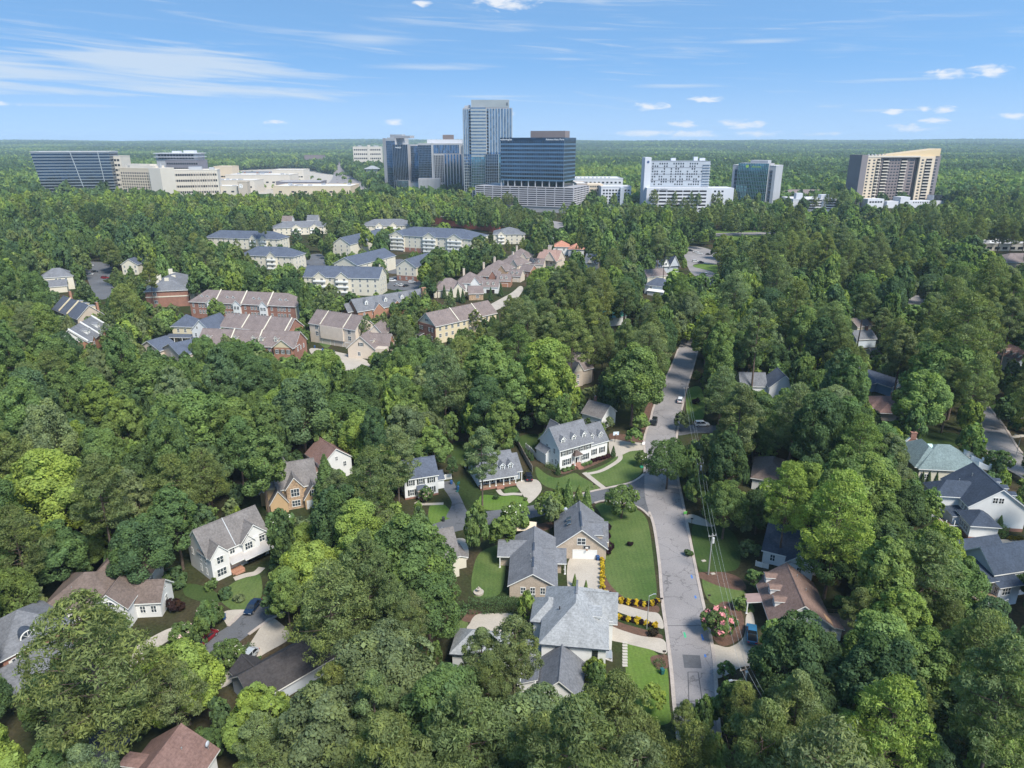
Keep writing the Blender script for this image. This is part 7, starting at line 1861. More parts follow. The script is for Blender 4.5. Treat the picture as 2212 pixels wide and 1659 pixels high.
def conifer(seed, H=9.0, Rx=1.7, nleaf=3600, leaf=.22):
    rs = np.random.default_rng(seed); n = nleaf
    k = rs.uniform(0, 1, n) ** 1.35; a = rs.uniform(0, 6.283, n)
    lump = 1 + .16 * np.sin(a * 5 + k * 21) + .10 * np.sin(a * 9 - k * 33)
    r = Rx * (1 - k) ** .8 * (.35 + .65 * np.minimum(1, k * 7 + .35)) * lump * rs.uniform(.72, 1.04, n)
    P = np.stack([r * np.cos(a), r * np.sin(a), .15 + k * H * .98], 1); N = np.stack([np.cos(a), np.sin(a), np.full(n, .45)], 1)
    q = leaf_quads(P, N, leaf * rs.uniform(.6, 1.3, n), rs, .5, .5)
    V = np.clip(.5 + .25 * np.sin(a * 5 + k * 21) * .6 + rs.normal(0, .16, n), 0, 1)
    return q, np.stack([V, rs.uniform(0, .4, n), V * 0, V * 0 + 1], 1), trunk_mb(H * .6, .12, .04, [], rs)
def shrub(seed, H=1.6, Rx=1.0, nl=9, nleaf=1300, leaf=.13):
    rs = np.random.default_rng(seed)
    lobes = [(np.array([0, 0, H * .45]), Rx * .7)]
    for i in range(nl):
        a = i * 2.4; z = rs.uniform(.25, .8); rr = Rx * .55 * (1 - abs(z - .4) * .6); lobes.append((np.array([math.cos(a) * rr, math.sin(a) * rr, H * z]), Rx * rs.uniform(.34, .48)))
    q, lv = lobes_crown(rs, lobes, nleaf, leaf, .9, .4, .5)
    q[:, 2] = np.maximum(q[:, 2], .02)
    return q, lv, None
def blossomed(q, lv, seed, frac, m, hmin):
    """turn upper leaves into blossoms"""
    rs = np.random.default_rng(seed); nq = len(q) // 4
    c = q.reshape(nq, 4, 3).mean(1); zz = (c[:, 2] - c[:, 2].min()) / (np.ptp(c[:, 2]) + 1e-6)
    cl = np.sin(c[:, 0] * 2.1) * np.sin(c[:, 1] * 2.3 + 1) * np.sin(c[:, 2] * 2.7)
    mi = ((zz > hmin) & (cl > .25) & (rs.uniform(0, 1, nq) < frac)).astype(int)
    return mi, m
def reg(key, res, bl=None):
    q, lv, tb = res
    nq = len(q) // 4
    mats = [LEAF]; mi = None
    if bl:
        mi, bm = blossomed(q, lv, 5, bl[0], bl[1], bl[2]); mats = [LEAF, bm]
    crown = np_mesh('crown', q, nq, mats, mi, lv)
    top = float(q[:, 2].max()); rad = float(np.percentile(np.hypot(q[:, 0], q[:, 1]), 97)); zlo = float(np.percentile(q[:, 2], 3))
    trunk = tb.mesh('trunk', True) if tb else None
    PROTO[key] = dict(crown=crown, trunk=trunk, H=top, R=rad, lo=zlo)
BK, PK, LK = [], [], []
for i, (hh, rx, nl_, lf, tl, nr, cl) in enumerate(((20, 5.8, 44, .36, 1, 1, .55), (19, 6.6, 52, .34, 1, 1, .65), (24, 5.4, 52, .34, 1, .95, .5), (17, 5.2, 38, .38, 1, 1, .6), (25, 4.7, 50, .33, 1, .85, .65), (15, 5.4, 36, .32, 1, 1, .4))):
    reg('b%d' % i, broadleaf(100 + i, hh, rx, nl_, 27000, lf * .56, tl, nr, .5, cl)); BK.append('b%d' % i)
for i, (hh, rx, lo, nb, gp_) in enumerate(((25, 5.2, .42, 46, 0), (27, 4.7, .50, 42, .08), (23, 5.4, .38, 48, 0), (26, 4.2, .55, 36, .14), (22, 4.6, .34, 46, .05))):
    reg('p%d' % i, pine(200 + i, hh, rx, lo, nb, 30000, .195, gp_)); PK.append('p%d' % i)
reg('c0', conifer(301)); reg('c1', conifer(302, 8, 2.0)); reg('c2', conifer(303, 14, 3.6, 6500, .34))
reg('s0', shrub(401)); reg('s1', shrub(402, 1.2, 1.1)); reg('s2', shrub(403, 1.1, .65, 7, 700, .12))
reg('m0', broadleaf(501, 7.5, 3.3, 26, 5200, .24), (.16, BLOSW, .45)); reg('m1', broadleaf(502, 9, 4.0, 30, 6000, .25), (.12, BLOSW, .4)); reg('k0', broadleaf(503, 6.5, 3.4, 24, 4600, .22), (.95, BLOSP, .40)); reg('k1', broadleaf(504, 5.5, 2.6, 20, 3600, .22), (.4, BLOSL, .4))
reg('w0', broadleaf(505, 10, 3.6, 22, 2200, .22, clump=.75))
# lighter versions for the woods further off
for i, (hh, rx) in enumerate(((19, 5.8), (23, 5.2), (16, 5.8))):
    reg('fb%d' % i, broadleaf(600 + i, hh, rx, 30, 2600, .62, clump=.5))
for i, (hh, rx, lo) in enumerate(((24, 4.8, .45), (25, 5.2, .40))):
    reg('fp%d' % i, pine(650 + i, hh, rx, lo, 34, 2600, .6))
for i in range(2):
    reg('ff%d' % i, broadleaf(700 + i, 18, 7.0, 12, 260, 2.2, clump=.4))

TREES = []
ucount = 0
def plant(key, x, y, s=1.0, sz=None, tint=(.05, .10, .025), label=None, cat='tree', name='tree', group=None, rz=None, near=True, z=0.0):
    p = PROTO[key]
    sc_ = (s, s, sz or s)
    rz = rng.uniform(0, 6.28) if rz is None else rz
    if near and p['trunk'] is not None:
        r = empty(name, (x, y, z), rz); r.scale = sc_
        c = link('crown', p['crown'], r); c['tint'] = tint
        link('trunk', p['trunk'], r)
    else:
        r = link(name, p['crown'], None, (x, y, z), (0, 0, rz)); r.scale = sc_; r['tint'] = tint
    tag(r, label, cat, group)
    return r
# tints (linear base colours)
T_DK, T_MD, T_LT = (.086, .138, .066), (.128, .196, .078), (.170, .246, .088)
T_YG, T_BY, T_GR = (.206, .278, .078), (.232, .312, .086), (.164, .208, .110)
T_PN, T_PY, T_PG, T_BL = (.154, .198, .086), (.196, .238, .092), (.180, .230, .114), (.100, .158, .086)
CNAME = {T_DK: 'dark green', T_MD: 'green', T_LT: 'fresh green', T_YG: 'yellow-green', T_BY: 'bright yellow-green', T_GR: 'grey-green', T_PN: 'olive green', T_PY: 'light olive', T_PG: 'pale green', T_BL: 'blue-green'}
def jitter(c, k=.12): 
    f = 1 + rng.uniform(-k, k); g = rng.uniform(-.06, .06)
    return (c[0] * f * (1 + g), c[1] * f, c[2] * f * (1 - g))

# individually seen trees: (u, v of the crown's middle, width in photo units, kind, colour)
HAND = [
 (190, 1400, 300, 'p2', T_PN), (388, 1455, 205, 'b5', T_YG), (560, 1540, 165, 'b3', T_YG), (672, 1225, 165, 'b5', T_BY), (655, 1165, 100, 'b5', T_YG), (775, 1140, 130, 'b2', T_YG), (885, 1190, 205, 'b0', T_MD), (925, 1290, 170, 'b1', T_MD),
 (820, 1440, 260, 'b1', T_GR), (690, 1570, 230, 'b0', T_GR), (960, 1530, 200, 'b2', T_MD), (1150, 1580, 260, 'b1', T_PG), (1040, 1395, 100, 'p3', T_PG), (1112, 1385, 130, 'p1', T_PG), (1330, 1540, 190, 'p4', T_PN), (1285, 1440, 60, 'w0', T_YG), (1410, 1500, 60, 'w0', T_YG),
 (1735, 1410, 220, 'b0', T_DK), (1745, 1540, 230, 'b1', T_DK), (1900, 1400, 170, 'b2', T_LT), (1948, 1330, 120, 'b4', T_BY), (2020, 1430, 190, 'b0', T_LT), (2120, 1390, 180, 'p2', T_PY), (1930, 1540, 200, 'p0', T_BY), (2110, 1560, 190, 'b1', T_BL), (1830, 1610, 180, 'b0', T_LT), (2000, 1630, 150, 'b3', T_BL), (2190, 1480, 150, 'p4', T_PN), (2180, 1620, 150, 'b2', T_LT),
 (1500, 1620, 130, 'p2', T_PY), (1590, 1600, 110, 'w0', T_PY), (1575, 1510, 75, 'b3', T_MD), (1480, 1540, 60, 'p4', T_PY), (1390, 1610, 150, 'p2', T_PN), (560, 1420, 10, 's0', T_MD),
 (1705, 1050, 130, 'p0', T_BY), (1815, 1090, 175, 'p2', T_BY), (1800, 1180, 150, 'b1', T_MD), (1880, 1040, 130, 'b2', T_LT), (1860, 945, 120, 'p0', T_LT), (1445, 985, 110, 'b1', T_MD), (1345, 1072, 82, 'm1', T_MD), (2045, 790, 190, 'b1', T_LT), (2000, 850, 130, 'b0', T_LT), (2090, 700, 150, 'p0', T_PN), (2034, 708, 100, 'p2', T_PN), (2060, 1265, 160, 'b1', T_MD), (1985, 1215, 140, 'b0', T_MD), (1930, 1180, 140, 'b3', T_DK),
 (1190, 1085, 78, 'm1', T_LT), (1112, 1108, 76, 'm0', T_LT), (1085, 1140, 66, 'b3', T_LT), (1030, 1120, 62, 'b4', T_MD), (1205, 1075, 30, 'c0', T_LT), (1228, 1072, 34, 'c0', T_LT), (1250, 1078, 36, 'c1', T_LT), (1268, 1088, 34, 'c0', T_LT),
 (1040, 958, 90, 'p3', T_PG), (856, 965, 98, 'p1', T_PG), (830, 1010, 110, 'b3', T_MD), (920, 920, 92, 'b1', T_GR), (1188, 880, 85, 'b3', T_LT), (1085, 905, 75, 'b4', T_LT), (1370, 800, 150, 'b0', T_MD), (1310, 838, 44, 'c2', T_DK), (1180, 792, 130, 'b2', T_YG),
 (705, 1045, 75, 'c2', T_MD), (565, 985, 110, 'b4', T_MD), (600, 1130, 90, 'm1', T_MD), (370, 1030, 120, 'p0', T_PY), (440, 1010, 100, 'p2', T_PY), (210, 1040, 130, 'p1', T_PN), (110, 1050, 170, 'b2', T_YG), (30, 1150, 140, 'p0', T_PN), (120, 1180, 140, 'b0', T_MD), (20, 980, 90, 'p4', T_PY), (300, 1170, 150, 'b0', T_DK), (420, 900, 180, 'b1', T_LT), (510, 910, 110, 'b2', T_LT), (650, 870, 160, 'b0', T_BL), (550, 830, 110, 'b5', T_LT), (330, 820, 150, 'b1', T_MD), (180, 830, 120, 'b0', T_MD), (60, 830, 110, 'p2', T_PN), (110, 800, 100, 'p0', T_PN), (780, 830, 110, 'b1', T_MD), (870, 820, 90, 'b3', T_YG), (960, 800, 120, 'p2', T_PG), (1050, 790, 110, 'b4', T_LT), (700, 790, 110, 'b5', T_YG), (905, 760, 90, 'b0', T_MD), (270, 712, 62, 'b0', T_YG), (355, 690, 60, 'b0', T_LT), (465, 660, 44, 'b0', T_LT), (880, 705, 40, 'b4', T_BY), (500, 775, 110, 'b1', T_MD), (545, 752, 60, 'b3', T_MD), (615, 792, 60, 'b3', T_LT),
 (1720, 650, 100, 'p0', T_PN), (1800, 690, 90, 'p2', T_PN), (1640, 690, 90, 'p1', T_PG), (1560, 700, 80, 'p0', T_PN), (1590, 620, 80, 'p2', T_PG), (1680, 590, 80, 'p0', T_PG), (1870, 640, 60, 'p1', T_PN), (1600, 880, 110, 'p1', T_GR), (1560, 830, 90, 'p2', T_PG), (1640, 890, 110, 'b0', T_DK), (1720, 880, 120, 'p2', T_GR), (1780, 830, 100, 'b1', T_MD), (1832, 775, 84, 'p0', T_PN), (1560, 940, 60, 'p3', T_GR), (1475, 900, 40, 'b3', T_GR), (1570, 1080, 110, 'b0', T_MD), (1640, 1090, 80, 'b1', T_DK), (2105, 945, 50, 'b4', T_LT), (2160, 990, 60, 'm1', T_MD), (2186, 872, 66, 'b0', T_DK), (2140, 600, 100, 'p2', T_PN), (2060, 640, 90, 'p0', T_PN), (1472, 622, 66, 'p0', T_MD), (1402, 742, 100, 'p2', T_PG), (1270, 712, 66, 'b1', T_LT), (1160, 680, 80, 'b0', T_BL), (1120, 740, 90, 'p0', T_MD), (1240, 600, 60, 'b0', T_MD), (1370, 935, 40, 'b3', T_LT), (1292, 890, 36, 'b3', T_LT), (1385, 905, 40, 'b3', T_LT),
 (1386, 985, 34, 'm0', T_MD), (492, 1404, 74, 'm1', T_MD), (450, 1318, 62, 'k1', T_MD), (392, 1362, 56, 'k1', T_MD), (455, 1262, 32, 's0', T_MD), (378, 1246, 54, 's0', T_DK), (488, 1280, 30, 's0', T_DK), (515, 1290, 28, 's1', T_GR), (378, 1305, 40, 's0', (.05, .03, .03)), (1553, 1335, 86, 'k0', T_MD), (1570, 1440, 40, 'b3', T_MD), (920, 1062, 34, 'k1', T_MD), (1600, 1300, 40, 's0', T_LT), (1630, 1245, 46, 'b3', T_MD), (1820, 1300, 42, 'b3', T_LT), (2160, 1130, 20, 'c1', T_MD),
]
PRE = {'b': 'broadleaf_tree', 'p': 'pine_tree', 'c': 'conifer', 's': 'round_shrub', 'm': 'flowering_tree', 'k': 'flowering_tree', 'w': 'broadleaf_tree'}
CAT = {'b': 'broadleaf tree', 'p': 'pine tree', 'c': 'conifer', 's': 'shrub', 'm': 'flowering tree', 'k': 'flowering tree', 'w': 'broadleaf tree'}
SPOTS = []      # key, x, y, s, sz, tint, colour name
for (u, v, wd, key, tn) in HAND:
    p = PROTO[key]
    hc = (p['H'] + p['lo']) / 2 if key[0] != 'p' else (p['H'] * .45 + p['lo'] * .55 + 2)
    s = 1.0
    for it in range(8):
        c = G(u, v, hc * s); dep = proj(c)[2]
        s = .6 * s + .4 * (.93 * wd / CF * dep / 2) / p['R']
        s = max(.25, min(1.7 if key[0] != 's' else 4.5, s))
    sz = s
    if key[0] == 'b': sz = max(s * .88, .62 if wd > 60 else s * .88)
    if key[0] == 'p': sz = max(s, .72 if wd > 60 else s)
    c = G(u, v, hc * sz)
    SPOTS.append([key, c.x, c.y, s, sz, tn, CNAME.get(tn, 'purple')])
HXY = np.array([[s[1], s[2], PROTO[s[0]]['R'] * s[3]] for s in SPOTS])

# the woods: fill everything that the photo shows as trees, keeping houses, lawns and streets in view
def inpoly(px, py, poly):
    inside = np.zeros(px.shape, bool); n = len(poly)
    for i in range(n):
        x0, y0 = poly[i][:2]; x1, y1 = poly[(i + 1) % n][:2]
        if y0 == y1: continue
        c = ((y0 > py) != (y1 > py)) & (px < (x1 - x0) * (py - y0) / (y1 - y0) + x0)
        inside ^= c
    return inside
GPOLY = [p for p in GKEEP]
HK = [(p, Y) for p, Y in KEEP]
FOOT = []
for h in HOUSES:
    for (x0, x1, y0, y1) in h.foot:
        c = h.world((x0 + x1) / 2, (y0 + y1) / 2); FOOT.append((c.x, c.y, h.th, (x1 - x0) / 2, (y1 - y0) / 2))
RING = np.array([(0, 0)] + [(.55 * math.cos(a), .55 * math.sin(a)) for a in np.linspace(0, 6.28, 7)[:-1]] + [(.9 * math.cos(a), .9 * math.sin(a)) for a in np.linspace(0, 6.28, 15)[:-1]])
def ok_mask(X, Y, Rr, Hh, Lo, margin=1.0, foot_m=1.5, allow=0.0):
    """vectorised: which trees may stand"""
    n = len(X); good = np.ones(n, bool)
    for (fx, fy, th, hx, hy) in FOOT:
        dx, dy = X - fx, Y - fy; c, s = math.cos(th), math.sin(th)
        a, b = np.abs(dx * c + dy * s), np.abs(-dx * s + dy * c)
        good &= ~((a < hx + foot_m) & (b < hy + foot_m))
    def pr(x, y, z):
        zz = z - CAMH; dep = y * CP - zz * SP; up = y * SP + zz * CP
        return CW / 2 + CF * x / dep, CH / 2 - CF * up / dep, dep
    zc = (Hh + Lo) / 2
    U, V, D = pr(X, Y, zc)
    ru = CF * Rr / D * margin; rv = np.maximum(ru * .6, CF * ((Hh - Lo) / 2) / D * np.cos(PITCH) * margin * .95)
    PU = U[:, None] + ru[:, None] * RING[:, 0]; PV = V[:, None] + rv[:, None] * RING[:, 1]
    bu, bv, _ = pr(X, Y, np.zeros(n))
    TU = np.stack([bu * (1 - k) + U * k for k in (0, .35, .7)], 1); TV = np.stack([bv * (1 - k) + V * k for k in (0, .35, .7)], 1)
    for poly in GPOLY:
        pu = [q[0] for q in poly]; pv = [q[1] for q in poly]
        cand = good & (U + ru > min(pu)) & (U - ru < max(pu)) & (bv > min(pv) - 5) & (V - rv < max(pv))
        if not cand.any(): continue
        i = np.where(cand)[0]
        hit = inpoly(PU[i], PV[i], poly).mean(1) > allow
        hit |= inpoly(TU[i], TV[i], poly).any(1)
        good[i] &= ~hit
    for poly, yy in HK:
        pu = [q[0] for q in poly]; pv = [q[1] for q in poly]
        cand = good & (Y < yy + 6) & (U + ru > min(pu)) & (U - ru < max(pu)) & (V + rv > min(pv)) & (V - rv < max(pv))
        if not cand.any(): continue
        i = np.where(cand)[0]
        good[i] &= ~(inpoly(PU[i], PV[i], poly).mean(1) > allow)
    return good
def candidates(y0, y1, step, seed, hw=.80, wmin=25):
    rs = np.random.default_rng(seed); xs, ys = [], []
    y = y0; j = 0
    while y < y1:
        w_ = wmin + y * hw; st = step(y)
        x = np.arange(-w_, w_, st) + (st / 2 if j % 2 else 0)
        xs.append(x + rs.uniform(-.36, .36, len(x)) * st); ys.append(np.full(len(x), y) + rs.uniform(-.36, .36, len(x)) * st)
        y += st * .88; j += 1
    return np.concatenate(xs), np.concatenate(ys), rs
def stand(x, y):
    """slow variation of species over the ground"""
    return math.sin(x * .031 + 1.7) + math.sin(y * .027 + x * .011) + .7 * math.sin(x * .013 - y * .019 + 2)
# pass 1: canopy trees; pass 2: smaller understorey that closes the gaps
FILL = []
taken = HXY.copy()
for (seed, stepf, smin, smax, marg) in ((11, lambda y: 8.6 if y < 330 else 10.0, .74, 1.22, 1.0), (12, lambda y: 7.0 if y < 420 else 8.5, .45, .72, 1.0), (13, lambda y: 5.5, .26, .42, .95)):
    X, Y, rs = candidates(58, 960 if seed == 11 else (560 if seed == 12 else 330), stepf, seed)
    n = len(X)
    keys, S = [], np.zeros(n); Rr, Hh, Lo = np.zeros(n), np.zeros(n), np.zeros(n); tints = []
    for i in range(n):
        st_ = stand(X[i], Y[i]) + rs.normal(0, .6) + (.5 if X[i] > 25 else -.1)
        pn = st_ > (.55 if Y[i] < 330 else 1.1) and seed != 13
        k = PK[rs.integers(0, 5)] if pn else BK[rs.integers(0, 6)]
        s = rs.uniform(smin, smax); p = PROTO[k]
        keys.append(k); S[i] = s; Rr[i] = p['R'] * s; Hh[i] = p['H'] * s; Lo[i] = p['lo'] * s
        if pn: tn = [T_PN, T_PN, T_PY, T_PG, T_GR, T_PN][rs.integers(0, 6)]
        else: tn = [T_MD, T_MD, T_LT, T_DK, T_DK, T_LT, T_BL, T_YG, T_MD, T_GR][rs.integers(0, 10)]
        if X[i] < -60 and 700 < Y[i] < 960 and rs.uniform() < .75: tn = [T_YG, T_PY, T_LT, T_BY][rs.integers(0, 4)]  # far left band: sunlight put into the leaf colour as lighter tints
        elif X[i] < -150 and 420 < Y[i] <= 700 and rs.uniform() < .7: tn = [T_DK, T_MD, T_PN, T_BL][rs.integers(0, 4)]  # left wood: cloud shade put into the leaf colour as darker tints
        tints.append(tn)
    good = ok_mask(X, Y, Rr, Hh, Lo, marg, 1.5 if seed == 11 else .8, .04 if seed == 11 else 0.0)
    for i in np.where(good)[0]:
        d = np.hypot(taken[:, 0] - X[i], taken[:, 1] - Y[i])
        lim = .62 if seed == 11 else .50
        if (d < lim * (taken[:, 2] + Rr[i])).any(): continue
        taken = np.vstack([taken, [X[i], Y[i], Rr[i]]])
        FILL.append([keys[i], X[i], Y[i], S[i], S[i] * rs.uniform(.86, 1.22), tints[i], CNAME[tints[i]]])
# only what falls inside (or just beside) the frame
def seen(s, m=60):
    p = PROTO[s[0]]; u, v, d = proj((s[1], s[2], p['H'] * s[4] * .6)); r = CF * p['R'] * s[3] / d
    return -m - r < u < CW + m + r and v - r < CH + m and d > 0
FILL = [f for f in FILL if seen(f)]
def app(s):
    p = PROTO[s[0]]; d = proj((s[1], s[2], 10))[2]; return p['R'] * s[3] * (1 + p['H'] * s[4] / 40) / d
print('hand', len(SPOTS), 'fill', len(FILL))

# labels: nearest landmark, side, and rank
LMK = [(h.label, h.world(h.L / 2, 6)) for h in HOUSES]
SHORT = {}
LM = []
for nm_, P_ in (
    ('white corner colonial', (18, 182)), ('porch cape house', (-4, 170)), ('slate-roofed white cottage', (-23, 163)), ('brown gable house', (-48, 174)), ('ochre stone-gabled house', (-54, 157)), ('twin-gabled white house', (-57, 130)),
    ('arched-window white house', (-77, 114)), ('eyebrow-dormer brick house', (-82, 97)), ('red-brown dormer roof', (-47, 72)), ('low black-roofed house', (-35, 95)), ('cream side-street house', (-14, 129)), ('tan ranch house', (6, 127)),
    ('big pale-roofed white house', (8, 103)), ('brown-roofed house by the street', (54, 114)), ('dark-blue-roofed white house', (60, 132)), ('navy-roofed white house', (110, 150)), ('green hip-roofed house', (115, 172)), ('railed-deck grey house', (97, 119)),
    ('pine-shaded brown roof', (67, 170)), ('twin grey gables', (93, 235)), ('blue solar-roofed house', (138, 245)), ('rust-brown hip roof', (126, 220)), ('red-roofed white house', (197, 266)), ('small white cottage', (26, 210)), ('stepped taupe-gabled house', (28, 252)),
    ('brick dormer row', (-108, 270)), ('cream brick-ended row', (-22, 300)), ('beige garage row', (-74, 292)), ('chimney row', (-60, 362)), ('orange brick row', (-175, 292)), ('stepped slate row', (-190, 320)), ('brick chimney apartments', (-170, 355)), ('yellow porch house', (-143, 300)),
    ('estate garages', (10, 400)), ('turning circle', (105, 450)), ('terracotta house', (35, 520)), ('white flat-roofed bungalow', (145, 300)), ('street corner', (33, 175)), ('long street lawn', (27, 150)), ('asphalt patches', (31, 100)), ('left wood edge', (-130, 210))):
    LM.append((nm_, P_))
ORD = ['nearest', 'second nearest', 'third nearest', 'fourth nearest', 'fifth nearest', 'sixth nearest', 'seventh nearest', 'eighth nearest', 'ninth nearest', 'tenth nearest']
ORD += ['%dth nearest' % i for i in range(11, 90)]
def label_all(sp):
    g = {}
    for s in sp:
        best = min(LM, key=lambda l: (l[1][0] - s[1]) ** 2 + (l[1][1] - s[2]) ** 2)
        dx, dy = s[1] - best[1][0], s[2] - best[1][1]
        side = ('in front of' if dy < 0 else 'behind') if abs(dy) > abs(dx) else ('left of' if dx < 0 else 'right of')
        g.setdefault((s[0][0] if s[0][0] != 'w' else 'b', s[6], best[0], side), []).append((math.hypot(dx, dy), s))
    noun = {'b': 'broadleaf tree', 'p': 'pine', 'c': 'conifer', 's': 'round shrub', 'm': 'white-flowering tree', 'k': 'pink-flowering tree'}
    for (k, cn, lm, side), L_ in g.items():
        L_.sort(key=lambda t: t[0])
        for i, (d, s) in enumerate(L_):
            s.append(f"{cn} {noun[k]} {side} the {lm}" + (f", {ORD[i]}" if len(L_) > 1 else ''))
allb = sorted([s for s in SPOTS + FILL if s[0][0] in 'bw'], key=app, reverse=True)
allp = sorted([s for s in SPOTS + FILL if s[0][0] == 'p'], key=app, reverse=True)
other = [s for s in SPOTS if s[0][0] not in 'bwp']
solo = allb[:296] + allp[:296] + other
rest = allb[296:] + allp[296:]
label_all(solo)
for s in solo:
    k = s[0][0]
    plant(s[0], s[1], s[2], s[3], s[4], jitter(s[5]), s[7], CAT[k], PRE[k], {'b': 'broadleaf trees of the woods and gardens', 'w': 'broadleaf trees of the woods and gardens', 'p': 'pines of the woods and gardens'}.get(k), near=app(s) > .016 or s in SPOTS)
print('solo', len(solo), 'rest', len(rest))

# the rest of the woods: two objects that nobody could count
def forest(name, pts, keys, label=None):
    """pts: (x, y, z, s, sz, rot, which, tint)"""
    col = bpy.data.collections.new(name + '_kinds')
    for i, k in enumerate(keys):
        o = bpy.data.objects.new('%02d_%s' % (i, 'tree_kind'), PROTO[k]['crown']); col.objects.link(o)
    me = bpy.data.meshes.new(name); n = len(pts)
    A = np.array([[p[0], p[1], p[2]] for p in pts], np.float32)
    me.vertices.add(n); me.vertices.foreach_set('co', A.ravel())
    def at(nm, ty, vals, f):
        a = me.attributes.new(nm, ty, 'POINT'); a.data.foreach_set(f, np.array(vals, np.float32 if ty != 'INT' else np.int32).ravel())
    at('scl', 'FLOAT_VECTOR', [(p[3], p[3], p[4]) for p in pts], 'vector')
    at('rot', 'FLOAT_VECTOR', [(0, 0, p[5]) for p in pts], 'vector')
    at('which', 'INT', [p[6] for p in pts], 'value')
    at('tint', 'FLOAT_COLOR', [(*p[7], 1) for p in pts], 'color')
    ng = bpy.data.node_groups.new(name, 'GeometryNodeTree')
    ng.interface.new_socket('Geometry', in_out='INPUT', socket_type='NodeSocketGeometry'); ng.interface.new_socket('Geometry', in_out='OUTPUT', socket_type='NodeSocketGeometry')
    gi, go = ng.nodes.new('NodeGroupInput'), ng.nodes.new('NodeGroupOutput')
    ci = ng.nodes.new('GeometryNodeCollectionInfo'); ci.inputs['Collection'].default_value = col; ci.inputs['Separate Children'].default_value = True; ci.inputs['Reset Children'].default_value = True
    ip = ng.nodes.new('GeometryNodeInstanceOnPoints'); ip.inputs['Pick Instance'].default_value = True
    def na(nm, ty):
        x = ng.nodes.new('GeometryNodeInputNamedAttribute'); x.data_type = ty; x.inputs['Name'].default_value = nm
        return next(o for o in x.outputs if o.enabled and o.name == 'Attribute')
    m2p = ng.nodes.new('GeometryNodeMeshToPoints')
    ng.links.new(gi.outputs[0], m2p.inputs[0]); ng.links.new(m2p.outputs[0], ip.inputs['Points']); ng.links.new(ci.outputs[0], ip.inputs['Instance'])
    ng.links.new(na('which', 'INT'), ip.inputs['Instance Index']); ng.links.new(na('scl', 'FLOAT_VECTOR'), ip.inputs['Scale'])
    e2r = ng.nodes.new('FunctionNodeEulerToRotation'); ng.links.new(na('rot', 'FLOAT_VECTOR'), e2r.inputs[0]); ng.links.new(e2r.outputs[0], ip.inputs['Rotation'])
    ng.links.new(ip.outputs[0], go.inputs[0])
    o = link(name, me); md = o.modifiers.new('woods', 'NODES'); md.node_group = ng
    return tag(o, label, 'forest', None, 'stuff')
pts = []
fm = {'b': (0, 3), 'p': (3, 2), 'w': (0, 3)}
for s in rest:
    b0, nn = fm[s[0][0]]
    p = PROTO[s[0]]; kidx = b0 + rng.randrange(nn); q = PROTO[['fb0', 'fb1', 'fb2', 'fp0', 'fp1'][kidx]]
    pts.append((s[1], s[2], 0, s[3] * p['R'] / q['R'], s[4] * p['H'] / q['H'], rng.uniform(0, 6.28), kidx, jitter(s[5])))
forest('forest', pts, ['fb0', 'fb1', 'fb2', 'fp0', 'fp1'], 'mixed wood of pines and broadleaf trees between the estate and the office towers')
# far woods up to the hills
X, Y, rs = candidates(950, 4200, lambda y: 11 + (y - 950) * .004, 21, .80, 60)
X2, Y2, _ = candidates(4200, 11000, lambda y: 26 + (y - 4200) * .004, 22, .80, 60)
X, Y = np.concatenate([X, X2]), np.concatenate([Y, Y2])
n = len(X); S = rs.uniform(.8, 1.3, n) * (1 + (np.minimum(Y, 4200) - 950) * .00016 + (Y > 4200) * (.3 + (Y - 4200) * .0001))
q = PROTO['ff0']
good = ok_mask(X, Y, q['R'] * S, q['H'] * S, q['lo'] * S, .9, 3.0, .03)
pts = []
for i in np.where(good)[0]:
    st_ = math.sin(X[i] * .006 + 1) + math.sin(Y[i] * .0045 + X[i] * .002) + .8 * math.sin(X[i] * .0025 - Y[i] * .006) + rs.normal(0, .55)
    st_ -= .9 * min(1, max(0, (Y[i] - 1400) / 800)); tn = T_DK if st_ < -.5 else (T_MD if st_ < .6 else (T_LT if st_ < 1.4 else T_YG))
    if rs.uniform() < .08: tn = T_YG
    pts.append((X[i], Y[i], HGT(X[i], Y[i]), S[i], min(1.5, S[i]) * rs.uniform(.85, 1.15), rs.uniform(0, 6.28), int(rs.integers(0, 2)), jitter(tn, .2)))
for k in range(90):
    p = G(rng.uniform(440, 790), 377 + abs(rng.gauss(0, 1)) * 17)
    if p.y > 900 and ok_mask(np.array([p.x]), np.array([p.y]), np.array([.1]), np.array([1.0]), np.array([0.0]), .1, 2.0, .9)[0] or True:
        if not any(abs((p.x - f[0]) * math.cos(f[2]) + (p.y - f[1]) * math.sin(f[2])) < f[3] + 3 and abs(-(p.x - f[0]) * math.sin(f[2]) + (p.y - f[1]) * math.cos(f[2])) < f[4] + 3 for f in FOOT):
            pts.append((p.x, p.y, 0, rng.uniform(.45, .75), rng.uniform(.4, .6), rng.uniform(0, 6), k % 2, jitter(rng.choice((T_MD, T_LT, T_YG)), .2)))
print('far', len(pts))
forest('far_forest', pts, ['ff0', 'ff1'], 'unbroken wood running back to the low hills on the horizon')
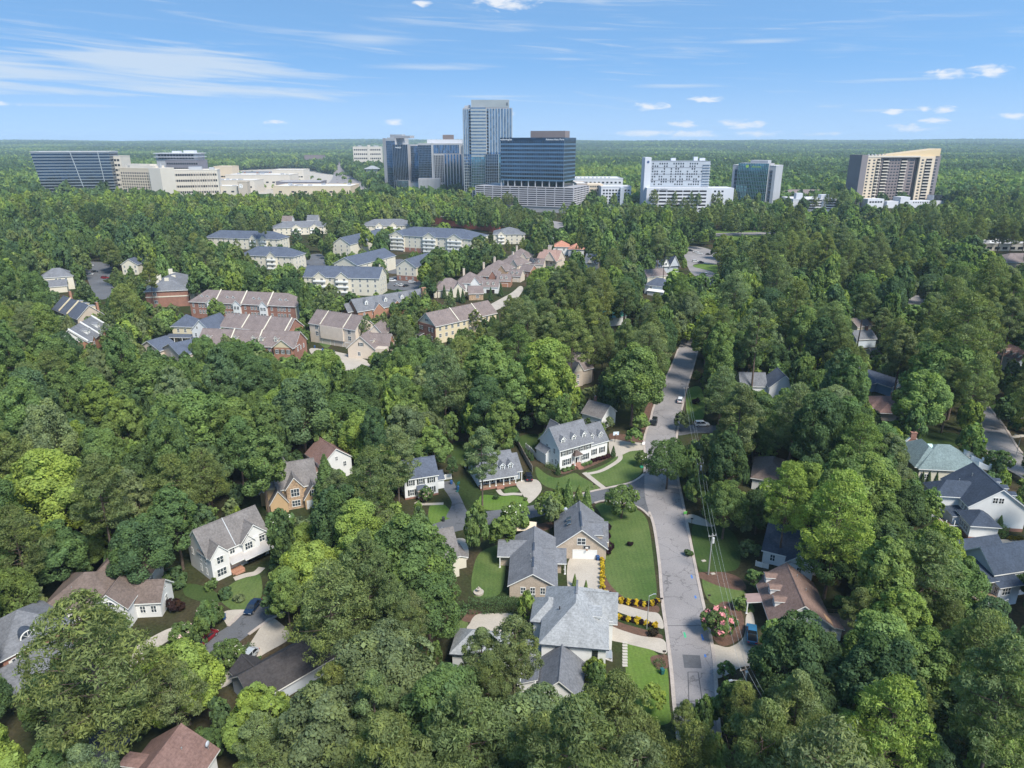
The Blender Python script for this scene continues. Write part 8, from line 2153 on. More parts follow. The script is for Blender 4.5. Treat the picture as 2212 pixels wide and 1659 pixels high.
# ---------------------------------------------------------------- vehicles
PAINT = {}
def paint(name, col, metal=0.2):
    if name not in PAINT:
        PAINT[name] = mat('car_paint_' + name, col, 0.28, 0.03, 0.5, spec=0.6, metal=metal)
    return PAINT[name]
TYRE = mat('tyre_rubber', (0.02, 0.02, 0.02), .9, .1); RIM = mat('alloy_rim', (.5, .5, .52), .35, .05, metal=.7); CARG = glassmat('car_glass', (.02, .025, .03), .05, 0, .7)
HLAMP = mat('headlamp_glass', (.7, .7, .68), .15, .02, spec=.8); TLAMP = mat('tail_lamp', (.35, .02, .02), .25, .05)
def car_mesh(kind, pm):
    Ln, Wd, Ht = dict(sedan=(4.7, 1.82, 1.45), suv=(4.75, 1.9, 1.75), hatch=(4.45, 1.78, 1.5), pickup=(5.6, 1.98, 1.85))[kind]
    hl, hw = Ln / 2, Wd / 2
    belt = .56 * Ht + .06
    b = MB()
    st = [(-hl, .80, .42, belt * .93), (-hl + .12, .93, .30, belt), (-hl + .7, 1, .22, belt), (0, 1, .20, belt), (hl - 1.25, 1, .22, belt * .97), (hl - .35, .95, .26, belt * .86), (hl - .05, .84, .36, belt * .74), (hl, .74, .42, belt * .66)]
    for i in range(len(st) - 1):
        (xa, wa, za, zb), (xc, wc, zc, zd) = st[i], st[i + 1]
        wa, wc = wa * hw, wc * hw
        A = [(xa, -wa, za + .12), (xa, wa, za + .12), (xa, wa * .93, zb), (xa, -wa * .93, zb)]; Cc = [(xc, -wc, zc + .12), (xc, wc, zc + .12), (xc, wc * .93, zd), (xc, -wc * .93, zd)]
        for k in range(4):
            q = (k + 1) % 4; b.poly([A[k], Cc[k], Cc[q], A[q]], pm)
        if i == 0: b.poly(A, pm)
        if i == len(st) - 2: b.poly(Cc[::-1], pm)
    body = b.mesh('body', True)
    g = MB(); r = MB()
    if kind == 'pickup': x0, x1, t0, t1 = -.6, 1.3, -.45, .65
    elif kind == 'sedan': x0, x1, t0, t1 = -1.75, 1.15, -1.0, .35
    elif kind == 'hatch': x0, x1, t0, t1 = -2.05, 1.3, -1.3, .35
    else: x0, x1, t0, t1 = -2.2, 1.15, -1.95, .45
    zb, zt = belt - .03, Ht - .06
    wb, wt = hw * .90, hw * .72
    g.hexa([(x0, -wb, zb), (x1, -wb, zb), (x1, wb, zb), (x0, wb, zb), (t0, -wt, zt), (t1, -wt, zt), (t1, wt, zt), (t0, wt, zt)], CARG)
    r.hexa([(t0 - .08, -wt - .03, zt - .01), (t1 + .08, -wt - .03, zt - .01), (t1 + .08, wt + .03, zt - .01), (t0 - .08, wt + .03, zt - .01), (t0 + .1, -wt + .08, Ht), (t1 - .1, -wt + .08, Ht), (t1 - .1, wt - .08, Ht), (t0 + .1, wt - .08, Ht)], pm)
    for sg in (-1, 1):
        for (xa, xt) in ((x0 + (.02), t0), ((x0 + x1) / 2 - .05, (t0 + t1) / 2 - .05), (x1 - .02, t1)):
            r.hexa([(xa - .05, sg * wb - .02, zb), (xa + .05, sg * wb - .02, zb), (xa + .05, sg * wb + .02, zb), (xa - .05, sg * wb + .02, zb), (xt - .05, sg * wt - .02, zt), (xt + .05, sg * wt - .02, zt), (xt + .05, sg * wt + .02, zt), (xt - .05, sg * wt + .02, zt)], pm)
    if kind == 'pickup':
        r.box(-hl + .15, -.65, -hw * .8, hw * .8, belt - .02, belt + .02, TYRE)
    wh = MB(); wh.tube((0, -.11, 0), (0, .11, 0), .34, .34, TYRE, 14)
    rm = MB(); rm.tube((0, -.125, 0), (0, .125, 0), .21, .21, RIM, 10)
    hlm = MB(); hlm.box(-.04, .05, -.22, .22, -.07, .08, HLAMP); tlm = MB(); tlm.box(-.05, .04, -.2, .2, -.12, .12, TLAMP)
    return dict(body=body, glass=g.mesh('cabin_glass'), roof=r.mesh('roof'), wheel=wh.mesh('wheel', False), rim=rm.mesh('rim'), hl=hlm.mesh('headlight'), tl=tlm.mesh('tail_light'), L=Ln, W=Wd, belt=belt)
CARS = {}
def car(kind, col, rgb, loc, heading, label, group=None, name='parked_car', cat='car'):
    k = (kind, col)
    if k not in CARS: CARS[k] = car_mesh(kind, paint(col, rgb))
    M = CARS[k]
    r = empty(name, (loc[0], loc[1], .06), heading); tag(r, label, cat, group)
    link('body', M['body'], r); link('cabin_glass', M['glass'], r); link('roof', M['roof'], r)
    for x in (-M['L'] * .29, M['L'] * .31):
        for s in (-1, 1):
            w_ = link('wheel', M['wheel'], r, (x, s * (M['W'] / 2 - .12), .34)); link('rim', M['rim'], w_)
    for s in (-1, 1):
        link('headlight', M['hl'], r, (M['L'] / 2 - .09, s * M['W'] * .29, M['belt'] * .66)); link('tail_light', M['tl'], r, (-M['L'] / 2 + .04, s * M['W'] * .33, M['belt'] * .8))
    return r
def hd(a, b):
    p, q = G(*a), G(*b); return math.atan2(q.y - p.y, q.x - p.x)
up = hd((1405, 960), (1440, 840))
car('suv', 'black', (.012, .013, .015), G(1413, 915), up + math.pi, 'black SUV parked at the kerb on the left side of the main street', None)
car('suv', 'white', (.72, .72, .72), G(1469, 868), up, 'white SUV driving away on the main street beside the lawn', None, 'suv')
car('suv', 'white', (.72, .72, .72), G(1516, 920), .05, 'white SUV parked across a dark driveway right of the main street')
car('suv', 'navy', (.015, .018, .035), G(1142, 1034), hd((1146, 1060), (1140, 1035)) , 'dark navy SUV parked beside the porch of the cape house')
car('sedan', 'midnight', (.01, .025, .06), G(546, 1316), hd((530, 1340), (560, 1300)) + math.pi, 'dark blue sedan parked on the side street below the twin-gabled house')
car('hatch', 'crimson', (.22, .012, .02), G(448, 1382), hd((430, 1400), (470, 1365)), 'red hatchback parked under pink-flowering trees by the side street')
car('hatch', 'silver', (.42, .44, .46), G(536, 1424), hd((530, 1440), (556, 1414)) + math.pi, 'silver hatchback on the pale driveway by the black-roofed house')
car('pickup', 'blue', (.03, .13, .24), G(1623, 1376), hd((1624, 1390), (1622, 1350)), 'blue pickup truck half hidden by a tree beside the brown-roofed house')
car('sedan', 'black', (.012, .013, .015), G(2128, 1218), .05, 'black sedan parked beside the covered boat')
LOT = 'cars in the apartment car parks'
for (u, v, k, c, rgb, h_, lb) in ((195, 575, 'sedan', 'white', (.72, .72, .72), .2, 'farthest white sedan in the left car park'), (205, 588, 'sedan', 'black', (.012, .013, .015), .1, 'black sedan in the left car park'), (194, 594, 'sedan', 'white', (.72, .72, .72), .1, 'white sedan nearest the cream hip-roofed block in the left car park'),
        (227, 602, 'suv', 'crimson', (.22, .012, .02), .1, 'dark red SUV at the kerb of the left car park'), (848, 608, 'suv', 'white', (.72, .72, .72), .4, 'white SUV at the left end of the car park beside the brick chimney row'), (858, 617, 'sedan', 'silver', (.42, .44, .46), .9, 'silver sedan in the front line of the car park beside the brick chimney row'),
        (868, 618, 'sedan', 'white', (.72, .72, .72), .9, 'white sedan in the front line of the car park beside the brick chimney row'), (877, 619, 'sedan', 'black', (.012, .013, .015), .9, 'dark sedan in the front line of the car park beside the brick chimney row'), (890, 611, 'suv', 'white', (.72, .72, .72), .2, 'white SUV at the right end of the car park beside the brick chimney row'),
        (841, 576, 'sedan', 'white', (.72, .72, .72), .1, 'white sedan parked between two cream apartment blocks')):
    car(k, c, rgb, G(u, v), h_, lb, LOT)
TC = 'vehicles on the turning circle'
for (u, v, k, c, rgb, h_, lb) in ((1491, 543, 'suv', 'black', (.012, .013, .015), -.3, 'black SUV at the far left of the turning circle'), (1503, 546, 'sedan', 'white', (.72, .72, .72), -.4, 'first white car behind the black SUV on the turning circle'), (1511, 549, 'sedan', 'white', (.72, .72, .72), -.3, 'second white car in the middle of the turning circle'), (1530, 551, 'sedan', 'black', (.012, .013, .015), 0, 'black car at the right side of the turning circle'),
        (1502, 566, 'suv', 'white', (.72, .72, .72), .1, 'white SUV above the grass island of the turning circle'), (1514, 568, 'sedan', 'black', (.012, .013, .015), .1, 'dark car next to the grass island of the turning circle'), (1525, 595, 'pickup', 'white', (.72, .72, .72), 1.3, 'white pickup parked beyond the grass island'), (1522, 604, 'pickup', 'pale', (.45, .55, .6), 1.4, 'pale blue-white pickup parked nearest on the turning circle')):
    car(k, c, rgb, G(u, v), h_, lb, TC)
rg = random.Random(5)
for i in range(34):
    t = rg.uniform(0, 1); v = 404 - 54 * t ** .8
    f = rg.uniform(.1, .9); k = (404 - v) / 61.0
    ul, ur = 692 + 38 * k ** .6, 818 - 82 * k ** .55
    p = G(ul + (ur - ul) * f, v)
    c, rgb = rg.choice((('white', (.72, .72, .72)), ('black', (.012, .013, .015)), ('silver', (.42, .44, .46)), ('crimson', (.22, .012, .02))))
    k2 = ('sedan', c)
    if k2 not in CARS: CARS[k2] = car_mesh('sedan', paint(c, rgb))
    o = link('distant_car', CARS[k2]['body'], None, (p.x, p.y, .1), (0, 0, 1.57)); tag(o, 'tiny car among the traffic on the distant boulevard', 'car', 'traffic on the distant boulevard')
# boat on its trailer
bt = empty('covered_boat', G(2118, 1210), .08); tag(bt, 'white motorboat under a pale cover on a trailer by the driveway', 'boat')
b = MB(); W_ = mat('boat_hull', (.7, .7, .72), .35, .05); CV = mat('boat_cover', (.60, .61, .64), .8, .1, 1.2)
st = [(-3.3, 1.05, .6), (-1, 1.15, .55), (1.2, 1.05, .6), (2.6, .6, .75), (3.4, .08, 1.0)]
for i in range(4):
    (xa, wa, za), (xb, wb, zb_) = st[i], st[i + 1]
    for s in (-1, 1):
        f = [(xa, 0, za), (xb, 0, zb_), (xb, s * wb, 1.25), (xa, s * wa, 1.2)]; b.poly(f if s < 0 else f[::-1], W_)
b.poly([(-3.3, -1.05, 1.2), (-3.3, 0, .6), (-3.3, 1.05, 1.2)], W_); b.build('hull', bt)
b = MB(); pk = [1.35, 1.9, 1.95, 1.5, 1.28]
for i in range(4):
    (xa, wa, _), (xb, wb, _) = st[i], st[i + 1]
    for s in (-1, 1):
        f = [(xa, s * (wa + .04), 1.18), (xb, s * (wb + .04), 1.22), (xb, 0, pk[i + 1]), (xa, 0, pk[i])]; b.poly(f if s < 0 else f[::-1], CV)
b.poly([(-3.32, -1.09, 1.18), (-3.32, 1.09, 1.18), (-3.32, 0, 1.35)], CV); b.build('boat_cover', bt)
b = MB(); b.box(-3, 3.9, -.9, -.8, .45, .55, METAL); b.box(-3, 3.9, .8, .9, .45, .55, METAL); b.box(3.2, 4.6, -.05, .05, .45, .55, METAL); b.box(-1.2, -1.0, -.9, .9, .4, .5, METAL); b.build('trailer', bt)
wm_ = MB(); wm_.tube((0, -.1, 0), (0, .1, 0), .32, .32, TYRE, 12); wmm = wm_.mesh('wheel')
for y in (-1, 1): link('wheel', wmm, bt, (-1.1, y * 1.0, .32))

# ---------------------------------------------------------------- street furniture
POLEW = mat('grey_pole_wood', (.17, .14, .12), .9, .15, 2)
POLEP = mat('pale_pole', (.27, .27, .26), .7, .1, 2)
def utility_pole(p, hgt, label, m, transformer=True, lamp=False, arm=True):
    r = empty('utility_pole', (p[0], p[1], 0), .3); tag(r, label, 'utility pole')
    b = MB(); b.tube((0, 0, -.3), (0, 0, hgt), .17, .11, m, 8); b.build('pole', r)
    if arm: b = MB(); b.box(-.9, .9, -.06, .06, hgt - .6, hgt - .48, m); [b.tube((x, 0, hgt - .48), (x, 0, hgt - .2), .05, .05, HLAMP, 6) for x in (-.8, 0.15, .8)]; b.build('crossarm', r)
    if transformer: b = MB(); b.tube((.35, .1, hgt - 2.3), (.35, .1, hgt - 1.1), .28, .28, mat('transformer_grey', (.55, .56, .56), .5, .05), 12); b.build('transformer', r)
    if lamp: b = MB(); b.tube((0, 0, hgt - 2.6), (-2.0, .2, hgt - 2.2), .04, .04, METAL, 6); b.box(-2.5, -1.9, 0.05, .35, hgt - 2.3, hgt - 2.15, METAL); b.build('lamp_arm', r)
    return r
pA, pB, pC, pE = G(1513, 998, 10.5), G(1530, 1241), G(1610, 1440, 10.0), G(1477.5, 893)
utility_pole(pA, 10.5, 'wooden utility pole with a grey transformer among the trees by the street bend', POLEW)
utility_pole(pB, 9.8, 'pale utility pole leaning over the shaded lawn right of the street', POLEP, True)
utility_pole(pC, 10.0, 'dark utility pole with transformer and a lamp arm nearest the camera', POLEW, True, True)
utility_pole(pE, 9.5, 'dark utility pole beside the bright lawn at the far street edge', POLEW, False)
WIRE = mat('wire', (.30, .34, .34), .5, .02)
pF = G(1690, 1720, 0)
for j, (dx, dz, lb) in enumerate(((-.8, -.2, 'overhead wire on the street side of the poles'), (.15, -.2, 'middle overhead wire along the street poles'), (.8, -.2, 'overhead wire on the house side of the poles'))):
    b = MB(); P_ = [(pE, 9.5), (pA, 10.5), (pB, 9.8), (pC, 10.0), (pF, 10.0)]
    for i in range(4):
        a, c = Vector((P_[i][0][0] + dx, P_[i][0][1], P_[i][1] + dz)), Vector((P_[i + 1][0][0] + dx, P_[i + 1][0][1], P_[i + 1][1] + dz))
        q = None
        for k in range(9):
            t = k / 8; p = a.lerp(c, t); p.z -= 4 * .7 * t * (1 - t)
            if q is not None: b.tube(q, p, .017, .017, WIRE, 4, False)
            q = p
    o = b.build('overhead_wire'); tag(o, lb, 'wire')
ls = empty('street_lamp', G(1397, 1358), 0); tag(ls, 'slim grey street lamp post in the mulch bed beside the curving drive', 'street lamp')
b = MB(); b.tube((0, 0, 0), (0, 0, 7.2), .10, .06, METAL, 8); b.build('post', ls); b = MB(); b.tube((0, 0, 7.2), (.9, .2, 7.5), .035, .03, METAL, 6); b.box(.8, 1.3, .1, .3, 7.42, 7.54, METAL); b.build('lamp_head', ls)
ls = empty('street_lamp', G(2194, 987), 0); tag(ls, 'street lamp with a curved arm beside the right-hand street', 'street lamp')
b = MB(); b.tube((0, 0, 0), (0, 0, 6.5), .10, .06, METAL, 8); b.build('post', ls); b = MB(); b.tube((0, 0, 6.5), (-1.4, 0, 7.0), .035, .03, METAL, 6); b.box(-1.9, -1.3, -.1, .1, 6.9, 7.05, METAL); b.build('lamp_head', ls)
def bin_(p, m, label, rz=0):
    r = empty('wheelie_bin', (p[0], p[1], .04), rz); tag(r, label, 'bin')
    b = MB(); b.hexa([(-.25, -.28, .08), (.25, -.28, .08), (.25, .28, .08), (-.25, .28, .08), (-.32, -.36, 1.0), (.32, -.36, 1.0), (.32, .36, 1.0), (-.32, .36, 1.0)], m); b.build('body', r)
    b = MB(); b.hexa([(-.34, -.4, 1.0), (.34, -.4, 1.0), (.34, .4, 1.0), (-.34, .4, 1.0), (-.3, -.34, 1.1), (.3, -.34, 1.1), (.3, .34, 1.08), (-.3, .34, 1.08)], m); b.build('lid', r)
    wm2 = MB(); wm2.tube((-.05, 0, 0), (.05, 0, 0), .12, .12, TYRE, 8); mm = wm2.mesh('wheel')
    for s in (-1, 1): link('wheel', mm, r, (s * .28, .26, .12))
BINB = mat('blue_bin', (.02, .07, .20), .5, .05); BING = mat('green_bin', (.02, .10, .10), .5, .05); BIND = mat('dark_bin', (.03, .035, .04), .5, .05)
for (u, v, m, lb) in ((1291, 1210, BINB, 'blue wheelie bin beside the white double garage door'), (1291, 1205, BING, 'dark green wheelie bin behind the blue one by the garage door'), (1430, 1456, BING, 'teal wheelie bin at the kerb in front of the bright lawn'), (975, 1046, BINB, 'blue wheelie bin at the top of the asphalt drive'), (989, 1058, BINB, 'blue wheelie bin beside the hedge along the asphalt drive'),
        (485, 1338, BINB, 'blue wheelie bin at the corner of the side street drive'), (958, 1126, BIND, 'black wheelie bin on the side street kerb'), (680, 752, BINB, 'blue wheelie bin left of the townhouse garage doors'), (697, 758, BINB, 'dark wheelie bin between the townhouse garages'), (721, 762, BINB, 'blue wheelie bin right of the townhouse garages')): bin_(G(u, v), m, lb, .3)
def mailbox(p, label, m=None, rz=0):
    r = empty('mailbox', (p[0], p[1], 0), rz); tag(r, label, 'mailbox')
    b = MB(); b.box(-.05, .05, -.05, .05, 0, 1.1, WOOD); b.build('post', r); b = MB(); b.box(-.28, .28, -.11, .11, 1.1, 1.28, m or DOORB); b.tube((-.28, 0, 1.28), (.28, 0, 1.28), .11, .11, m or DOORB, 8); b.build('box', r)
for (u, v, lb) in ((1434, 1419, 'black mailbox beside the short clipped hedge at the kerb'), (1494, 1130, 'black mailbox by the pale drive across the street'), (1531, 1297, 'dark mailbox above the pink crepe myrtle bed'), (1561, 1462, 'mailbox under the small tree by the wide concrete drive'), (1428, 1304, 'mailbox at the tip of the curving shrub bed'), (1283, 1055, 'dark mailbox at the foot of the colonial front path')): mailbox(G(u, v), lb)
# basketball stand
bs = empty('basketball_stand', G(1328, 955), .2); tag(bs, 'free-standing basketball hoop with white backboard by the colonial drive', 'basketball hoop')
b = MB(); b.tube((0, 0, 0), (0, 0, 2.6), .08, .08, DOORB, 8); b.build('post', bs); b = MB(); b.box(-.9, .9, -.75, -.7, 2.6, 3.7, mat('backboard', (.55, .65, .75), .3, .03)); b.box(-.9, .9, -.77, -.75, 2.6, 2.66, SIGNW); b.box(-.9, .9, -.77, -.75, 3.64, 3.7, SIGNW); b.box(-.3, .3, -.77, -.75, 2.85, 3.3, SIGNW); b.tube((0, 0, 2.6), (0, -.7, 3.1), .05, .05, DOORB, 6); b.build('backboard', bs); b = MB(); b.tube((0, -1.0, 2.95), (0, -1.0, 2.98), .23, .23, OBRICK, 12); b.build('rim', bs)
bs = empty('basketball_stand', G(989, 1062), 1.0); tag(bs, 'small teal portable basketball hoop beside the asphalt drive', 'basketball hoop')
b = MB(); b.tube((0, 0, 0), (0, 0, 2.3), .05, .05, BING, 6); b.box(-.4, .4, -.1, .5, 0, .18, BING); b.build('post', bs); b = MB(); b.box(-.55, .55, -.3, -.26, 2.2, 2.9, BING); b.build('backboard', bs)
# fountain
ft = empty('garden_fountain', G(1034, 1282), 0); tag(ft, 'round stone garden fountain in the side yard of the tan ranch house', 'fountain')
b = MB(); b.tube((0, 0, 0), (0, 0, .45), 1.0, 1.05, CONC, 18); b.build('basin', ft); b = MB(); b.tube((0, 0, .45), (0, 0, 1.3), .16, .12, CONC, 8); b.tube((0, 0, 1.0), (0, 0, 1.12), .2, .5, CONC, 14); b.ball((0, 0, 1.45), .14, .14, .2, CONC); b.build('pedestal', ft)
# shade sail
ss = empty('shade_sail', G(1132, 1160), 0); tag(ss, 'cream shade sail stretched over the terrace behind the tan ranch house', 'shade sail')
b = MB(); SAIL = mat('sail_cloth', (.62, .52, .40), .9, .05); b.hexa([(-3, -1.2, 2.2), (2.6, -1.4, 2.6), (2.9, 1.6, 2.9), (-2.6, 2.6, 3.0), (-3, -1.2, 2.25), (2.6, -1.4, 2.65), (2.9, 1.6, 2.95), (-2.6, 2.6, 3.05)], SAIL); b.build('canopy', ss)
for x, y, z in ((-3, -1.2, 2.3), (-2.6, 2.6, 3.1), (2.9, 1.6, 3.0)): b = MB(); b.tube((x, y, 0), (x, y, z), .05, .05, METAL, 6); b.build('post', ss)
# rear deck of the brown-roof house
dk = empty('timber_deck', G(1828, 1348), -.1); tag(dk, 'low brown timber deck with railings behind the brown-roofed house', 'deck')
b = MB(); b.box(-3.2, 3.2, -4.5, 2.5, .3, .45, WOOD); b.build('floor', dk); b = MB()
for x0, y0, x1, y1 in ((-3.2, 2.5, 3.2, 2.5), (3.2, 2.5, 3.2, -1.5), (-3.2, -4.5, 1.0, -4.5)):
    for z in (.9, 1.3): b.tube((x0, y0, z), (x1, y1, z), .05, .05, WOOD, 4)
    for t in (0, .25, .5, .75, 1): b.tube((x0 + (x1 - x0) * t, y0 + (y1 - y0) * t, .3), (x0 + (x1 - x0) * t, y0 + (y1 - y0) * t, 1.35), .05, .05, WOOD, 4)
b.build('railing', dk)
ht = empty('hot_tub', G(1799, 1356), 0); tag(ht, 'round hot tub with a white cover beside the brown-roofed house', 'hot tub'); b = MB(); b.tube((0, 0, 0), (0, 0, .8), 1.05, 1.05, WOOD, 18); b.build('tub', ht); b = MB(); b.tube((0, 0, .8), (0, 0, .95), 1.15, 1.05, SIGNW, 18); b.build('cover', ht)
um = empty('patio_umbrella', G(1856, 1362), 0); tag(um, 'pale patio umbrella at the corner of the timber deck', 'umbrella'); b = MB(); b.tube((0, 0, 0), (0, 0, 2.4), .03, .03, METAL, 6); b.build('pole', um); b = MB(); b.tube((0, 0, 1.95), (0, 0, 2.45), 1.05, .05, mat('umbrella_cloth', (.52, .62, .70), .8, .05), 8); b.build('canopy', um)
tc_ = empty('patio_chair', G(1819, 1366), .6); tag(tc_, 'teal patio chair on the timber deck', 'chair'); TEAL = mat('teal_plastic', (.02, .28, .30), .5, .03)
b = MB(); b.box(-.3, .3, -.3, .3, .80, .9, TEAL); b.build('seat', tc_); b = MB(); b.box(-.3, .3, .25, .35, .9, 1.45, TEAL); b.build('backrest', tc_); lg = MB(); lg.box(-.03, .03, -.03, .03, .45, .82, TEAL); lgm = lg.mesh('leg')
for x in (-.25, .25):
    for y in (-.25, .25): link('leg', lgm, tc_, (x, y, 0))
# air conditioner and gate by the tan ranch
for (u, v, lb) in ((1141, 1290, 'grey air conditioner under the end gable windows of the tan ranch'), (1152, 1290, 'second grey air conditioner beside the brown gate of the tan ranch')):
    a = empty('air_conditioner', G(u, v), 0); tag(a, lb, 'air conditioner'); b = MB(); b.box(-.4, .4, -.4, .4, 0, .85, METAL); b.build('casing', a); b = MB(); b.tube((0, 0, .85), (0, 0, .9), .34, .34, DOORB, 12); b.build('fan_grille', a)
# fences
def fence(pts, label, m, hgt=1.8, name='fence'):
    W2 = [G(*p) for p in pts]; r = empty(name, W2[0], 0); tag(r, label, 'fence'); o0 = W2[0]
    b = MB(); pm = MB(); pm.box(-.07, .07, -.07, .07, 0, hgt + .15, m); pmm = pm.mesh('post')
    for i in range(len(W2) - 1):
        a, c = W2[i] - o0, W2[i + 1] - o0; d = c - a; L_ = d.length; n = max(2, int(L_ / .16)); e = d.normalized(); q = Vector((-e.y, e.x, 0)) * .03
        for k in range(n):
            s0, s1 = a + d * (k / n) + e * .012, a + d * ((k + 1) / n) - e * .012
            b.hexa([s0 - q, s1 - q, s1 + q, s0 + q] + [x + Vector((0, 0, hgt)) for x in (s0 - q, s1 - q, s1 + q, s0 + q)], m)
        for k in range(int(L_ / 2.4) + 1): link('post', pmm, r, a + e * min(L_, k * 2.4))
    b.build('board_panel', r)
fence([(1112, 950), (1130, 985), (1150, 1020)], 'weathered grey board fence between the cape house and the colonial', mat('grey_boards', (.34, .30, .26), .9, .15))
fence([(1136, 968), (1148, 978), (1160, 992)], 'white picket fence at the left wall of the colonial', TRIM, 1.5)
fence([(948, 1040), (962, 1036), (976, 1034)], 'white board fence at the top of the asphalt drive', TRIM, 1.5)
fence([(1632, 1222), (1645, 1226), (1660, 1229)], 'short white picket fence behind the brown-roofed house', TRIM, 1.2)
fence([(2178, 908), (2192, 916), (2197, 925)], 'white curving picket fence across the right-hand street', TRIM, 1.2)
# small signs and boxes
for (u, v, m, lb, nm, hh) in ((1480, 1112, mat('lime_sheet', (.16, .55, .12), .6, .03), 'bright green yard sign at the right kerb of the street', 'yard_sign', .9), (1386, 1010, mat('green_box', (.03, .30, .18), .6, .03), 'low green utility box on the colonial lawn', 'utility_box', .5), (1540, 1240, CONC, 'pale stone slab on the shaded lawn', 'stone_slab', .15), (1520, 1212, CONC, 'grey stone slab nearest the leaning pole', 'stone_slab', .15), (1390, 962, SIGNW, 'white mailbox board at the mouth of the colonial drive', 'notice_board', 1.1)):
    r = empty(nm, G(u, v), .3); tag(r, lb, nm.replace('_', ' ')); b = MB(); b.box(-.45, .45, -.06 if hh > .8 else -.3, .06 if hh > .8 else .3, .25 if hh > .8 else 0, hh, m); b.build('panel', r)
    if hh > .8: b = MB(); b.box(-.4, -.36, -.02, .02, 0, .3, METAL); b.box(.36, .4, -.02, .02, 0, .3, METAL); b.build('stake', r)
DRUM = mat('orange_drum', (.75, .12, .03), .6, .03)
dr = empty('traffic_drum', G(2005, 634), 0); tag(dr, 'orange traffic drum at the distant crossing on the right', 'traffic drum'); b = MB(); b.tube((0, 0, 0), (0, 0, 1.6), .7, .55, DRUM, 10); b.build('drum', dr); b = MB(); b.tube((0, 0, .7), (0, 0, 1.0), .67, .65, SIGNW, 10); b.build('band', dr)
tsg = empty('traffic_signal', G(1979, 634), 0); tag(tsg, 'traffic signal mast at the distant crossing on the right', 'traffic signal'); b = MB(); b.tube((0, 0, 0), (0, 0, 7), .14, .1, METAL, 8); b.tube((0, 0, 6.4), (7, 0, 6.8), .08, .06, METAL, 6); b.build('mast', tsg); b = MB(); b.box(4.6, 5.0, -.2, .2, 5.6, 6.7, DOORB); b.build('signal_head', tsg)

# ---------------------------------------------------------------- shrubs in rows and hedges
def bc(x, y): return (737.3 + x / 3, 1106 + y / 3)
YEL, PUR = (.50, .38, .04), (.034, .020, .028)
def srow(pts, tn, word, s, key, group, what):
    for i, p in enumerate(pts):
        c = G(*p); q = s * rng.uniform(.85, 1.15)
        plant(key, c.x, c.y, q, q, jitter(tn, .1), f"{word} {what}, number {i + 1} counted from the garage" if False else f"{word} {what}, {ORD[i].replace(' nearest', '') if i else 'the one'} {'nearest' if i else 'nearest'} the garage", 'shrub', 'clipped_shrub', group)
srow([bc(*p) for p in ((1690, 168), (1690, 318), (1690, 347), (1690, 374), (1690, 404), (1690, 434), (1690, 464), (1692, 494), (1715, 534), (1757, 562), (1810, 587), (1862, 597), (1910, 602), (1960, 609), (2010, 602), (2047, 588))], YEL, 'golden yellow', .98, 's2', 'golden shrubs along the curving drive', 'shrub along the lawn side of the drive')
srow([bc(*p) for p in ((1738, 548), (1785, 575), (1836, 593), (1887, 600), (1936, 606), (1986, 606), (2030, 598))], PUR, 'dark purple', 1.0, 's2', 'purple shrubs along the curving drive', 'shrub along the lawn side of the drive')
srow([bc(*p) for p in ((1740, 678), (1800, 692), (1860, 706), (1920, 718), (1975, 733), (2030, 746))], YEL, 'golden yellow', .98, 's2', 'golden shrubs between the two drives', 'shrub between the two drives')
srow([bc(*p) for p in ((1772, 683), (1829, 698), (1890, 711), (1946, 725), (2002, 741))], PUR, 'dark purple', .8, 's2', 'purple shrubs between the two drives', 'shrub between the two drives')
srow([bc(*p) for p in ((1712, 118), (1706, 165), (1716, 238), (1706, 272))], PUR, 'large dark purple', 1.5, 's1', 'large purple bushes beside the garage', 'bush beside the tan garage wall')
def c5(x, y): return (958.5 + x / 5, 847.9 + y / 5)
for i, p in enumerate((c5(1608, 752), c5(1648, 742), c5(1690, 732), c5(1730, 722), c5(1775, 705))): c = G(*p); plant('s0', c.x, c.y, .75, .75, (.05, .022, .032), f"burgundy shrub under the colonial wing windows, {['first', 'second', 'third', 'fourth', 'fifth'][i]} from the front steps", 'shrub', 'clipped_shrub', 'burgundy shrubs under the colonial windows')
for i, p in enumerate((c5(1300, 850), c5(1345, 838), c5(1388, 828), c5(1500, 795), c5(1540, 782), c5(1578, 770))): c = G(*p); plant('s1', c.x, c.y, .75, .75, T_MD, f"low green shrub along the colonial front wall, {['first', 'second', 'third', 'fourth', 'fifth', 'sixth'][i]} from the left corner", 'shrub', 'clipped_shrub', 'green shrubs along the colonial front')
for p, lb in ((c5(1235, 885), 'green cone evergreen at the front left corner of the colonial'), (c5(1830, 690), 'green cone evergreen at the right end of the colonial wing'), (c5(890, 680), 'first small cone evergreen along the white fence'), (c5(925, 705), 'second small cone evergreen along the white fence'), (c5(955, 735), 'third small cone evergreen along the white fence')):
    c = G(*p); s = .42 if 'corner' in lb or 'wing' in lb else .32; plant('c1', c.x, c.y, s, s, T_DK, lb, 'conifer', 'cone_evergreen')
for i, p in enumerate(((1241, 1267), (1265, 1281))): c = G(*p); plant('c0', c.x, c.y, .34, .34, T_LT, ['slim young evergreen left on the concrete drive edge', 'slim young evergreen right on the concrete drive edge'][i], 'conifer', 'cone_evergreen')
for i, u in enumerate((1990, 2004, 2020, 2037, 2056, 2070, 2092)): c = G(u, 1046 - (8 if i == 6 else 0)); plant('c0', c.x, c.y, .42 if i < 6 else .6, .42 if i < 6 else .6, T_DK, f"slim evergreen along the cream wall of the green-roofed house, {['first', 'second', 'third', 'fourth', 'fifth', 'sixth', 'seventh'][i]} from the left", 'conifer', 'cone_evergreen', 'evergreens along the cream wall')
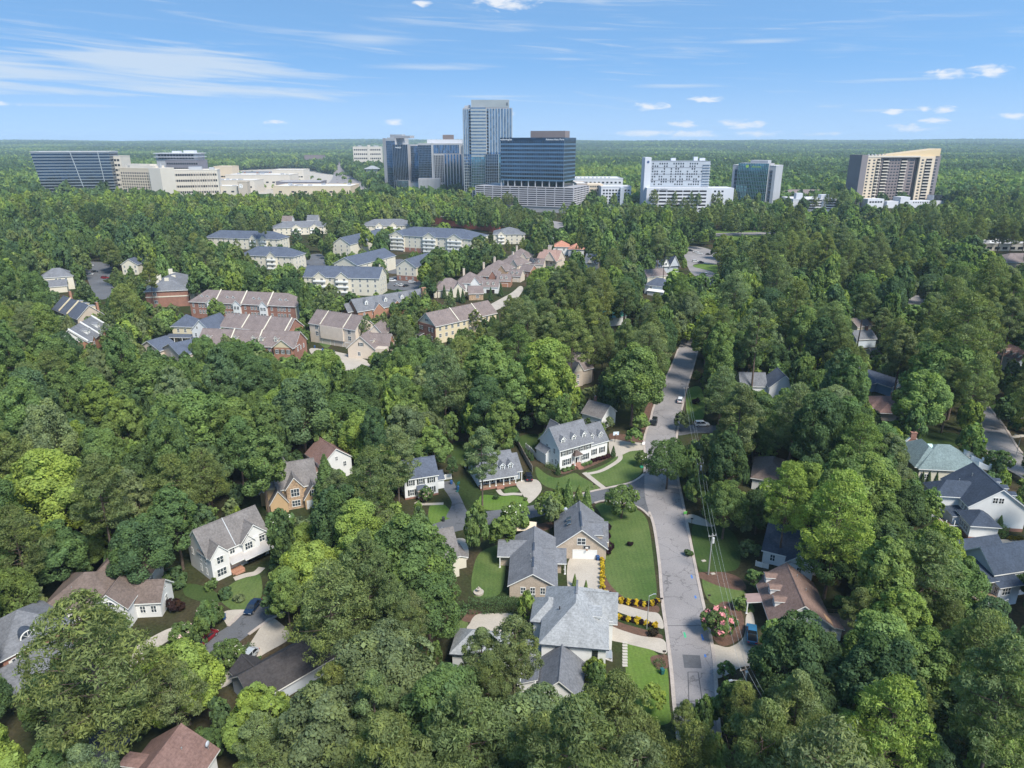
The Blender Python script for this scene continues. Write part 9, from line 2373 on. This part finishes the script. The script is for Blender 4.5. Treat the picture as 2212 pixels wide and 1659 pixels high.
for i, u in enumerate((2180, 2188, 2196, 2205)): c = G(u, 1166); plant('s2', c.x, c.y, .95, .85, (.20, .16, .03), f"golden ball shrub at the brick footing, {['first', 'second', 'third', 'fourth'][i]} from the tall hedge", 'shrub', 'clipped_shrub', 'golden balls at the brick footing')
for i, (u, v) in enumerate(((1240, 650), (1262, 640), (1060, 720), (1075, 712), (960, 645), (975, 650), (990, 652), (1000, 655))): c = G(u - (180 if i < 2 else 0), v); plant('c0', c.x, c.y, .9, .9, T_DK, f"dark pointed evergreen by the estate street, {['first', 'second', 'third', 'fourth', 'fifth', 'sixth', 'seventh', 'eighth'][i]} of eight", 'conifer', 'cone_evergreen', 'pointed evergreens by the estate street')
for p, tn, s, lb in ((bc(1870, 218), PUR, .8, 'single dark purple shrub in the middle of the long lawn'), ((1503, 872), PUR, 1.6, 'low purple shrub in the bright lawn by the far pole'), (bc(2020, 800), (.05, .04, .03), 1.1, 'brownish shrub at the end of the mulch bed'), (c5(565, 1150), T_DK, .9, 'small dark shrub in the lawn of the cape house'), (c5(885, 1165), T_MD, .6, 'round shrub by the cape house drive'), ((2011, 842), (.30, .24, .03), 1.2, 'golden shrub beside the blue house bay'), ((1487, 1200), T_DK, 1.1, 'dark round shrub at the right kerb'), ((2140, 745), (.12, .02, .03), 1.4, 'burgundy bush beside the long brown roof')):
    c = G(*p); plant('s0', c.x, c.y, s, s * .8, tn, lb, 'shrub', 'round_shrub')
def hedge(a, b_, wd, hgt, label, tn=T_DK, seed=9):
    p, q = G(*a), G(*b_); d = q - p; L_ = d.length; rs = np.random.default_rng(seed)
    n = int(L_ * (wd + 2 * hgt) * 26); u = rs.uniform(0, 1, n); s = rs.uniform(0, wd + 2 * hgt, n)
    side = np.where(s < hgt, 0, np.where(s < hgt + wd, 1, 2)); x = u * L_
    y = np.where(side == 0, 0, np.where(side == 1, s - hgt, wd)); z = np.where(side == 0, s, np.where(side == 1, hgt, s - hgt - wd))
    bump = .12 * np.sin(x * 2.3 + z) + .08 * np.sin(x * 5.1 - y * 3)
    N = np.stack([np.zeros(n), np.where(side == 0, -1, np.where(side == 2, 1, 0)), np.where(side == 1, 1, .2)], 1).astype(float)
    P = np.stack([x, y, np.maximum(z, .05)], 1) + N * bump[:, None]
    ne = int(wd * hgt * 60); e = np.stack([np.where(rs.uniform(0, 1, ne) < .5, 0, L_), rs.uniform(0, wd, ne), rs.uniform(0, hgt, ne)], 1); Ne = np.stack([np.where(e[:, 0] > 0, 1, -1), np.zeros(ne), np.full(ne, .2)], 1)
    P = np.concatenate([P, e]); N = np.concatenate([N, Ne]); m_ = len(P)
    qd = leaf_quads(P, N, rs.uniform(.08, .17, m_), rs); lv = np.stack([np.clip(rs.normal(.5, .18, m_), 0, 1), rs.uniform(0, .4, m_), np.zeros(m_), np.ones(m_)], 1)
    core = MB()
    o = link('clipped_hedge', np_mesh('clipped_hedge', qd, m_, [LEAF], None, lv), None, p, (0, 0, math.atan2(d.y, d.x))); o['tint'] = tn
    tag(o, label, 'hedge')
hedge((1012, 1328), (1156, 1324), 2.2, 2.4, 'long dark green hedge between the tan ranch and the big pale-roofed house')
hedge((1420, 1446), (1437, 1440), 1.4, .9, 'short clipped hedge on the bright lawn at the kerb', T_DK, 10)
hedge((1178, 1008), (1202, 1022), 1.2, 1.1, 'rounded green hedge at the left wall of the colonial', T_MD, 11)
hedge((2162, 1164), (2176, 1163), 1.5, 2.8, 'tall narrow green hedge against the white gable wall', T_MD, 12)
hedge((500, 1460), (552, 1400), 1.3, 1.2, 'dark hedge along the pale driveway beside the silver hatchback', T_DK, 13)
hedge((2095, 1196), (2200, 1198), 1.0, .9, 'low dark hedge behind the covered boat', T_DK, 14)

# ---------------------------------------------------------------- haze
hz_m = bpy.data.materials.new('haze'); hz_m.use_nodes = True
t = hz_m.node_tree; t.nodes.clear()
o_ = t.nodes.new('ShaderNodeOutputMaterial'); v_ = t.nodes.new('ShaderNodeVolumePrincipled')
v_.inputs['Color'].default_value = (0.62, 0.78, 0.97, 1); v_.inputs['Density'].default_value = 6.5e-5; v_.inputs['Anisotropy'].default_value = 0.0
t.links.new(v_.outputs[0], o_.inputs['Volume'])
b = MB(); b.box(-19500, 19500, -150, 16500, -75, 172, hz_m)
hz_o = b.build('haze'); tag(hz_o, kind='stuff')
